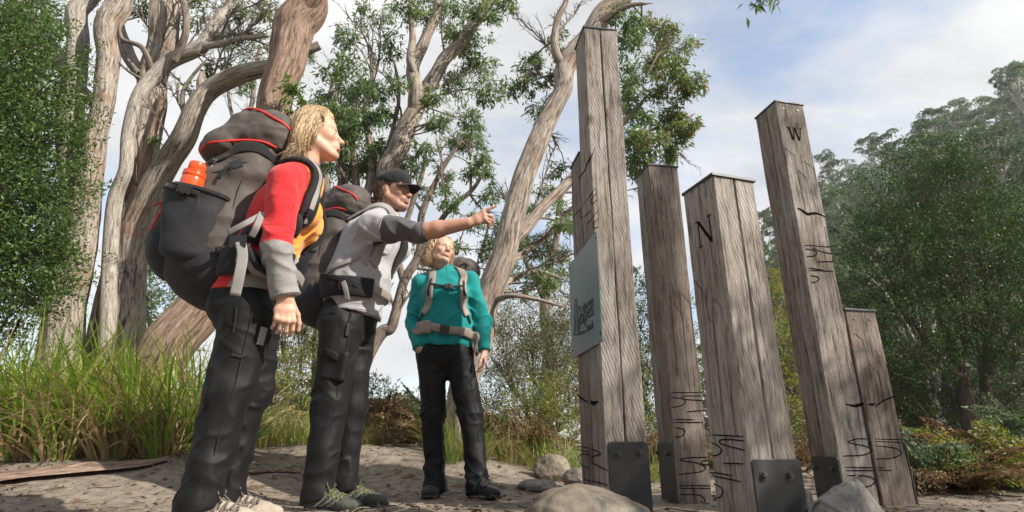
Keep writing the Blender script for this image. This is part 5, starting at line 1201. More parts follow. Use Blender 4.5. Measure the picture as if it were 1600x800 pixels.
# ------------------------------------------------------------------ cloth and skin materials
def cloth(name, c, var=.10, weave=900, rough=.85, sheen=.15, crinkle=.35):
    m, t, b = newmat(name); v = coords(t)
    n = noise(t, v, 12, 5); k = ramp(t, n, [(.3, [x * (1 - var) for x in c]), (.7, [min(1, x * (1 + var)) for x in c])]).outputs[0]
    t.links.new(k, b.inputs['Base Color']); b.inputs['Roughness'].default_value = rough; b.inputs['Sheen Weight'].default_value = sheen; b.inputs['Specular IOR Level'].default_value = .25
    p = bump(t, b, noise(t, v, 20, 5, .62, 1.6), crinkle, .016); p = bump(t, b, noise(t, v, 60, 4, .6, .8), crinkle, .005, p); bump(t, b, noise(t, v, weave, 1), .2, .0008, p); return m
def cloth_attr(name, rough=.85, crinkle=.3):
    m, t, b = newmat(name); v = coords(t); a = t.nodes.new('ShaderNodeAttribute'); a.attribute_name = 'col'
    n = noise(t, v, 14, 5); k = mixc(t, 1.0, a.outputs['Color'], ramp(t, n, [(.3, (.9, .9, .9)), (.7, (1.08, 1.08, 1.08))]).outputs[0], 'MULTIPLY')
    t.links.new(k, b.inputs['Base Color']); b.inputs['Roughness'].default_value = rough; b.inputs['Sheen Weight'].default_value = .2; b.inputs['Specular IOR Level'].default_value = .2
    p = bump(t, b, noise(t, v, 18, 5, .6, 1.4), crinkle, .014); p = bump(t, b, noise(t, v, 55, 4, .6, .8), crinkle, .004, p); bump(t, b, noise(t, v, 900, 1), .15, .0008, p); return m
def skin_mat():
    m, t, b = newmat('skin'); v = coords(t); a = t.nodes.new('ShaderNodeAttribute'); a.attribute_name = 'col'
    k = mixc(t, 1.0, a.outputs['Color'], ramp(t, noise(t, v, 45, 5, .6), [(.3, (.90, .84, .82)), (.7, (1.06, 1.06, 1.06))]).outputs[0], 'MULTIPLY')
    t.links.new(k, b.inputs['Base Color']); b.inputs['Roughness'].default_value = .5; b.inputs['Specular IOR Level'].default_value = .35
    b.inputs['Subsurface Weight'].default_value = .06; b.inputs['Subsurface Radius'].default_value = (.012, .005, .003); b.inputs['Subsurface Scale'].default_value = 1.0
    p = bump(t, b, noise(t, v, 260, 4, .6), .35, .0014); bump(t, b, noise(t, v, 70, 3), .12, .003, p); return m
M_SKIN = skin_mat()
M_SHIRT = cloth_attr('knit_shirt')
M_TROUSER = cloth('black_hiking_trousers', (.0065, .0068, .008), .18, 700, .62, .02, .12)
M_TROUSERG = cloth('charcoal_hiking_trousers', (.0075, .0078, .009), .18, 700, .62, .03, .12)
M_PACK = cloth('brown_grey_pack_fabric', (.078, .066, .061), .10, 1200, .62, .06, .14)
M_PACKD = cloth('black_pack_fabric', (.020, .021, .026), .15, 1000, .6, .05, .14)
M_MESH = cloth('black_padding', (.016, .016, .018), .2, 500, .9, .1, .3)
M_WEB = cloth('grey_webbing', (.25, .24, .235), .1, 1500, .75, .1, .1)
M_BEIGE = cloth('taupe_webbing', (.30, .255, .225), .1, 1200, .8, .1, .15)
M_RED = cloth('red_piping', (.62, .035, .03), .08, 900, .6, .1, .1)
M_BUCKLE = simple('black_buckle_plastic', (.018, .018, .02), .35)
M_CAP = cloth('black_cap_cloth', (.018, .018, .021), .15, 900, .85, .1, .2)
def hair_mat(name, dark, mid, lite):
    m, t, b = newmat(name); a = t.nodes.new('ShaderNodeAttribute'); a.attribute_name = 'col'; sx = node(t, 'ShaderNodeSeparateColor'); t.links.new(a.outputs['Color'], sx.inputs[0])
    k = ramp(t, sx.outputs[0], [(0, dark), (.5, mid), (1, lite)]).outputs[0]; t.links.new(k, b.inputs['Base Color']); b.inputs['Roughness'].default_value = .42; b.inputs['Specular IOR Level'].default_value = .45
    bump(t, b, noise(t, coords(t), 400, 2), .1, .001); return m
M_BLOND = hair_mat('blonde_hair', (.25, .155, .08), (.48, .335, .185), (.74, .59, .40))
M_BROWN = hair_mat('brown_hair', (.06, .035, .02), (.115, .068, .038), (.20, .125, .07))
M_CURL = hair_mat('pale_curly_hair', (.32, .20, .11), (.54, .38, .22), (.76, .60, .41))
M_LASH = simple('dark_lashes', (.03, .02, .015), .7)
M_EYE = simple('eye_white', (.62, .58, .54), .2, 0, .02)
M_IRIS = simple('grey_blue_iris', (.07, .09, .10), .15, 0, .1)
M_SHOEB = cloth('beige_shoe_suede', (.36, .31, .25), .12, 700, .85, .1, .3)
M_SHOEG = cloth('dark_green_grey_shoe', (.060, .066, .055), .2, 600, .7, .1, .3)
M_SHOEK = cloth('black_shoe', (.022, .021, .021), .2, 600, .7, .1, .3)
M_SOLE = simple('dark_rubber_sole', (.028, .027, .026), .8, 0, .2, 60, .4, 150)
M_SOLEB = simple('tan_rubber_sole', (.16, .135, .11), .8, 0, .2, 60, .4, 150)
M_LACE = cloth('grey_brown_laces', (.13, .105, .09), .2, 900, .8, .1, .1)
M_LACEG = cloth('yellow_green_laces', (.11, .12, .05), .2, 900, .8, .1, .1)
M_STRIPE = simple('shoe_overlay', (.19, .20, .17), .6)

# ------------------------------------------------------------------ anatomy
def head_sdf(S_, o, M, s=.95, male=False):
    p = lambda f, l, u: o + M @ A(f, l, u) * s
    E = lambda c, r, k=.012, sub=False: S_.ell(p(*c), A(*(r if hasattr(r, '__len__') else (r,) * 3)) * s, M, k, sub)
    C = lambda a, b, r0, r1=None, k=.01, sub=False: S_.cap(p(*a), p(*b), r0 * s, (r0 if r1 is None else r1) * s, k, sub)
    E((-.014, 0, .036), (.097, .076, .084), .02); E((.040, 0, .038), (.045, .058, .048), .03); E((.030, 0, -.030), (.058, .058, .080), .03)
    j = .004 if male else 0
    for q in (-1, 1):
        C((-.002, q * (.052 + j), -.055), (.055, q * (.024 + j), -.103), .022 + j, .019 + j, .025); E((.056, q * .043, -.027), (.026, .022, .022), .02)
        C((.080, q * .010, .020), (.068, q * .046, .018), .009 + j * .5, .009, .014)
        E((.094, q * .031, -.001), (.019, .019, .0125), .012, True); E((.0735, q * .0315, -.002), (.0150, .0165, .0140), .005)
        E((.0905, q * .0315, -.0035), (.010, .0135, .0040), .003, True)
        E((.101, q * .0125, -.041), (.0125, .0075, .0085), .006); E((.104, q * .007, -.0495), (.006, .0042, .004), .003, True)
        Me = M @ np.array(Matrix.Rotation(R(-12), 3, 'Y'))
        S_.ell(p(-.012, q * .077, -.012), A(.0195, .0085, .033) * s, Me, .008); S_.ell(p(-.010, q * .087, -.008), A(.0115, .006, .021) * s, Me, .005, True); S_.ell(p(-.006, q * .083, -.016), A(.006, .004, .010) * s, Me, .003)
        C((.086, q * .020, -.050), (.076, q * .031, -.076), .0016, .0012, .010, True)
    E((.073, 0, -.106), (.024 + j, .026 + j, .020 + j), .018)
    C((.086, 0, .006), (.109, 0, -.034), .0085, .0115, .012); E((.1105, 0, -.0375), (.0125, .0125, .0105), .008)
    E((.077, 0, -.066), (.024, .033, .024), .015)
    S_.ecap(p(.0955, -.019, -.0665), p(.0955, .019, -.0665), M[:, 2], .0052 * s, .0072 * s, .0052 * s, .0072 * s, .005); S_.ecap(p(.0945, -.015, -.0785), p(.0945, .015, -.0785), M[:, 2], .0062 * s, .0075 * s, .0062 * s, .0075 * s, .005)
    C((.1025, -.021, -.0722), (.1025, .021, -.0722), .0016, .0016, .004, True); C((.091, -.012, -.088), (.091, .012, -.088), .003, .003, .008, True)
    return p
def face_color(V, o, M, s, base, lip, blush=.25, stubble=0.0):
    q = ((V - o) @ M) / s; n = len(V); c = np.tile(A(*base), (n, 1))
    cheek = np.exp(-(((q[:, 0] - .08) / .03) ** 2 + ((np.abs(q[:, 1]) - .04) / .025) ** 2 + ((q[:, 2] + .035) / .022) ** 2)) + np.exp(-(((q[:, 0] - .115) / .018) ** 2 + (q[:, 1] / .015) ** 2 + ((q[:, 2] + .037) / .014) ** 2)) + np.exp(-((q[:, 0] + .01) / .03) ** 2 - ((np.abs(q[:, 1]) - .085) / .012) ** 2 - ((q[:, 2] + .01) / .035) ** 2) * .8
    c = c * (1 - blush * np.clip(cheek, 0, 1)[:, None] * A(.05, .55, .6))
    lips = np.exp(-((np.abs(q[:, 1]) / .021) ** 6 + ((q[:, 2] + .0725) / .0105) ** 6)) * (q[:, 0] > .088); c = c * (1 - .85 * lips[:, None]) + .85 * lips[:, None] * A(*lip)
    if stubble:
        st = np.clip(((-.045 - q[:, 2]) / .02), 0, 1) * (q[:, 0] > -.02) * np.exp(-((q[:, 2] + .09) / .055) ** 4) * (np.abs(q[:, 1]) < .09) * (1 - lips); c = c * (1 - stubble * st[:, None] * A(.75, .85, .9))
    return c
def hand_sdf(S_, w, d, n, t, curls, thumb=(.5, .4), s=1.0, spread=.05):
    """wrist w, direction d, palm normal n, thumb side t; curls = per finger flex angles (rad)"""
    d, n, t = unit(A(*d)), unit(A(*n)), unit(A(*t)); w = A(*w)
    S_.ecap(w, w + d * .045 * s, t, .027 * s, .019 * s, .038 * s, .017 * s, .012); S_.ecap(w + d * .045 * s, w + d * .082 * s, t, .038 * s, .017 * s, .036 * s, .0135 * s, .012)
    for i, (off, ln, r) in enumerate(((.030, .073, .0088), (.010, .081, .0090), (-.011, .075, .0086), (-.030, .058, .0077))):
        k = w + d * (.090 - .004 * abs(i - 1)) * s + t * off * s + n * -.002; a = curls[i]; dd = unit(d + t * spread * (1.4 - i)); p = k - dd * .02 * s; S_.ell(k - n * .005 * s, .0095 * s, None, .008)
        ang = 0
        for j, (f, cv) in enumerate(((.46, a[0]), (.30, a[1]), (.24, a[2]))):
            st = p if j == 0 else q_; ang += cv; dv = dd * math.cos(ang) + n * math.sin(ang); q_ = (k if j == 0 else q_) + dv * ln * f * s
            S_.cap(k if j == 0 else st, q_, r * s * (1 - .10 * j), r * s * (.93 - .12 * j), .004)
            if j == 0: S_.cap(p, k, r * s * 1.02, r * s, .008)
    b = w + d * .022 * s + t * .024 * s + n * .010 * s; m1 = b + unit(d * .72 + t * .62 + n * thumb[0]) * .044 * s; m2 = m1 + unit(d * .9 + t * .30 + n * thumb[1]) * .034 * s; m3 = m2 + unit(d * .95 + t * .05 + n * thumb[1] * 1.2) * .026 * s
    S_.cap(b, m1, .0165 * s, .0115 * s, .012); S_.cap(m1, m2, .0112 * s, .0100 * s, .004); S_.cap(m2, m3, .0098 * s, .0080 * s, .004)
def strands(name, roots, paths, mat, parent, r0=.0012, tone=None, n=3):
    """paths (k, m, 3) -> one mesh of thin tapered locks"""
    k, m, _ = paths.shape; Vs, Fs, Cs = [], [], []; b = 0
    T_ = unit(np.gradient(paths, axis=1)); a = unit(np.cross(T_, np.tile(A(.3, .2, .93), (k, m, 1)))); c = np.cross(T_, a)
    rad = r0 * np.sin(np.linspace(.35, math.pi - .05, m))[None, :, None]
    rad = rad * np.random.default_rng(1).uniform(.6, 1.3, (k, 1, 1))
    ang = np.linspace(0, 2 * math.pi, n, endpoint=False)
    V = np.stack([paths + rad * (math.cos(x) * a + math.sin(x) * c) for x in ang], 2).reshape(-1, 3)
    i = np.arange(k)[:, None, None] * m * n + np.arange(m - 1)[None, :, None] * n; j = np.arange(n)[None, None]; j2 = (j + 1) % n
    F = np.stack([i + j, i + j2, i + n + j2, i + n + j], -1).reshape(-1, 4); tone = np.random.default_rng(2).random(k) if tone is None else tone
    col = np.repeat(np.repeat(tone, m * n)[:, None], 3, 1); return from_arrays(name, V, F, mat, parent, True, col)
def eyes(o, M, s, parent, look):
    for q in (-1, 1):
        c = o + M @ A(.0772, q * .0315, -.003) * s; bm = bmesh.new(); bmesh.ops.create_uvsphere(bm, u_segments=20, v_segments=14, radius=.0132 * s); lk = unit(A(*look))
        for f in bm.faces:
            f.material_index = 1 if unit(np.array(f.calc_center_median())) @ lk > .86 else 0; f.smooth = True
        V = (np.array([v.co for v in bm.verts]) @ M * A(1, 1, .52)) @ M.T + c; F = [[v.index for v in f.verts] for f in bm.faces]; mi = [f.material_index for f in bm.faces]; bm.free()
        from_arrays('eye', V, F, [M_EYE, M_IRIS], parent, True, midx=mi)
        m = MB(); ls = np.linspace(-.0125, .0125, 9); m.tube([o + M @ A(.0772 + math.sqrt(.0142 ** 2 - x * x), q * .0315 + x, -.003 + .0072 * (1 - (x / .0142) ** 2) ** .5) * s for x in ls], .0011 * s, 5); m.build('eyelashes', M_LASH, parent, True)
def brows(o, M, s, parent, mat, th=.0026, seed=3):
    rs = np.random.default_rng(seed); P_ = []
    for q in (-1, 1):
        for _ in range(46):
            f = rs.random(); a = A(.0865 - .017 * f ** 1.6, q * (.014 + .034 * f), .019 + .007 * math.sin(f * 2.4) + rs.normal() * th * .6); d = A(-.004, q * .010, .003 - .005 * f); P_.append([o + M @ (a + d * t + A(.002, 0, 0) * math.sin(t * 3)) * s for t in np.linspace(0, 1, 5)])
    strands('eyebrows', None, np.array(P_), mat, parent, .0008)
def buckle(mb, p, n, t, w=.032, h=.026, d=.008):
    n, t = unit(A(*n)), unit(A(*t)); b = np.cross(n, t); p = A(*p)
    mb.box(p + n * d * .6, t * w * .32, b * h * .5, n * d * .6, .002); mb.box(p + n * d * .6 - t * w * .42, t * w * .12, b * h * .62, n * d * .5, .0015); mb.box(p + n * d * .6 + t * w * .42, t * w * .12, b * h * .62, n * d * .5, .0015)
    for q in (-1, 1): mb.box(p + n * d * .6 + b * q * h * .55, t * w * .2, b * h * .10, n * d * .5, .001)
def strap(name, sdf, ctrl, w, mat, parent, off=.004, t=.004, n=40, it=10, smooth=3):
    p = spline(np.asarray(ctrl, float), n); p, g = sdf.conform(p, off, it)
    for _ in range(smooth):
        p[1:-1] = .25 * p[:-2] + .5 * p[1:-1] + .25 * p[2:]; g[1:-1] = unit(.25 * g[:-2] + .5 * g[1:-1] + .25 * g[2:])
    m = MB(); m.ribbon(p, g, w, t); m.build(name, mat, parent, True); return p, g
def shoe(parent, heel, dirv, up, mats, L=.29, seed=0, lace=M_LACE, wide=.048, ankle=None, high=.075):
    """heel = ground point below the heel; dirv toe direction"""
    d = unit(A(*dirv)); u = unit(A(*up)); u = unit(u - d * (u @ d)); l = np.cross(u, d); heel = A(*heel); M = np.stack([d, l, u], 1); P_ = lambda f, s_, z: heel + M @ A(f, s_, z)
    S_ = Sdf(); k = L / .29
    S_.ell(P_(.045 * k, 0, .045), A(.052, .040, .045), M, .02); S_.ecap(P_(.06 * k, 0, .050), P_(.20 * k, 0, .040), l, wide * .8, .040, wide, .030, .03); S_.ell(P_(.225 * k, -.002, .034), A(.062, wide * .95, .030), M, .03)
    S_.cap(P_(.050 * k, 0, .06), P_(.050 * k, 0, high + .01), .043, .046, .03); S_.cap(P_(.10 * k, 0, .075), P_(.155 * k, 0, .058), .030, .026, .03)
    S_.cut(P_(0, 0, .012), -u); S_.disp.append(lambda p: .0022 * fbm(p * 55 + seed, 2))
    sh = sdf_obj('shoe', S_, .0055, mats[0], parent)
    B = Sdf(); B.ecap(P_(.040 * k, 0, .012), P_(.13 * k, 0, .012), l, .044, .014, .040, .014, .02); B.ecap(P_(.13 * k, 0, .012), P_(.235 * k, 0, .014), l, .040, .014, wide * 1.06, .015, .02); B.ell(P_(.262 * k, 0, .018), A(.034, wide * .72, .014), M, .02)
    B.disp.append(lambda p: .0025 * np.sign(np.sin((p - heel) @ d * 380)) * ((p - heel) @ u < .012)); sdf_obj('sole', B, .005, mats[1], sh)
    m = MB()
    for i in range(5):
        f = (.105 + .021 * i) * k; a, b = P_(f, -.026, .066 - .006 * i), P_(f + .012, .026, .070 - .006 * i); c = P_(f + .006, 0, .104 - .011 * i)
        p, g = S_.conform(spline([a, c, b], 10), .003, 8); m.tube(p, .0030, 5)
        a, b = P_(f + .012, -.026, .070 - .006 * i), P_(f, .026, .066 - .006 * i); p, g = S_.conform(spline([a, c, b], 10), .004, 8); m.tube(p, .0030, 5)
    kp = S_.conform(A(*P_(.10 * k, 0, .12))[None], .006)[0][0]
    for q in (-1, 1): m.tube(spline([kp, kp + M @ A(.012, q * .02, .016), kp + M @ A(.03, q * .036, -.004), kp + M @ A(.008, q * .012, 0)], 14), .0026, 5); m.tube(spline([kp, kp + M @ A(.02, q * .018, -.004), kp + M @ A(.045, q * .034, -.03)], 8), .0026, 5)
    m.build('laces', lace, sh, True)
    m = MB()
    for q in (-1, 1):
        for f0, f1 in ((.075, .125), (.10, .165), (.135, .205)):
            p, g = S_.conform(spline([P_(f0 * k, q * .05, .022), P_((f0 + f1) / 2 * k, q * .05, .045), P_(f1 * k, q * .03, .07)], 12), .0015, 8); m.ribbon(p, g, .008, .0015)
    m.build('overlay', mats[2], sh, True); return sh
# ------------------------------------------------------------------ the three walkers
def V3(v): return np.array(v, float)
def fold_fn(centers, amp=.007, seed=0, drape=.006):
    """cloth creases: soft drape everywhere, tight ridges round joints (pos, radius, strength)"""
    def f(P):
        q = P + .05 * np.stack([vnoise(P * 5 + seed), vnoise(P * 5 + seed + 9), vnoise(P * 5 + seed + 21)], 1)
        r = drape * (vnoise(q * A(11, 11, 3.2) + seed) + .55 * vnoise(q * A(24, 24, 8) + seed + 4))
        w = np.zeros(len(P))
        for c, rad, st in centers: w = np.maximum(w, st * np.exp(-((P - c) ** 2).sum(1) / (rad * rad)))
        a = 1 - np.abs(vnoise((q @ ROT) * A(7, 7, 17) + seed + 2)) * 2.2; b = 1 - np.abs(vnoise((q @ ROT.T) * A(8, 8, 19) + seed + 7)) * 2.2
        g = .5 + .5 * vnoise(P * 9 + seed + 31)
        return r - amp * w * (np.maximum(a, 0) ** 1.6 * g + np.maximum(b, 0) ** 1.6 * (1 - g)) + amp * .35 * w
    return f
ROT = np.array(Matrix.Rotation(.55, 3, 'Y') @ Matrix.Rotation(.5, 3, 'X'))

def trousers(t, Pc, F, hips, knees, ankles, rad, top, mat, seed, wid=.165, dep=.12, belly=0.0):
    S_ = Sdf(); L = V3(np.cross(A(0, 0, 1), F)); Fh = unit(A(F[0], F[1], 0))
    S_.ecap(Pc - A(0, 0, .02), top + A(0, 0, .05), L, wid, dep, wid * .9, dep * .95, .05); S_.ell(Pc - Fh * .034 - A(0, 0, .04) - L * .07, .086, None, .06); S_.ell(Pc - Fh * .034 - A(0, 0, .04) + L * .07, .086, None, .06)
    for h, k, a in zip(hips, knees, ankles):
        S_.cap(h, k, rad[0], rad[1], .035); S_.cap(k, k * .45 + a * .55, rad[1] * .985, rad[2], .03); S_.cap(k * .45 + a * .55, a - A(0, 0, .02), rad[2], rad[3], .02); S_.cap(a - A(0, 0, .02), a - A(0, 0, .08), rad[3], rad[3] * 1.03, .02)
        S_.cutnear(a - A(0, 0, .062), A(0, 0, -1) + .25 * Fh, a - A(0, 0, .06), .19)
    S_.cut(top, A(0, 0, 1))
    cs = [(k - Fh * .05, .13, 1.0) for k in knees] + [(a + A(0, 0, .06), .12, 1.0) for a in ankles] + [((h0 + h1) / 2 + Fh * .07 - A(0, 0, .06), .15, .8) for h0, h1 in (hips,)] + [(h * .5 + k * .5, .16, .35) for h, k in zip(hips, knees)]
    S_.disp.append(fold_fn(cs, .026, seed, .0085)); o = sdf_obj('trousers', S_, .0062, mat, t); return S_, o
def seam(S_, pts, t, mat=None, r=.0016, name='seam', off=.0, n=30):
    p, g = S_.conform(spline(pts, n), off, 8); m = MB(); m.tube(p, r, 5); return m.build(name, mat or M_MESH, t, True)

def hem_ring(S_, c, ax, r, t, mat, name='hem', tr=.0024, off=.0005, n=40, u0=None):
    ax = unit(A(*ax)); a = unit(np.cross(ax, A(.1, .2, .97))); b = np.cross(ax, a); c = A(*c)
    P_ = np.array([c + r * (math.cos(x) * a + math.sin(x) * b) for x in np.linspace(0, 2 * math.pi, n)])
    for _ in range(8):
        g = S_.grad(P_); P_ += (g - ax * (g @ ax)[:, None]) * (off - S_(P_, True))[:, None] * .8
    m = MB(); m.tube(P_, tr, 5); return m.build(name, mat, t, True)
M_RIBG = cloth('grey_hem', (.235, .228, .226)); M_RIBR = cloth('red_seam', (.42, .016, .02)); M_RIBS = cloth('pale_grey_hem', (.33, .332, .35)); M_RIBT = cloth('teal_hem', (.005, .20, .20)); M_RIBD = cloth('charcoal_hem', (.07, .07, .076))
# ---- backpack shared by the walkers: x to the wearer's back, z up, origin under the hip belt
def make_pack(label, big=True):
    t = thing('backpack', label, 'backpack', (0, 0, 0), 'trekking backpacks worn by the walkers')
    S_ = Sdf(); S_.ecap((.02, 0, .16), (.05, 0, .60), (0, 1, 0), .155, .125, .165, .115, .05); S_.ell((-.02, 0, .34), (.17, .165, .30), None, .05); S_.cut((0, 0, .10), (0, 0, -1)); S_.cut((.155, 0, .3), (1, 0, .0))
    S_.disp.append(lambda p: .010 * fbm(p * A(6, 6, 9) + 3, 2) + .004 * fbm(p * 20, 2) - .005 * np.maximum(0, 1 - 2.4 * np.abs(vnoise(p * A(8, 8, 15) + 14))) - .006 * np.exp(-((p[:, 2] - .50) / .03) ** 2) * 1.2)
    main = sdf_obj('main_compartment', S_, .0065, M_PACK, t)
    B = Sdf(); B.ell((-.02, 0, .145), (.165, .170, .150), None, .04); B.ecap((.03, 0, .10), (.03, 0, .2), (0, 1, 0), .165, .135, .160, .13, .04); B.cut((.150, 0, 0), (1, 0, 0)); B.cut((0, 0, .235), (-.25, 0, 1)); B.disp.append(lambda p: .006 * fbm(p * 9 + 1, 2)); sdf_obj('base', B, .0065, M_PACKD, t)
    Fp = Sdf(); Fp.ell((-.150, 0, .27), (.085, .125, .20), None, .03); Fp.ell((-.165, 0, .20), (.085, .12, .13), None, .04); Fp.disp.append(lambda p: .007 * fbm(p * 10 + 5, 2)); fp = sdf_obj('front_pocket', Fp, .0065, M_PACKD, t)
    Ld = Sdf(); Ld.ecap((-.02, 0, .665), (.12, 0, .700), (0, 1, 0), .150, .085, .165, .090, .05); Ld.ell((.06, 0, .745), (.15, .155, .095), None, .06); Ld.ell((-.085, 0, .625), (.075, .14, .06), None, .05)
    Ld.disp.append(lambda p: .012 * fbm(p * A(8, 8, 10) + 11, 2) + .006 * fbm(p * 22, 2) - .005 * np.maximum(0, 1 - 2.4 * np.abs(vnoise(p * A(10, 10, 16) + 4)))); ld = sdf_obj('lid', Ld, .006, M_PACK, t)
    def pipe(S2, pts, par, r=.0055): p, g = S2.conform(spline(pts, 50), .007, 10); m = MB(); m.tube(p, r, 6); return m.build('piping', M_RED, par, True)
    pipe(Ld, [(-.16, -.05, .585), (-.13, -.14, .590), (-.06, -.18, .606), (.07, -.18, .628), (.14, -.14, .640)], ld); pipe(Ld, [(-.03, -.05, .80), (.03, -.12, .78), (.10, -.14, .75), (.16, -.11, .71)], ld); pipe(Ld, [(-.16, .05, .585), (-.13, .14, .590), (-.06, .18, .606), (.07, .18, .628)], ld)
    pipe(Fp, [(-.20, -.06, .40), (-.20, -.10, .33), (-.21, -.10, .22)], fp, .004); pipe(Fp, [(-.20, .06, .40), (-.20, .10, .33), (-.21, .10, .22)], fp, .004)
    for q in (-1, 1):
        Sp = Sdf(); Sp.ecap((-.075, q * .148, .15), (-.085, q * .160, .37), (1, 0, 0), .090, .042, .115, .052, .03); Sp.cut((-.08, q * .15, .392), (.16, 0, 1)); Sp.disp.append(lambda p: .006 * fbm(p * 11 + q, 2)); sp = sdf_obj('side_pocket', Sp, .006, M_PACKD, t)
        m = MB(); p, g = Sp.conform(spline([(-.19, q * .15, .402), (-.14, q * .22, .396), (-.04, q * .22, .380), (.03, q * .17, .370)], 24), .001, 8); m.ribbon(p, g, .016, .003); m.build('pocket_hem', M_MESH, sp, True)
        for pts in ([(-.08, q * .2, .18), (-.075, q * .2, .28), (-.07, q * .2, .37)], [(.04, q * .17, .14), (.035, q * .17, .25), (.05, q * .17, .36)]): p, g = Sp.conform(spline(pts, 16), .0, 8); m = MB(); m.tube(p, .0014, 4); m.build('seam', M_MESH, sp, True)
        for pts in ([(.06, q * .2, .24), (.05, q * .2, .4), (.07, q * .2, .58)], [(-.11, q * .2, .42), (-.08, q * .2, .5), (-.06, q * .2, .6)]): p, g = S_.conform(spline(pts, 24), .0, 8); m = MB(); m.tube(p, .0016, 4); m.build('seam', M_MESH, main, True)
        # upper compression strap with buckle, lower strap over the pocket
        p, g = S_.conform(spline([(-.13, q * .12, .47), (-.06, q * .2, .50), (.03, q * .2, .53), (.11, q * .16, .545)], 30), .004, 8); m = MB(); m.ribbon(p, g, .018, .003); cs = m.build('compression_strap', M_MESH, t, True); m = MB(); buckle(m, p[17], g[17], p[18] - p[17], .045, .03, .009); m.build('buckle', M_BUCKLE, cs)
        m = MB(); p2 = spline([p[16] + g[16] * .006, p[16] + g[16] * .012 + A(-.02, 0, -.02), p[16] + g[16] * .010 + A(-.035, 0, -.07)], 14); m.ribbon(p2, np.tile(g[16], (14, 1)), .014, .002); m.build('strap_tail', M_MESH, cs, True)
        p, g = Sp.conform(spline([(-.19, q * .15, .375), (-.13, q * .22, .366), (-.07, q * .22, .358)], 18), .004, 8); m = MB(); m.ribbon(p, g, .020, .003); cs = m.build('pocket_strap', M_MESH, t, True); m = MB(); buckle(m, p[10], g[10], p[11] - p[10], .045, .03, .009); m.build('buckle', M_BUCKLE, cs)
        p, g = S_.conform(spline([(.145, q * .1, .60), (.08, q * .16, .615), (-.02, q * .19, .60), (-.12, q * .13, .56)], 24), .003, 8); m = MB(); m.ribbon(p, g, .05, .004); m.build('collar_band', M_MESH, t, True)
        m = MB(); p = S_.conform(spline([(-.11, q * .19, .57), (-.115, q * .2, .50), (-.12, q * .2, .44)], 14), .006)[0]; m.tube(p, .0024, 5); m.build('cord', M_WEB, t, True)
        m = MB(); c = S_.conform(A(-.112, q * .2, .545)[None], .012)[0][0]; m.cyl(c, c + A(0, 0, .02), .008, .008, 8); m.cyl(c + A(0, 0, -.004), c, .004, .008, 8); m.build('cord_lock', M_BUCKLE, t, True)
    Bp = Sdf(); Bp.ecap((.155, 0, .12), (.165, 0, .58), (0, 1, 0), .135, .030, .12, .026, .03); Bp.disp.append(lambda p: .004 * fbm(p * 12, 2)); sdf_obj('back_panel', Bp, .0075, M_MESH, t)
    c, g = Fp.conform(A(-.235, -.05, .36)[None], .006); c = c[0]; m = MB(); m.box(c + A(-.004, 0, -.022), (.004, .002, -.024), (0, .007, .0008), (.002, 0, .0004)); m.box(c + A(-.012, -.01, -.012), (-.012, -.006, -.016), (0, .007, .001), (.002, 0, .0004)); m.build('zip_pull', M_RED, t)
    m = MB(); p, g = Ld.conform(spline([(.17, -.03, .72), (.175, 0, .735), (.17, .03, .72)], 10), .012, 6); m.ribbon(p, g, .015, .004); m.build('haul_loop', M_MESH, t, True)
    return t
def place_pack(t, o, f, up):
    u = unit(A(*up)); f = A(*f); f = unit(f - u * (f @ u)); l = np.cross(u, f); M = Matrix((tuple(np.r_[f, 0]), tuple(np.r_[l, 0]), tuple(np.r_[u, 0]), (0, 0, 0, 1))).transposed(); M.translation = Vector(o); t.matrix_world = M
    return np.stack([f, l, u], 1), A(*o)
def copy_tree(o, parent=None):
    c = o.copy(); COL.objects.link(c); c.parent = parent
    for ch in o.children: copy_tree(ch, c)
    return c
def attach(o, t):
    """part in world coordinates under an already placed thing"""
    o.parent = t; o.matrix_parent_inverse = t.matrix_basis.inverted(); return o

pack1 = make_pack('huge black and brown red-trimmed backpack holding an orange bottle, on the woman in red')
pack2 = copy_tree(pack1); pack2['label'] = 'brown and black backpack with red trim worn by the pointing man in grey'
pack3 = copy_tree(pack1); pack3['label'] = 'backpack with taupe straps worn by the woman in teal, mostly hidden behind her'

# ================= woman in red, nearest =================
F1 = unit(A(.95, .30, 0)); L1 = V3(np.cross(A(0, 0, 1), F1)); G1 = .03
Pc, Wc, Cc, Nb = V3(at(386, 470, 2.1)), V3(at(408, 415, 2.1)), V3(at(446, 335, 2.1)), V3(at(474, 262, 2.1))
T1 = thing('person', 'woman in red and orange top with blonde hair, wearing a huge backpack', 'person', tuple(atz(350, 2.1, G1)))
SR, EL, WR = V3(at(446, 283, 1.93)), V3(at(431, 383, 1.90)), V3(at(446, 466, 1.93)); SL = SR + L1 * .33 + F1 * .02; EL2 = SL + A(-.14, .02, -.26); WR2 = EL2 + A(-.02, -.03, -.20)
hips = (V3(at(388, 492, 2.01)), V3(at(398, 488, 2.19))); knees = (V3(at(356, 612, 1.99)), V3(at(390, 612, 2.2))); ank = (V3(at(313, 768, 1.97)), V3(at(349, 764, 2.2)))
for a in ank: a[2] = max(a[2], .105 + G1)
S1 = Sdf(); hem = V3(at(378, 463, 2.1))
S1.ecap(hem - A(0, 0, .08), Wc, L1, .175, .128, .158, .118, .05); S1.ecap(Wc, Cc, L1, .158, .118, .165, .118, .06); S1.ecap(Cc, Nb - A(0, 0, .09), L1, .165, .115, .12, .085, .05)
for q in (-1, 1): S1.ell(Cc + F1 * .085 + L1 * q * .070 - A(0, 0, .015), (.062, .066, .062), None, .04)
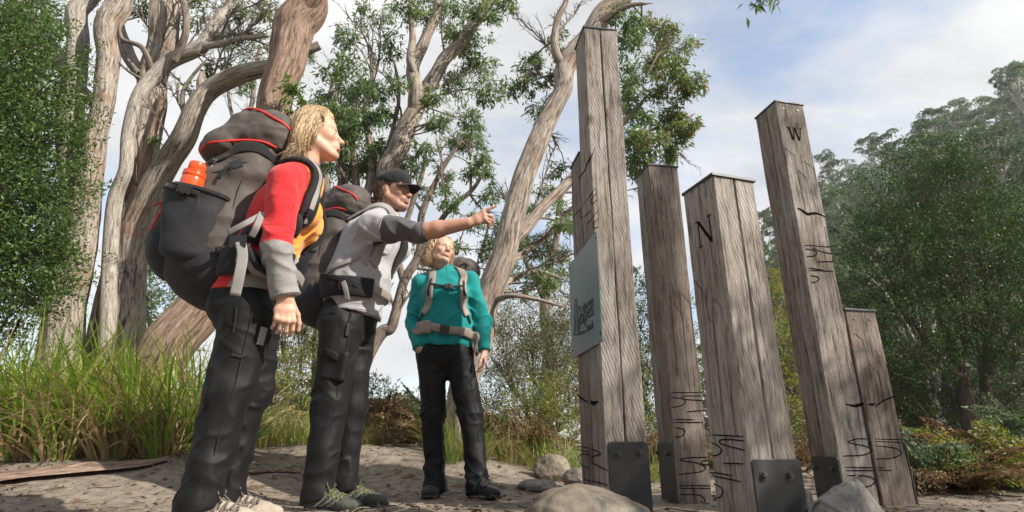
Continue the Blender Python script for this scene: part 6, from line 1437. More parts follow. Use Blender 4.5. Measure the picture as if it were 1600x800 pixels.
S1.plane(hem - A(0, 0, .005), A(0, 0, -1)); S1.cap(Nb - A(0, 0, .06), SR * .85 + Nb * .15, .060, .062, .05); S1.cap(Nb - A(0, 0, .06), SL * .85 + Nb * .15, .060, .062, .05)
S1.cap(Nb - A(0, 0, .07), Nb + A(.0, 0, -.002) + F1 * .012, .066, .060, .03)
for s_, e, w in ((SR, EL, WR), (SL, EL2, WR2)):
    S1.cap(s_, e, .064, .060, .03); S1.cap(e, w, .057, .046, .02); S1.cutnear(w - (w - e) * .02, w - e, w, .10)
S1.cutnear(Nb + F1 * .03 - A(0, 0, .0), unit(A(0, 0, 1) + F1 * .45), Nb, .13)
S1.disp.append(fold_fn([(EL, .11, 1.0), (EL2, .1, .8), (SR + A(.02, -.02, -.08), .08, .5), (Wc + F1 * .08, .14, .7), (WR, .08, .45), (Cc + F1 * .1 - A(0, 0, .1), .1, .5)], .030, 3, .010))
def red_orange(V):
    n = len(V); c = np.tile(A(.56, .022, .028), (n, 1)); q = V - Cc; f = q @ F1; sd = q @ L1; arm = np.minimum(np.linalg.norm(np.cross(V - SR, unit(EL - SR)), axis=1), 9) < .075
    ag = lambda s_, e: ((V - s_) @ unit(e - s_)) / np.linalg.norm(e - s_)
    isarm = (sd < -.135) | ((np.linalg.norm(V - WR, axis=1) < .22) & (sd < -.10)); isarm2 = sd > .19
    zb = SR[2] - .265
    front = (~isarm) & (~isarm2) & (f > .018 + .15 * np.maximum(0, -q[:, 2] - .1)); c[front] = A(.88, .33, .05); c[front & (V[:, 2] < zb + .02)] = A(.27, .262, .26)
    col = np.linalg.norm(V - Nb, axis=1) < .095; c[col & (f > -.02)] = A(.80, .26, .05)
    c[isarm & (V[:, 2] < zb - .012 + .06 * (V[:, 0] - EL[0]))] = A(.255, .247, .245); c[isarm2 & (V[:, 2] < zb)] = A(.255, .247, .245)
    lo = (~isarm) & (V[:, 2] < Wc[2] - .02) & (f < .06); c[lo] = A(.56, .022, .028); return c
sh1 = sdf_obj('shirt', S1, .0055, M_SHIRT, T1, red_orange)
hem_ring(S1, WR - (WR - EL) * .05, WR - EL, .05, sh1, M_RIBG); hem_ring(S1, WR - (WR - EL) * .20, WR - EL, .05, sh1, M_RIBG, 'seam', .0012, -.0003); hem_ring(S1, SR + (EL - SR) * .80, EL - SR, .062, sh1, M_RIBR, 'seam', .0014, -.0002)
TS1, tr1 = trousers(T1, Pc, F1, hips, knees, ank, (.102, .078, .067, .069), V3(at(380, 450, 2.1)), M_TROUSER, 5, .156, .108)
Hc, HM = V3(at(494, 212, 2.10)), frame(A(.965, .25, .14), R(-2)); hs = .93
B1 = Sdf(); head_sdf(B1, Hc, HM, hs); B1.cap(Hc + HM @ A(-.022, 0, -.07), Nb - A(0, 0, .03), .050, .056, .03)
B1.ecap(Nb - A(0, 0, .12), Pc, L1, .12, .075, .13, .08, .05); B1.cap(Nb - A(0, 0, .08), SR, .04, .04, .04); B1.cap(Nb - A(0, 0, .08), SL, .04, .04, .04)
for h_, k_, a_ in zip(hips, knees, ank): B1.cap(h_, k_, .07, .052, .03); B1.cap(k_, a_, .05, .035, .02)
for s_, e, w in ((SR, EL, WR), (SL, EL2, WR2)): B1.cap(s_, e, .042, .036, .02); B1.cap(e, w, .036, .027, .02)
hand_sdf(B1, WR - A(0, 0, .0), unit(A(.10, -.02, -1)), unit(L1 * .9 - F1 * .35), unit(F1 + L1 * .15), ((.42, .5, .35), (.50, .55, .4), (.55, .6, .4), (.6, .6, .4)), (.35, .35), .95, .05)
hand_sdf(B1, WR2, unit(A(.05, 0, -1)), -L1, F1, ((.4, .4, .3),) * 4, s=.92)
sk1 = lambda V: face_color(V, Hc, HM, hs, (.56, .345, .255), (.45, .16, .14), .3)
sdf_obj('body', B1, .0034, M_SKIN, T1, sk1); eyes(Hc, HM, hs, T1, HM @ A(1, .05, .12)); brows(Hc, HM, hs, T1, M_BLOND)
def hair_cap(name, o, M, s, parent, mat, parts, face=.058, low=-.02, amp=.006, freq=(60, 60, 9), seed=0, h=.0045, tone=None):
    S_ = Sdf(); S_.ell(o + M @ A(-.018, 0, .040) * s, A(.105, .085, .089) * s, M, .02); parts = [(c, tuple(x * .92 for x in r)) for c, r in parts]
    for c, r in parts: S_.ell(o + M @ A(*c) * s, A(*r) * s, M, .03)
    S_.cutnear(o + M @ A(face, 0, .05) * s, M @ A(1, 0, -.55), o, .3)
    def dsp(P):
        q = ((P - o) @ M) / s; a = np.arctan2(q[:, 1], q[:, 0] + .02) * 1.6; return amp * (vnoise(np.stack([a * 14 + seed, q[:, 2] * 7 + a, 0 * a], 1)) + .6 * vnoise(np.stack([a * 38 + seed, q[:, 2] * 11, 0 * a], 1)))
    S_.disp.append(dsp); V, F = S_.mesh(h); q = ((V - o) @ M) / s; a = np.arctan2(q[:, 1], q[:, 0] + .02)
    tn = np.clip(.35 + .45 * vnoise(np.stack([a * 20, q[:, 2] * 6, 0 * a + seed], 1)) + .2 * vnoise(np.stack([a * 60, q[:, 2] * 9, 0 * a], 1)), 0, 1); return from_arrays(name, V, F, mat, parent, True, np.stack([tn] * 3, 1)), S_
ho, HS = hair_cap('hair', Hc, HM, hs, T1, M_BLOND, [((-.062, .045, -.035), (.052, .05, .095)), ((-.062, -.045, -.035), (.052, .048, .095)), ((-.075, 0, -.05), (.05, .065, .10)), ((-.03, -.066, -.03), (.034, .022, .055)), ((-.03, .066, -.03), (.034, .022, .055)), ((.0, 0, .085), (.085, .07, .05))], .062, 0, .007)
rs = np.random.default_rng(11); P_ = []
for _ in range(1700):
    q = rs.uniform(-1, 1); a0 = A(.065 - .10 * rs.random(), q * .055, .125); side = np.sign(q) if abs(q) > .15 else rs.choice((-1, 1)); b = A(-.015 - .06 * rs.random(), side * (.085 + .012 * rs.random()), .03 * rs.normal()); c = A(-.045 - .06 * rs.random(), side * rs.uniform(.03, .092), -.075 - .05 * rs.random()); d = c + A(rs.normal() * .025 - .01, rs.normal() * .02, -.04 - .05 * rs.random())
    if rs.random() < .22: b, c = A(.045, side * .080, .03), A(.012, side * .086, -.01 - .03 * rs.random()); d = c + A(-.02, .0, -.045)
    p = spline(Hc + (np.array([a0, b, c, d]) @ HM.T) * hs, 12); pp = p.copy(); pp[:9] = HS.conform(p[:9], .0012 + .009 * rs.random() ** 1.5, 3)[0]; pp[4:] += np.linspace(0, 1, 8)[:, None] * rs.normal(size=3) * .006; P_.append(pp)
strands('hair_strands', None, np.array(P_), M_BLOND, ho, .0014)
FH1 = unit(A(.98, .12, 0))
for a_, nm in zip(ank, (0, 1)): shoe(T1, A(a_[0], a_[1], 0) - FH1 * .055 + A(0, 0, G1 - .004), FH1, (0, 0, 1), (M_SHOEB, M_SOLEB, M_LACE), .275, nm)
seam(TS1, [at(400, 470, 1.92), at(385, 540, 1.9), at(372, 600, 1.9), at(345, 690, 1.88), at(325, 780, 1.88)], tr1); seam(TS1, [at(368, 478, 1.9), at(366, 500, 1.9), at(362, 520, 1.9)], tr1, M_MESH, .003, 'zip')
strap('knee_panel', TS1, [at(358, 552, 1.88), at(380, 556, 1.88), at(402, 553, 1.9)], .010, M_MESH, tr1, .0005, .002); strap('reflective_tab', TS1, [at(424, 512, 1.95), at(420, 540, 1.95)], .03, M_WEB, tr1, .001, .002)
# pack 1
up1 = unit(V3(at(408, 170, 2.1)) - V3(at(338, 432, 2.1))); PM1, PO1 = place_pack(pack1, V3(at(330, 440, 2.10)) - up1 * .085, F1, up1)
pk1 = lambda f, l, u: PO1 + PM1 @ A(f, l, u)
def pstrap(name, S_, ctrl, w, mat, t, off=.004, th=.004, n=40, it=10): o = MB(); p, g = S_.conform(spline(np.asarray(ctrl, float), n), off, it); p[1:-1] = .25 * p[:-2] + .5 * p[1:-1] + .25 * p[2:]; o.ribbon(p, g, w, th); ob = o.build(name, mat, None, True); attach(ob, t); return p, g, ob
def pbuckle(p, g, d, t, par=None, **k): m = MB(); buckle(m, p, g, d, **k); ob = m.build('buckle', M_BUCKLE, None); return attach(ob, t)
p, g, o = pstrap('shoulder_strap', S1, [pk1(.16, -.08, .56), SR * .6 + Nb * .4 + A(-.02, 0, .07), SR * .55 + Nb * .45 + F1 * .07 + A(0, 0, .02), SR + F1 * .085 + L1 * .045 - A(0, 0, .11), SR + F1 * .045 + L1 * .03 - A(0, 0, .19), pk1(.16, -.14, .22)], .062, M_MESH, pack1, .010, .014, 50)
p2, g2, o = pstrap('strap_webbing', S1, [p[16], p[22], p[28], p[33]], .022, M_WEB, pack1, .025, .003); pbuckle(p2[30], g2[30], p2[31] - p2[30], pack1)
pstrap('shoulder_strap', S1, [pk1(.16, .08, .56), SL * .6 + Nb * .4 + A(-.02, 0, .07), SL * .55 + Nb * .45 + F1 * .07 + A(0, 0, .02), SL + F1 * .085 - L1 * .05 - A(0, 0, .11), SL + F1 * .045 - L1 * .03 - A(0, 0, .19)], .062, M_MESH, pack1, .010, .014, 50)
b0 = Wc - A(0, 0, .035); ring = [b0 + (-F1 * .1 - L1 * .12), b0 - L1 * .2 - F1 * .02, b0 - L1 * .19 + F1 * .05, b0 - L1 * .12 + F1 * .12, b0 + F1 * .16 - A(0, 0, .02), b0 + L1 * .12 + F1 * .12]
p, g, o = pstrap('hip_belt', S1, ring[:4], .115, M_MESH, pack1, .014, .018); pstrap('hip_belt', S1, [b0 + (-F1 * .1 + L1 * .12), b0 + L1 * .2 - F1 * .02, b0 + L1 * .19 + F1 * .05], .115, M_MESH, pack1, .014, .018)
p2, g2, o = pstrap('belt_webbing', S1, [p[8], p[20], p[32], ring[4], ring[5]], .036, M_WEB, pack1, .036, .003); bk = [V3(at(366, 377, 1.86)), V3(at(392, 376, 1.86))]
m = MB(); m.ribbon(spline([pk1(.03, -.19, .16), pk1(.10, -.20, .185), V3(at(375, 378, 1.86))], 14), np.tile(-L1, (14, 1)), .030, .004); attach(m.build('load_strap', M_MESH, None, True), pack1); pbuckle(V3(at(372, 378, 1.855)), -L1, A(1, 0, .05), pack1, w=.055, h=.04)
m = MB(); m.ribbon(spline([at(376, 378, 1.85), at(379, 400, 1.85), at(374, 430, 1.85), at(367, 462, 1.86)], 18), np.tile(-L1 + A(0, 0, .0), (18, 1)), .036, .003); attach(m.build('strap_tail', M_WEB, None, True), pack1)
m = MB(); m.ribbon(spline([at(356, 364, 1.86), at(382, 350, 1.85), at(408, 336, 1.88)], 14), np.tile(-L1, (14, 1)), .022, .003); attach(m.build('load_strap', M_WEB, None, True), pack1)
m = MB(); m.ribbon(spline([at(393, 370, 1.86), at(402, 352, 1.85), at(410, 332, 1.88)], 14), np.tile(-L1, (14, 1)), .024, .003); attach(m.build('load_strap', M_WEB, None, True), pack1)
# bottle in the side pocket
def orange_mat():
    m, t, b = newmat('orange_plastic'); b.inputs['Base Color'].default_value = (.80, .085, .015, 1); b.inputs['Roughness'].default_value = .22; b.inputs['Coat Weight'].default_value = .3; return m
M_OR = orange_mat(); bt = thing('water_bottle', 'orange plastic bottle standing in the side pocket of the big backpack', 'bottle', tuple(pk1(-.125, -.140, .215)))
def lathe(name, o, ax, prof, mat, par, n=32):
    ax = unit(ax); a = unit(np.cross(ax, A(0, 1, .1))); b = np.cross(ax, a); V = []; F = []
    for z, r in prof: V += [o + ax * z + r * (math.cos(x) * a + math.sin(x) * b) for x in np.linspace(0, 2 * math.pi, n, endpoint=False)]
    for i in range(len(prof) - 1): F += [(i * n + j, i * n + (j + 1) % n, (i + 1) * n + (j + 1) % n, (i + 1) * n + j) for j in range(n)]
    F += [tuple(range(n))[::-1], tuple((len(prof) - 1) * n + j for j in range(n))]; return from_arrays(name, V, F, mat, par, True)
bo = pk1(-.125, -.140, .215); bx = unit(PM1 @ A(.02, -.02, 1)); lathe('bottle_body', bo, bx, [(0, .036), (.005, .041), (.19, .041), (.215, .0415), (.222, .040), (.226, .0385), (.228, .041), (.240, .042), (.246, .039), (.252, .033)], M_OR, bt)
lathe('cap', bo, bx, [(.250, .029), (.252, .0305), (.284, .0300), (.290, .028), (.293, .020), (.294, .004)], M_OR, bt); lathe('neck_ring', bo, bx, [(.2455, .0405), (.247, .0415), (.250, .0405), (.252, .034)], M_OR, bt)

# ================= pointing man =================
F2 = unit(A(.985, -.16, 0)); L2 = V3(np.cross(A(0, 0, 1), F2)); D2 = 2.95
Pc, Wc, Cc, Nb = V3(at(547, 490, D2)), V3(at(556, 445, D2)), V3(at(578, 382, D2)), V3(at(601, 326, D2 + .02))
T2 = thing('person', 'man in grey shirt and black cap pointing right with outstretched arm', 'person', tuple(atz(520, D2, 0)))
SR, EL, WR = V3(at(584, 354, 2.76)), V3(at(658, 363, 2.66)), V3(at(731, 349, 2.62)); SL = SR + L2 * .37 + A(0, 0, .0); EL2 = SL + A(-.15, .0, -.27); WR2 = EL2 + A(-.04, .0, -.25)
hips = (V3(at(532, 510, 2.86)), V3(at(556, 508, 3.04))); knees = (V3(at(514, 634, 2.85)), V3(at(549, 634, 3.04))); ank = (V3(at(497, 762, 2.84)), V3(at(537, 750, 3.05)))
S2 = Sdf(); hem = V3(at(550, 492, D2))
S2.ecap(hem - A(0, 0, .06), Wc, L2, .180, .148, .180, .150, .05); S2.ecap(Wc, Cc, L2, .184, .152, .198, .142, .06); S2.ecap(Cc, Nb - A(0, 0, .10), L2, .19, .125, .13, .09, .06); S2.ell(Wc + F2 * .06 + A(0, 0, .03), (.115, .12, .11), None, .06)
S2.plane(hem - A(0, 0, .012), A(0, 0, -1)); S2.cap(Nb - A(0, 0, .07), SR, .066, .068, .06); S2.cap(Nb - A(0, 0, .07), SL, .066, .068, .06); S2.cap(Nb - A(0, 0, .08), Nb - A(0, 0, .02), .07, .066, .03)
S2.cap(SR, SR * .45 + EL * .55, .068, .062, .04); S2.cap(SR * .45 + EL * .55, EL, .055, .050, .02); S2.cap(EL, EL + (WR - EL) * .12, .050, .047, .02); S2.cap(SL, EL2, .070, .058, .03); S2.cap(EL2, WR2, .052, .045, .02)
S2.cutnear(EL + (WR - EL) * .10, WR - EL, EL, .13); S2.cutnear(Nb - A(0, 0, .012) + F2 * .02, unit(A(0, 0, 1) + F2 * .4), Nb, .14)
S2.disp.append(fold_fn([(SR + A(.03, 0, -.10), .13, .9), (EL, .14, 1.0), (SR * .5 + EL * .5, .10, .8), (Wc + F2 * .12, .16, .7), (hem + F2 * .1, .16, .8), (Cc - A(0, 0, .06), .14, .4)], .030, 33, .011))
def grey2(V):
    c = np.tile(A(.36, .362, .385), (len(V), 1)); a = ((V - SR) @ unit(EL - SR)) / np.linalg.norm(EL - SR); dr = np.linalg.norm(np.cross(V - SR, unit(EL - SR)), axis=1)
    d = (a > .26 + .05 * np.sin(V[:, 2] * 60)) & (dr < .09) & (V[:, 0] > SR[0]); d = (a > .30) & (dr < .095); c[d] = A(.085, .085, .092); a2 = (V - SL) @ unit(EL2 - SL); c[(a2 > .15) & (np.linalg.norm(np.cross(V - SL, unit(EL2 - SL)), axis=1) < .08)] = A(.085, .085, .092)
    return c
sh2 = sdf_obj('shirt', S2, .0065, M_SHIRT, T2, grey2)
hem_ring(S2, EL + (WR - EL) * .085, WR - EL, .05, sh2, M_RIBD); hem_ring(S2, SR + (EL - SR) * .30, EL - SR, .07, sh2, M_RIBS, 'sleeve_hem', .003); hem_ring(S2, hem + A(0, 0, .0), A(0, 0, 1), .17, sh2, M_RIBS, 'hem', .0028, .0005, 60); hem_ring(S2, hem + A(0, 0, .025), A(0, 0, 1), .17, sh2, M_RIBS, 'seam', .0012, -.0002, 60)
TS2, tr2 = trousers(T2, Pc - A(0, 0, .02), unit(A(.96, -.28, 0)), hips, knees, ank, (.106, .083, .071, .073), V3(at(549, 470, D2)), M_TROUSERG, 15, .172, .132)
Hc, HM = V3(at(615, 299, D2 + .0)), frame(A(.94, -.28, -.04), R(2)); hs = .97
B2 = Sdf(); head_sdf(B2, Hc, HM, hs, True); B2.cap(Hc + HM @ A(-.022, 0, -.07), Nb - A(0, 0, .04), .060, .066, .03)
B2.ecap(Nb - A(0, 0, .14), Pc, L2, .14, .08, .14, .09, .05); B2.cap(Nb - A(0, 0, .10), SR, .045, .045, .04); B2.cap(Nb - A(0, 0, .10), SL, .045, .045, .04)
for h_, k_, a_ in zip(hips, knees, ank): B2.cap(h_, k_, .075, .056, .03); B2.cap(k_, a_, .054, .038, .02)
B2.cap(SR, EL, .042, .034, .02); B2.cap(EL, EL + (WR - EL) * .14, .034, .041, .02); B2.cap(EL + (WR - EL) * .14, EL + (WR - EL) * .35, .042, .0425, .02); B2.cap(EL + (WR - EL) * .35, WR, .0425, .029, .02); B2.cap(SL, EL2, .045, .04, .02); B2.cap(EL2, WR2, .04, .028, .02)
hand_sdf(B2, WR + (WR - EL) * .02, unit(A(.86, -.06, .40)), unit(A(.32, .55, -.70)), unit(A(-.30, .45, .85)), ((.0, .06, .05), (.75, .85, .5), (.95, 1.0, .6), (1.05, 1.0, .6)), (.75, .75), 1.02, .04)
hand_sdf(B2, WR2, unit(A(.02, 0, -1)), -L2, F2, ((.4, .4, .3),) * 4)
sdf_obj('body', B2, .0036, M_SKIN, T2, lambda V: face_color(V, Hc, HM, hs, (.46, .265, .195), (.36, .15, .125), .3, .42)); eyes(Hc, HM, hs, T2, HM @ A(1, -.05, .05)); brows(Hc, HM, hs, T2, M_BROWN, .0018)
ho, HS = hair_cap('hair', Hc, HM, hs, T2, M_BROWN, [((-.070, 0, -.035), (.048, .066, .075)), ((-.045, .06, -.02), (.045, .026, .06)), ((-.045, -.06, -.02), (.045, .026, .06))], .040, 0, .006, seed=5)
P_ = []
for _ in range(380):
    a = rs.uniform(1.5, 4.8); b0 = A(.085 * math.cos(a) - .02, .083 * math.sin(a), .02 + .02 * rs.normal()); e = A(b0[0] * 1.08 - .018, b0[1] * 1.02, -.055 - .055 * rs.random()); p = spline(Hc + (np.array([b0, (b0 + e) / 2 + A(-.006, 0, 0), e, e + A(-.014 * rs.random(), rs.normal() * .008, -.018)]) @ HM.T) * hs, 10); pp = p.copy(); pp[:7] = HS.conform(p[:7], .001 + .003 * rs.random(), 3)[0]; P_.append(pp)
strands('hair_strands', None, np.array(P_), M_BROWN, ho, .0017)
# cap: domed crown and curved brim (worn, so a part of its wearer's clothing)
K = Sdf(); K.ell(Hc + HM @ A(-.012, 0, .052) * hs, A(.113, .092, .082) * hs, HM, .01); K.ell(Hc + HM @ A(.03, 0, .075) * hs, A(.07, .075, .06) * hs, HM, .02); K.cut(Hc + HM @ A(0, 0, .030) * hs, HM @ A(-.10, 0, -1)); K.disp.append(lambda P: .002 * fbm(P * 40, 2)); kc = sdf_obj('cap', K, .005, M_CAP, T2)
V = []; nb, na = 9, 21
for i in range(nb):
    f = i / (nb - 1)
    for j in range(na):
        a = (j / (na - 1) - .5) * 2; x = .094 * math.sqrt(max(0, 1 - (a * .80) ** 2)) - .006 + f * .082 * math.sqrt(max(0, 1 - a * a * .93)); y = a * (.072 + .006 * f); V.append(Hc + HM @ A(x, y, .036 - .016 * f - .020 * a * a - .0) * hs)
V = np.array(V); V2 = V - HM[:, 2] * .004; n = len(V); Fq = [(i * na + j, (i + 1) * na + j, (i + 1) * na + j + 1, i * na + j + 1) for i in range(nb - 1) for j in range(na - 1)]; E_ = [((nb - 1) * na + j, n + (nb - 1) * na + j, n + (nb - 1) * na + j + 1, (nb - 1) * na + j + 1) for j in range(na - 1)]
from_arrays('brim', np.vstack([V, V2]), Fq + [tuple(n + q for q in f[::-1]) for f in Fq] + E_, M_CAP, kc)
m = MB(); c = Hc + HM @ A(-.012, 0, .135) * hs; m.cyl(c - HM[:, 2] * .003, c + HM[:, 2] * .004, .008, .005, 10); m.build('cap_button', M_CAP, kc, True)
for a in range(6): seam(K, [Hc + HM @ A(-.012, 0, .2), Hc + HM @ A(-.012 + .09 * math.cos(a * 1.047 + .5), .08 * math.sin(a * 1.047 + .5), .13), Hc + HM @ A(-.012 + .13 * math.cos(a * 1.047 + .5), .11 * math.sin(a * 1.047 + .5), .05)], kc, M_CAP, .0014)
FH2 = unit(A(.97, -.25, 0))
for a_, nm in zip(ank, (2, 3)): shoe(T2, A(a_[0], a_[1], -.004) - FH2 * .06, FH2 if nm == 2 else unit(A(1, -.12, 0)), (0, 0, 1), (M_SHOEG, M_SOLE, M_STRIPE), .30, nm, M_LACEG)
# cargo pocket and zip on the trousers
strap('pocket_flap', TS2, [at(505, 548, 2.74), at(525, 556, 2.72), at(546, 566, 2.74)], .035, M_TROUSERG, tr2, .003, .008); q = Sdf(); q.box(V3(at(524, 572, 2.79)), (.062, .030, .078), .022, frame(A(.96, -.05, -.12)), .02); q.disp.append(fold_fn([(V3(at(526, 576, 2.765)), .1, .8)], .008, 41, .004)); sdf_obj('cargo_pocket', q, .006, M_TROUSERG, tr2)
strap('zip', TS2, [at(549, 488, 2.8), at(546, 505, 2.76), at(544, 520, 2.75)], .010, M_MESH, tr2, .002, .003); strap('zip_pull', TS2, [at(546, 506, 2.76), at(545, 524, 2.75)], .020, M_BUCKLE, tr2, .005, .004); seam(TS2, [at(556, 500, 2.75), at(545, 560, 2.75), at(528, 640, 2.74), at(512, 740, 2.74)], tr2)
# pack 2
FP2 = unit(A(.97, -.22, 0)); up2 = unit(V3(at(548, 290, D2)) - V3(at(508, 470, D2))); PM2, PO2 = place_pack(pack2, V3(at(496, 482, D2 + .03)) - up2 * .08, FP2, up2); pack2.scale = (.95, .95, .95); pk2 = lambda f, l, u: PO2 + PM2 @ (A(f, l, u) * .95)
pstrap('shoulder_strap', S2, [pk2(.15, -.09, .58), SR * .6 + Nb * .4 + A(-.05, 0, .07), SR * .5 + Nb * .5 + F2 * .07 + A(0, 0, .02), SR + F2 * .10 + L2 * .07 - A(0, 0, .06), SR + F2 * .09 + L2 * .05 - A(0, 0, .13), SR + F2 * .03 - A(0, 0, .2)], .062, M_WEB, pack2, .008, .010, 50)
pstrap('shoulder_strap', S2, [pk2(.15, .09, .58), SL * .6 + Nb * .4 + A(-.05, 0, .07), SL * .5 + Nb * .5 + F2 * .07, SL + F2 * .10 - L2 * .07 - A(0, 0, .10), SL + F2 * .07 - L2 * .02 - A(0, 0, .22)], .062, M_MESH, pack2, .008, .010, 50)
p, g, o = pstrap('strap_webbing', S2, [at(596, 366, 2.76), at(582, 380, 2.76), at(552, 408, 2.78), at(520, 432, 2.82)], .026, M_WEB, pack2, .010, .003); pbuckle(p[6], g[6], p[7] - p[6], pack2, w=.05)
p, g, o = pstrap('strap_tail', S2, [at(580, 380, 2.76), at(575, 400, 2.77), at(571, 412, 2.77)], .022, M_WEB, pack2, .012, .002)
b0 = V3(at(553, 462, D2)); ring = [b0 - F2 * .10 - L2 * .16, b0 - L2 * .22 - F2 * .02, b0 - L2 * .20 + F2 * .06, b0 - L2 * .12 + F2 * .16, b0 + F2 * .2 - A(0, 0, .01), b0 + L2 * .12 + F2 * .15, b0 + L2 * .2]
p, g, o = pstrap('hip_belt', S2, ring[:4], .105, M_MESH, pack2, .012, .018); p2, g2, o = pstrap('belt_panel', S2, [p[26], p[33], p[39]], .06, M_BEIGE, pack2, .022, .006); pstrap('belt_webbing', S2, [p[30], ring[3], ring[4], ring[5], ring[6]], .042, M_BEIGE, pack2, .020, .004); pbuckle(p[24] + g[24] * .018, g[24], p[25] - p[24], pack2, w=.06, h=.045)
m = MB(); m.ribbon(spline([at(536, 440, 2.72), at(540, 452, 2.71), at(543, 470, 2.72)], 12), np.tile(-L2, (12, 1)), .026, .003); attach(m.build('strap_tail', M_WEB, None, True), pack2)
p, g, o = pstrap('belt_webbing', S2, [at(505, 432, 2.8), at(530, 436, 2.75), at(560, 445, 2.74)], .030, M_MESH, pack2, .030, .003)

# ================= woman in teal =================
D3 = 3.68; F3 = unit(A(.20, -.98, 0)); L3 = V3(np.cross(A(0, 0, 1), F3))
Pc, Wc, Cc, Nb = V3(at(695, 545, D3)), V3(at(696, 505, D3)), V3(at(697, 458, D3)), V3(at(696, 421, D3 + .02))
T3 = thing('person', 'woman in teal fleece with curly blonde hair, one hand in her pocket', 'person', tuple(atz(710, D3, 0)))
SR, SL = V3(at(659, 443, D3 - .0)), V3(at(733, 440, D3 + .02)); EL, WR = V3(at(646, 500, D3 + .02)), V3(at(656, 545, D3 - .08)); EL2, WR2 = V3(at(756, 502, D3 + .02)), V3(at(757, 549, D3 - .04))
hips = (V3(at(675, 557, D3)), V3(at(716, 556, D3))); knees = (V3(at(677, 648, D3 - .02)), V3(at(735, 648, D3 - .03))); ank = (V3(at(680, 752, D3 - .02)), V3(at(747, 756, D3 - .06)))
S3 = Sdf(); hem = V3(at(696, 541, D3))
S3.ecap(hem - A(0, 0, .06), Wc, L3, .180, .125, .168, .120, .05); S3.ecap(Wc, Cc, L3, .165, .120, .168, .112, .06); S3.ecap(Cc, Nb - A(0, 0, .08), L3, .165, .105, .115, .08, .05)
for q in (-1, 1): S3.ell(Cc + F3 * .075 + L3 * q * .074 - A(0, 0, .02), (.064, .060, .062), None, .045)
S3.plane(hem - A(0, 0, .005), A(0, 0, -1)); S3.cap(Nb - A(0, 0, .06), SR, .058, .062, .05); S3.cap(Nb - A(0, 0, .06), SL, .058, .062, .05); S3.cap(Nb - A(0, 0, .06), Nb + A(0, 0, .028), .064, .057, .025)
for s_, e, w in ((SR, EL, WR), (SL, EL2, WR2)): S3.cap(s_, e, .064, .056, .03); S3.cap(e, w, .055, .042, .02); S3.cutnear(w, w - e, w, .09)
S3.cutnear(Nb + A(0, 0, .035), A(0, 0, 1) + F3 * .25, Nb, .12)
S3.disp.append(fold_fn([(EL, .13, 1.0), (EL2, .13, 1.0), (Wc + F3 * .1, .18, .6), (SR - A(0, 0, .09), .1, .6), (SL - A(0, 0, .09), .1, .6), (hem + F3 * .1, .16, .5)], .022, 53, .008))
sh3 = sdf_obj('fleece', S3, .0065, M_SHIRT, T3, lambda V: np.tile(A(.006, .235, .235), (len(V), 1)))
seam(S3, [Nb + F3 * .1 + A(0, 0, .02), Nb + F3 * .12 - A(0, 0, .06), Cc + F3 * .2 + A(0, 0, .03)], sh3, cloth('dark_teal_zip', (.004, .12, .125)), .0035, 'zip')
for e_, w_ in ((EL, WR), (EL2, WR2)): hem_ring(S3, w_ - (w_ - e_) * .04, w_ - e_, .045, sh3, M_RIBT)
hem_ring(S3, hem + A(0, 0, .004), A(0, 0, 1), .16, sh3, M_RIBT, 'hem', .0028, .0005, 60); hem_ring(S3, Nb + A(0, 0, .03), A(0, 0, 1) + F3 * .25, .06, sh3, M_RIBT, 'collar_edge', .0028)
TS3, tr3 = trousers(T3, Pc, F3, hips, knees, ank, (.096, .075, .065, .067), V3(at(696, 526, D3)), M_TROUSER, 25, .170, .118)
Hc, HM = V3(at(689, 393, D3 - .02)), frame(A(.62, -.76, .16), R(-10)); hs = .92
B3 = Sdf(); head_sdf(B3, Hc, HM, hs); B3.cap(Hc + HM @ A(-.02, 0, -.07), Nb - A(0, 0, .04), .048, .052, .03); B3.ecap(Nb - A(0, 0, .12), Pc, L3, .12, .07, .13, .08, .05); B3.cap(Nb - A(0, 0, .08), SR, .04, .04, .04); B3.cap(Nb - A(0, 0, .08), SL, .04, .04, .04)
for h_, k_, a_ in zip(hips, knees, ank): B3.cap(h_, k_, .07, .052, .03); B3.cap(k_, a_, .05, .035, .02)
for s_, e, w in ((SR, EL, WR), (SL, EL2, WR2)): B3.cap(s_, e, .042, .036, .02); B3.cap(e, w, .036, .026, .02)
hand_sdf(B3, WR2, unit(A(.02, -.12, -1)), unit(-L3 * .85 - F3 * .2), unit(F3 - L3 * .1), ((.30, .45, .3), (.4, .5, .35), (.45, .55, .4), (.5, .6, .4)), (.3, .3), .93, .05)
hand_sdf(B3, WR, unit(A(.45, .45, -.8)), unit(L3 * .3 - F3), unit(L3), ((.1, .2, .2),) * 4, s=.85)
sdf_obj('body', B3, .0036, M_SKIN, T3, lambda V: face_color(V, Hc, HM, hs, (.58, .37, .28), (.48, .19, .17), .32)); eyes(Hc, HM, hs, T3, HM @ A(1, -.1, .2)); brows(Hc, HM, hs, T3, M_CURL)
ho, HS = hair_cap('hair', Hc, HM, hs, T3, M_CURL, [((-.05, .058, -.03), (.055, .045, .085)), ((-.05, -.058, -.03), (.055, .045, .085)), ((-.08, 0, -.03), (.05, .075, .09)), ((-.01, .070, -.02), (.035, .025, .06)), ((-.01, -.070, -.02), (.035, .025, .06)), ((-.02, 0, .085), (.09, .075, .05))], .048, 0, .012, seed=9)
P_ = []
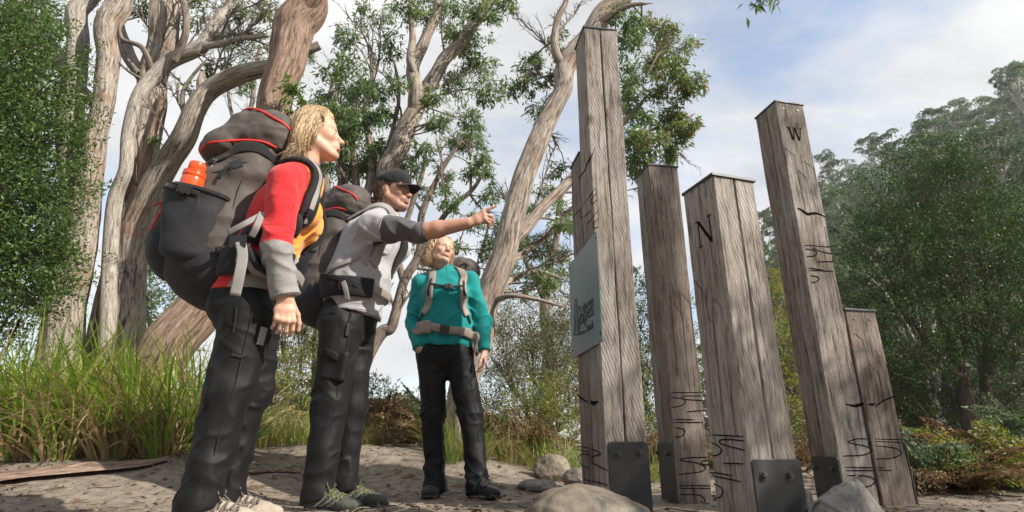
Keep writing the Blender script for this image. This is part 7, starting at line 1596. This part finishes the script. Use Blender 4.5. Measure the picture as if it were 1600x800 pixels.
for _ in range(1300):
    q = rs.uniform(-1, 1); sd = np.sign(q) if abs(q) > .1 else rs.choice((-1, 1)); a0 = A(.05 - .11 * rs.random(), q * .05, .125); b = A(.02 - .09 * rs.random(), sd * (.088 + .014 * rs.random()), .03); c = A(.0 - .09 * rs.random(), sd * rs.uniform(.05, .115), -.06 - .02 * rs.random()); d = c + A(rs.normal() * .02, sd * .012 * rs.random(), -.03 - .055 * rs.random())
    p = spline(Hc + (np.array([a0, b, c, d]) @ HM.T) * hs, 26); tt = np.linspace(0, 1, 26)[:, None]; ph = rs.random() * 6; fr = rs.uniform(16, 30); am = (.003 + .009 * tt) * rs.uniform(.6, 1.5)
    p = p + am * (np.cos(tt * fr + ph) * HM[:, 0] + np.sin(tt * fr + ph) * HM[:, 1]); P_.append(p)
strands('hair_curls', None, np.array(P_), M_CURL, ho, .0012)
for a_, nm, fd in zip(ank, (4, 5), (unit(A(-.08, -1, 0)), unit(A(.62, -.78, 0)))): shoe(T3, A(a_[0], a_[1], -.004) - fd * .055, fd, (0, 0, 1), (M_SHOEK, M_SOLE, M_MESH), .27, nm, M_MESH, .046)
seam(TS3, [at(696, 545, D3 - .2), at(698, 565, D3 - .2), at(697, 580, D3 - .2)], tr3); seam(TS3, [at(650, 548, D3 - .15), at(657, 540, D3 - .2), at(664, 534, D3 - .2)], tr3, M_MESH, .004, 'pocket_edge'); seam(TS3, [at(739, 560, D3 - .15), at(748, 610, D3 - .15), at(755, 690, D3 - .15)], tr3)
place_pack(pack3, V3(at(712, 512, D3 + .24)) - A(0, 0, .10), F3, A(.06, .04, 1)); pack3.scale = (.72, .72, .72); pk3 = lambda f, l, u: V3(at(708, 512, D3 + .27)) + A(0, 0, u - .12) + F3 * f + L3 * l
for sx, S0 in ((-1, SR), (1, SL)):
    x0 = 668 if sx < 0 else 732
    p, g, o = pstrap('shoulder_strap', S3, [Nb + L3 * sx * .085 - F3 * .10 + A(0, 0, .0), Nb + L3 * sx * .09 + A(0, 0, .02), at(x0 + 4 * -sx, 428, D3 - .14), at(x0, 445, D3 - .18), at(x0 - 3 * -sx, 470, D3 - .16), at(x0 - 5 * -sx, 490, D3 - .1)], .050, M_BEIGE, pack3, .006, .010, 50)
    pstrap('strap_edge', S3, [p[20], p[28], p[36]], .016, M_MESH, pack3, .018, .002); pstrap('strap_webbing', S3, [p[34], p[42], at(x0 + 6 * sx, 505, D3 - .06)], .018, M_MESH, pack3, .012, .003)
p, g, o = pstrap('sternum_strap', S3, [at(668, 438, D3 - .18), at(684, 440, D3 - .2), at(700, 441, D3 - .2), at(716, 440, D3 - .2), at(731, 437, D3 - .18)], .016, M_MESH, pack3, .016, .003); pbuckle(p[21], g[21], p[22] - p[21], pack3, w=.05, h=.03)
p, g, o = pstrap('hip_belt', S3, [at(659, 510, D3 - .06), at(672, 510, D3 - .15), at(696, 514, D3 - .2), at(722, 516, D3 - .16), at(738, 518, D3 - .08)], .052, M_BEIGE, pack3, .008, .012); pbuckle(p[19] + g[19] * .014, g[19], p[20] - p[19], pack3, w=.055, h=.045)
pstrap('belt_wing', S3, [at(655, 520, D3 - .02), at(660, 512, D3 - .1), at(672, 510, D3 - .15)], .085, M_BEIGE, pack3, .010, .014); pstrap('belt_wing', S3, [at(724, 517, D3 - .16), at(737, 520, D3 - .1), at(744, 535, D3 - .04), at(748, 552, D3 - .03)], .06, M_BEIGE, pack3, .010, .014)
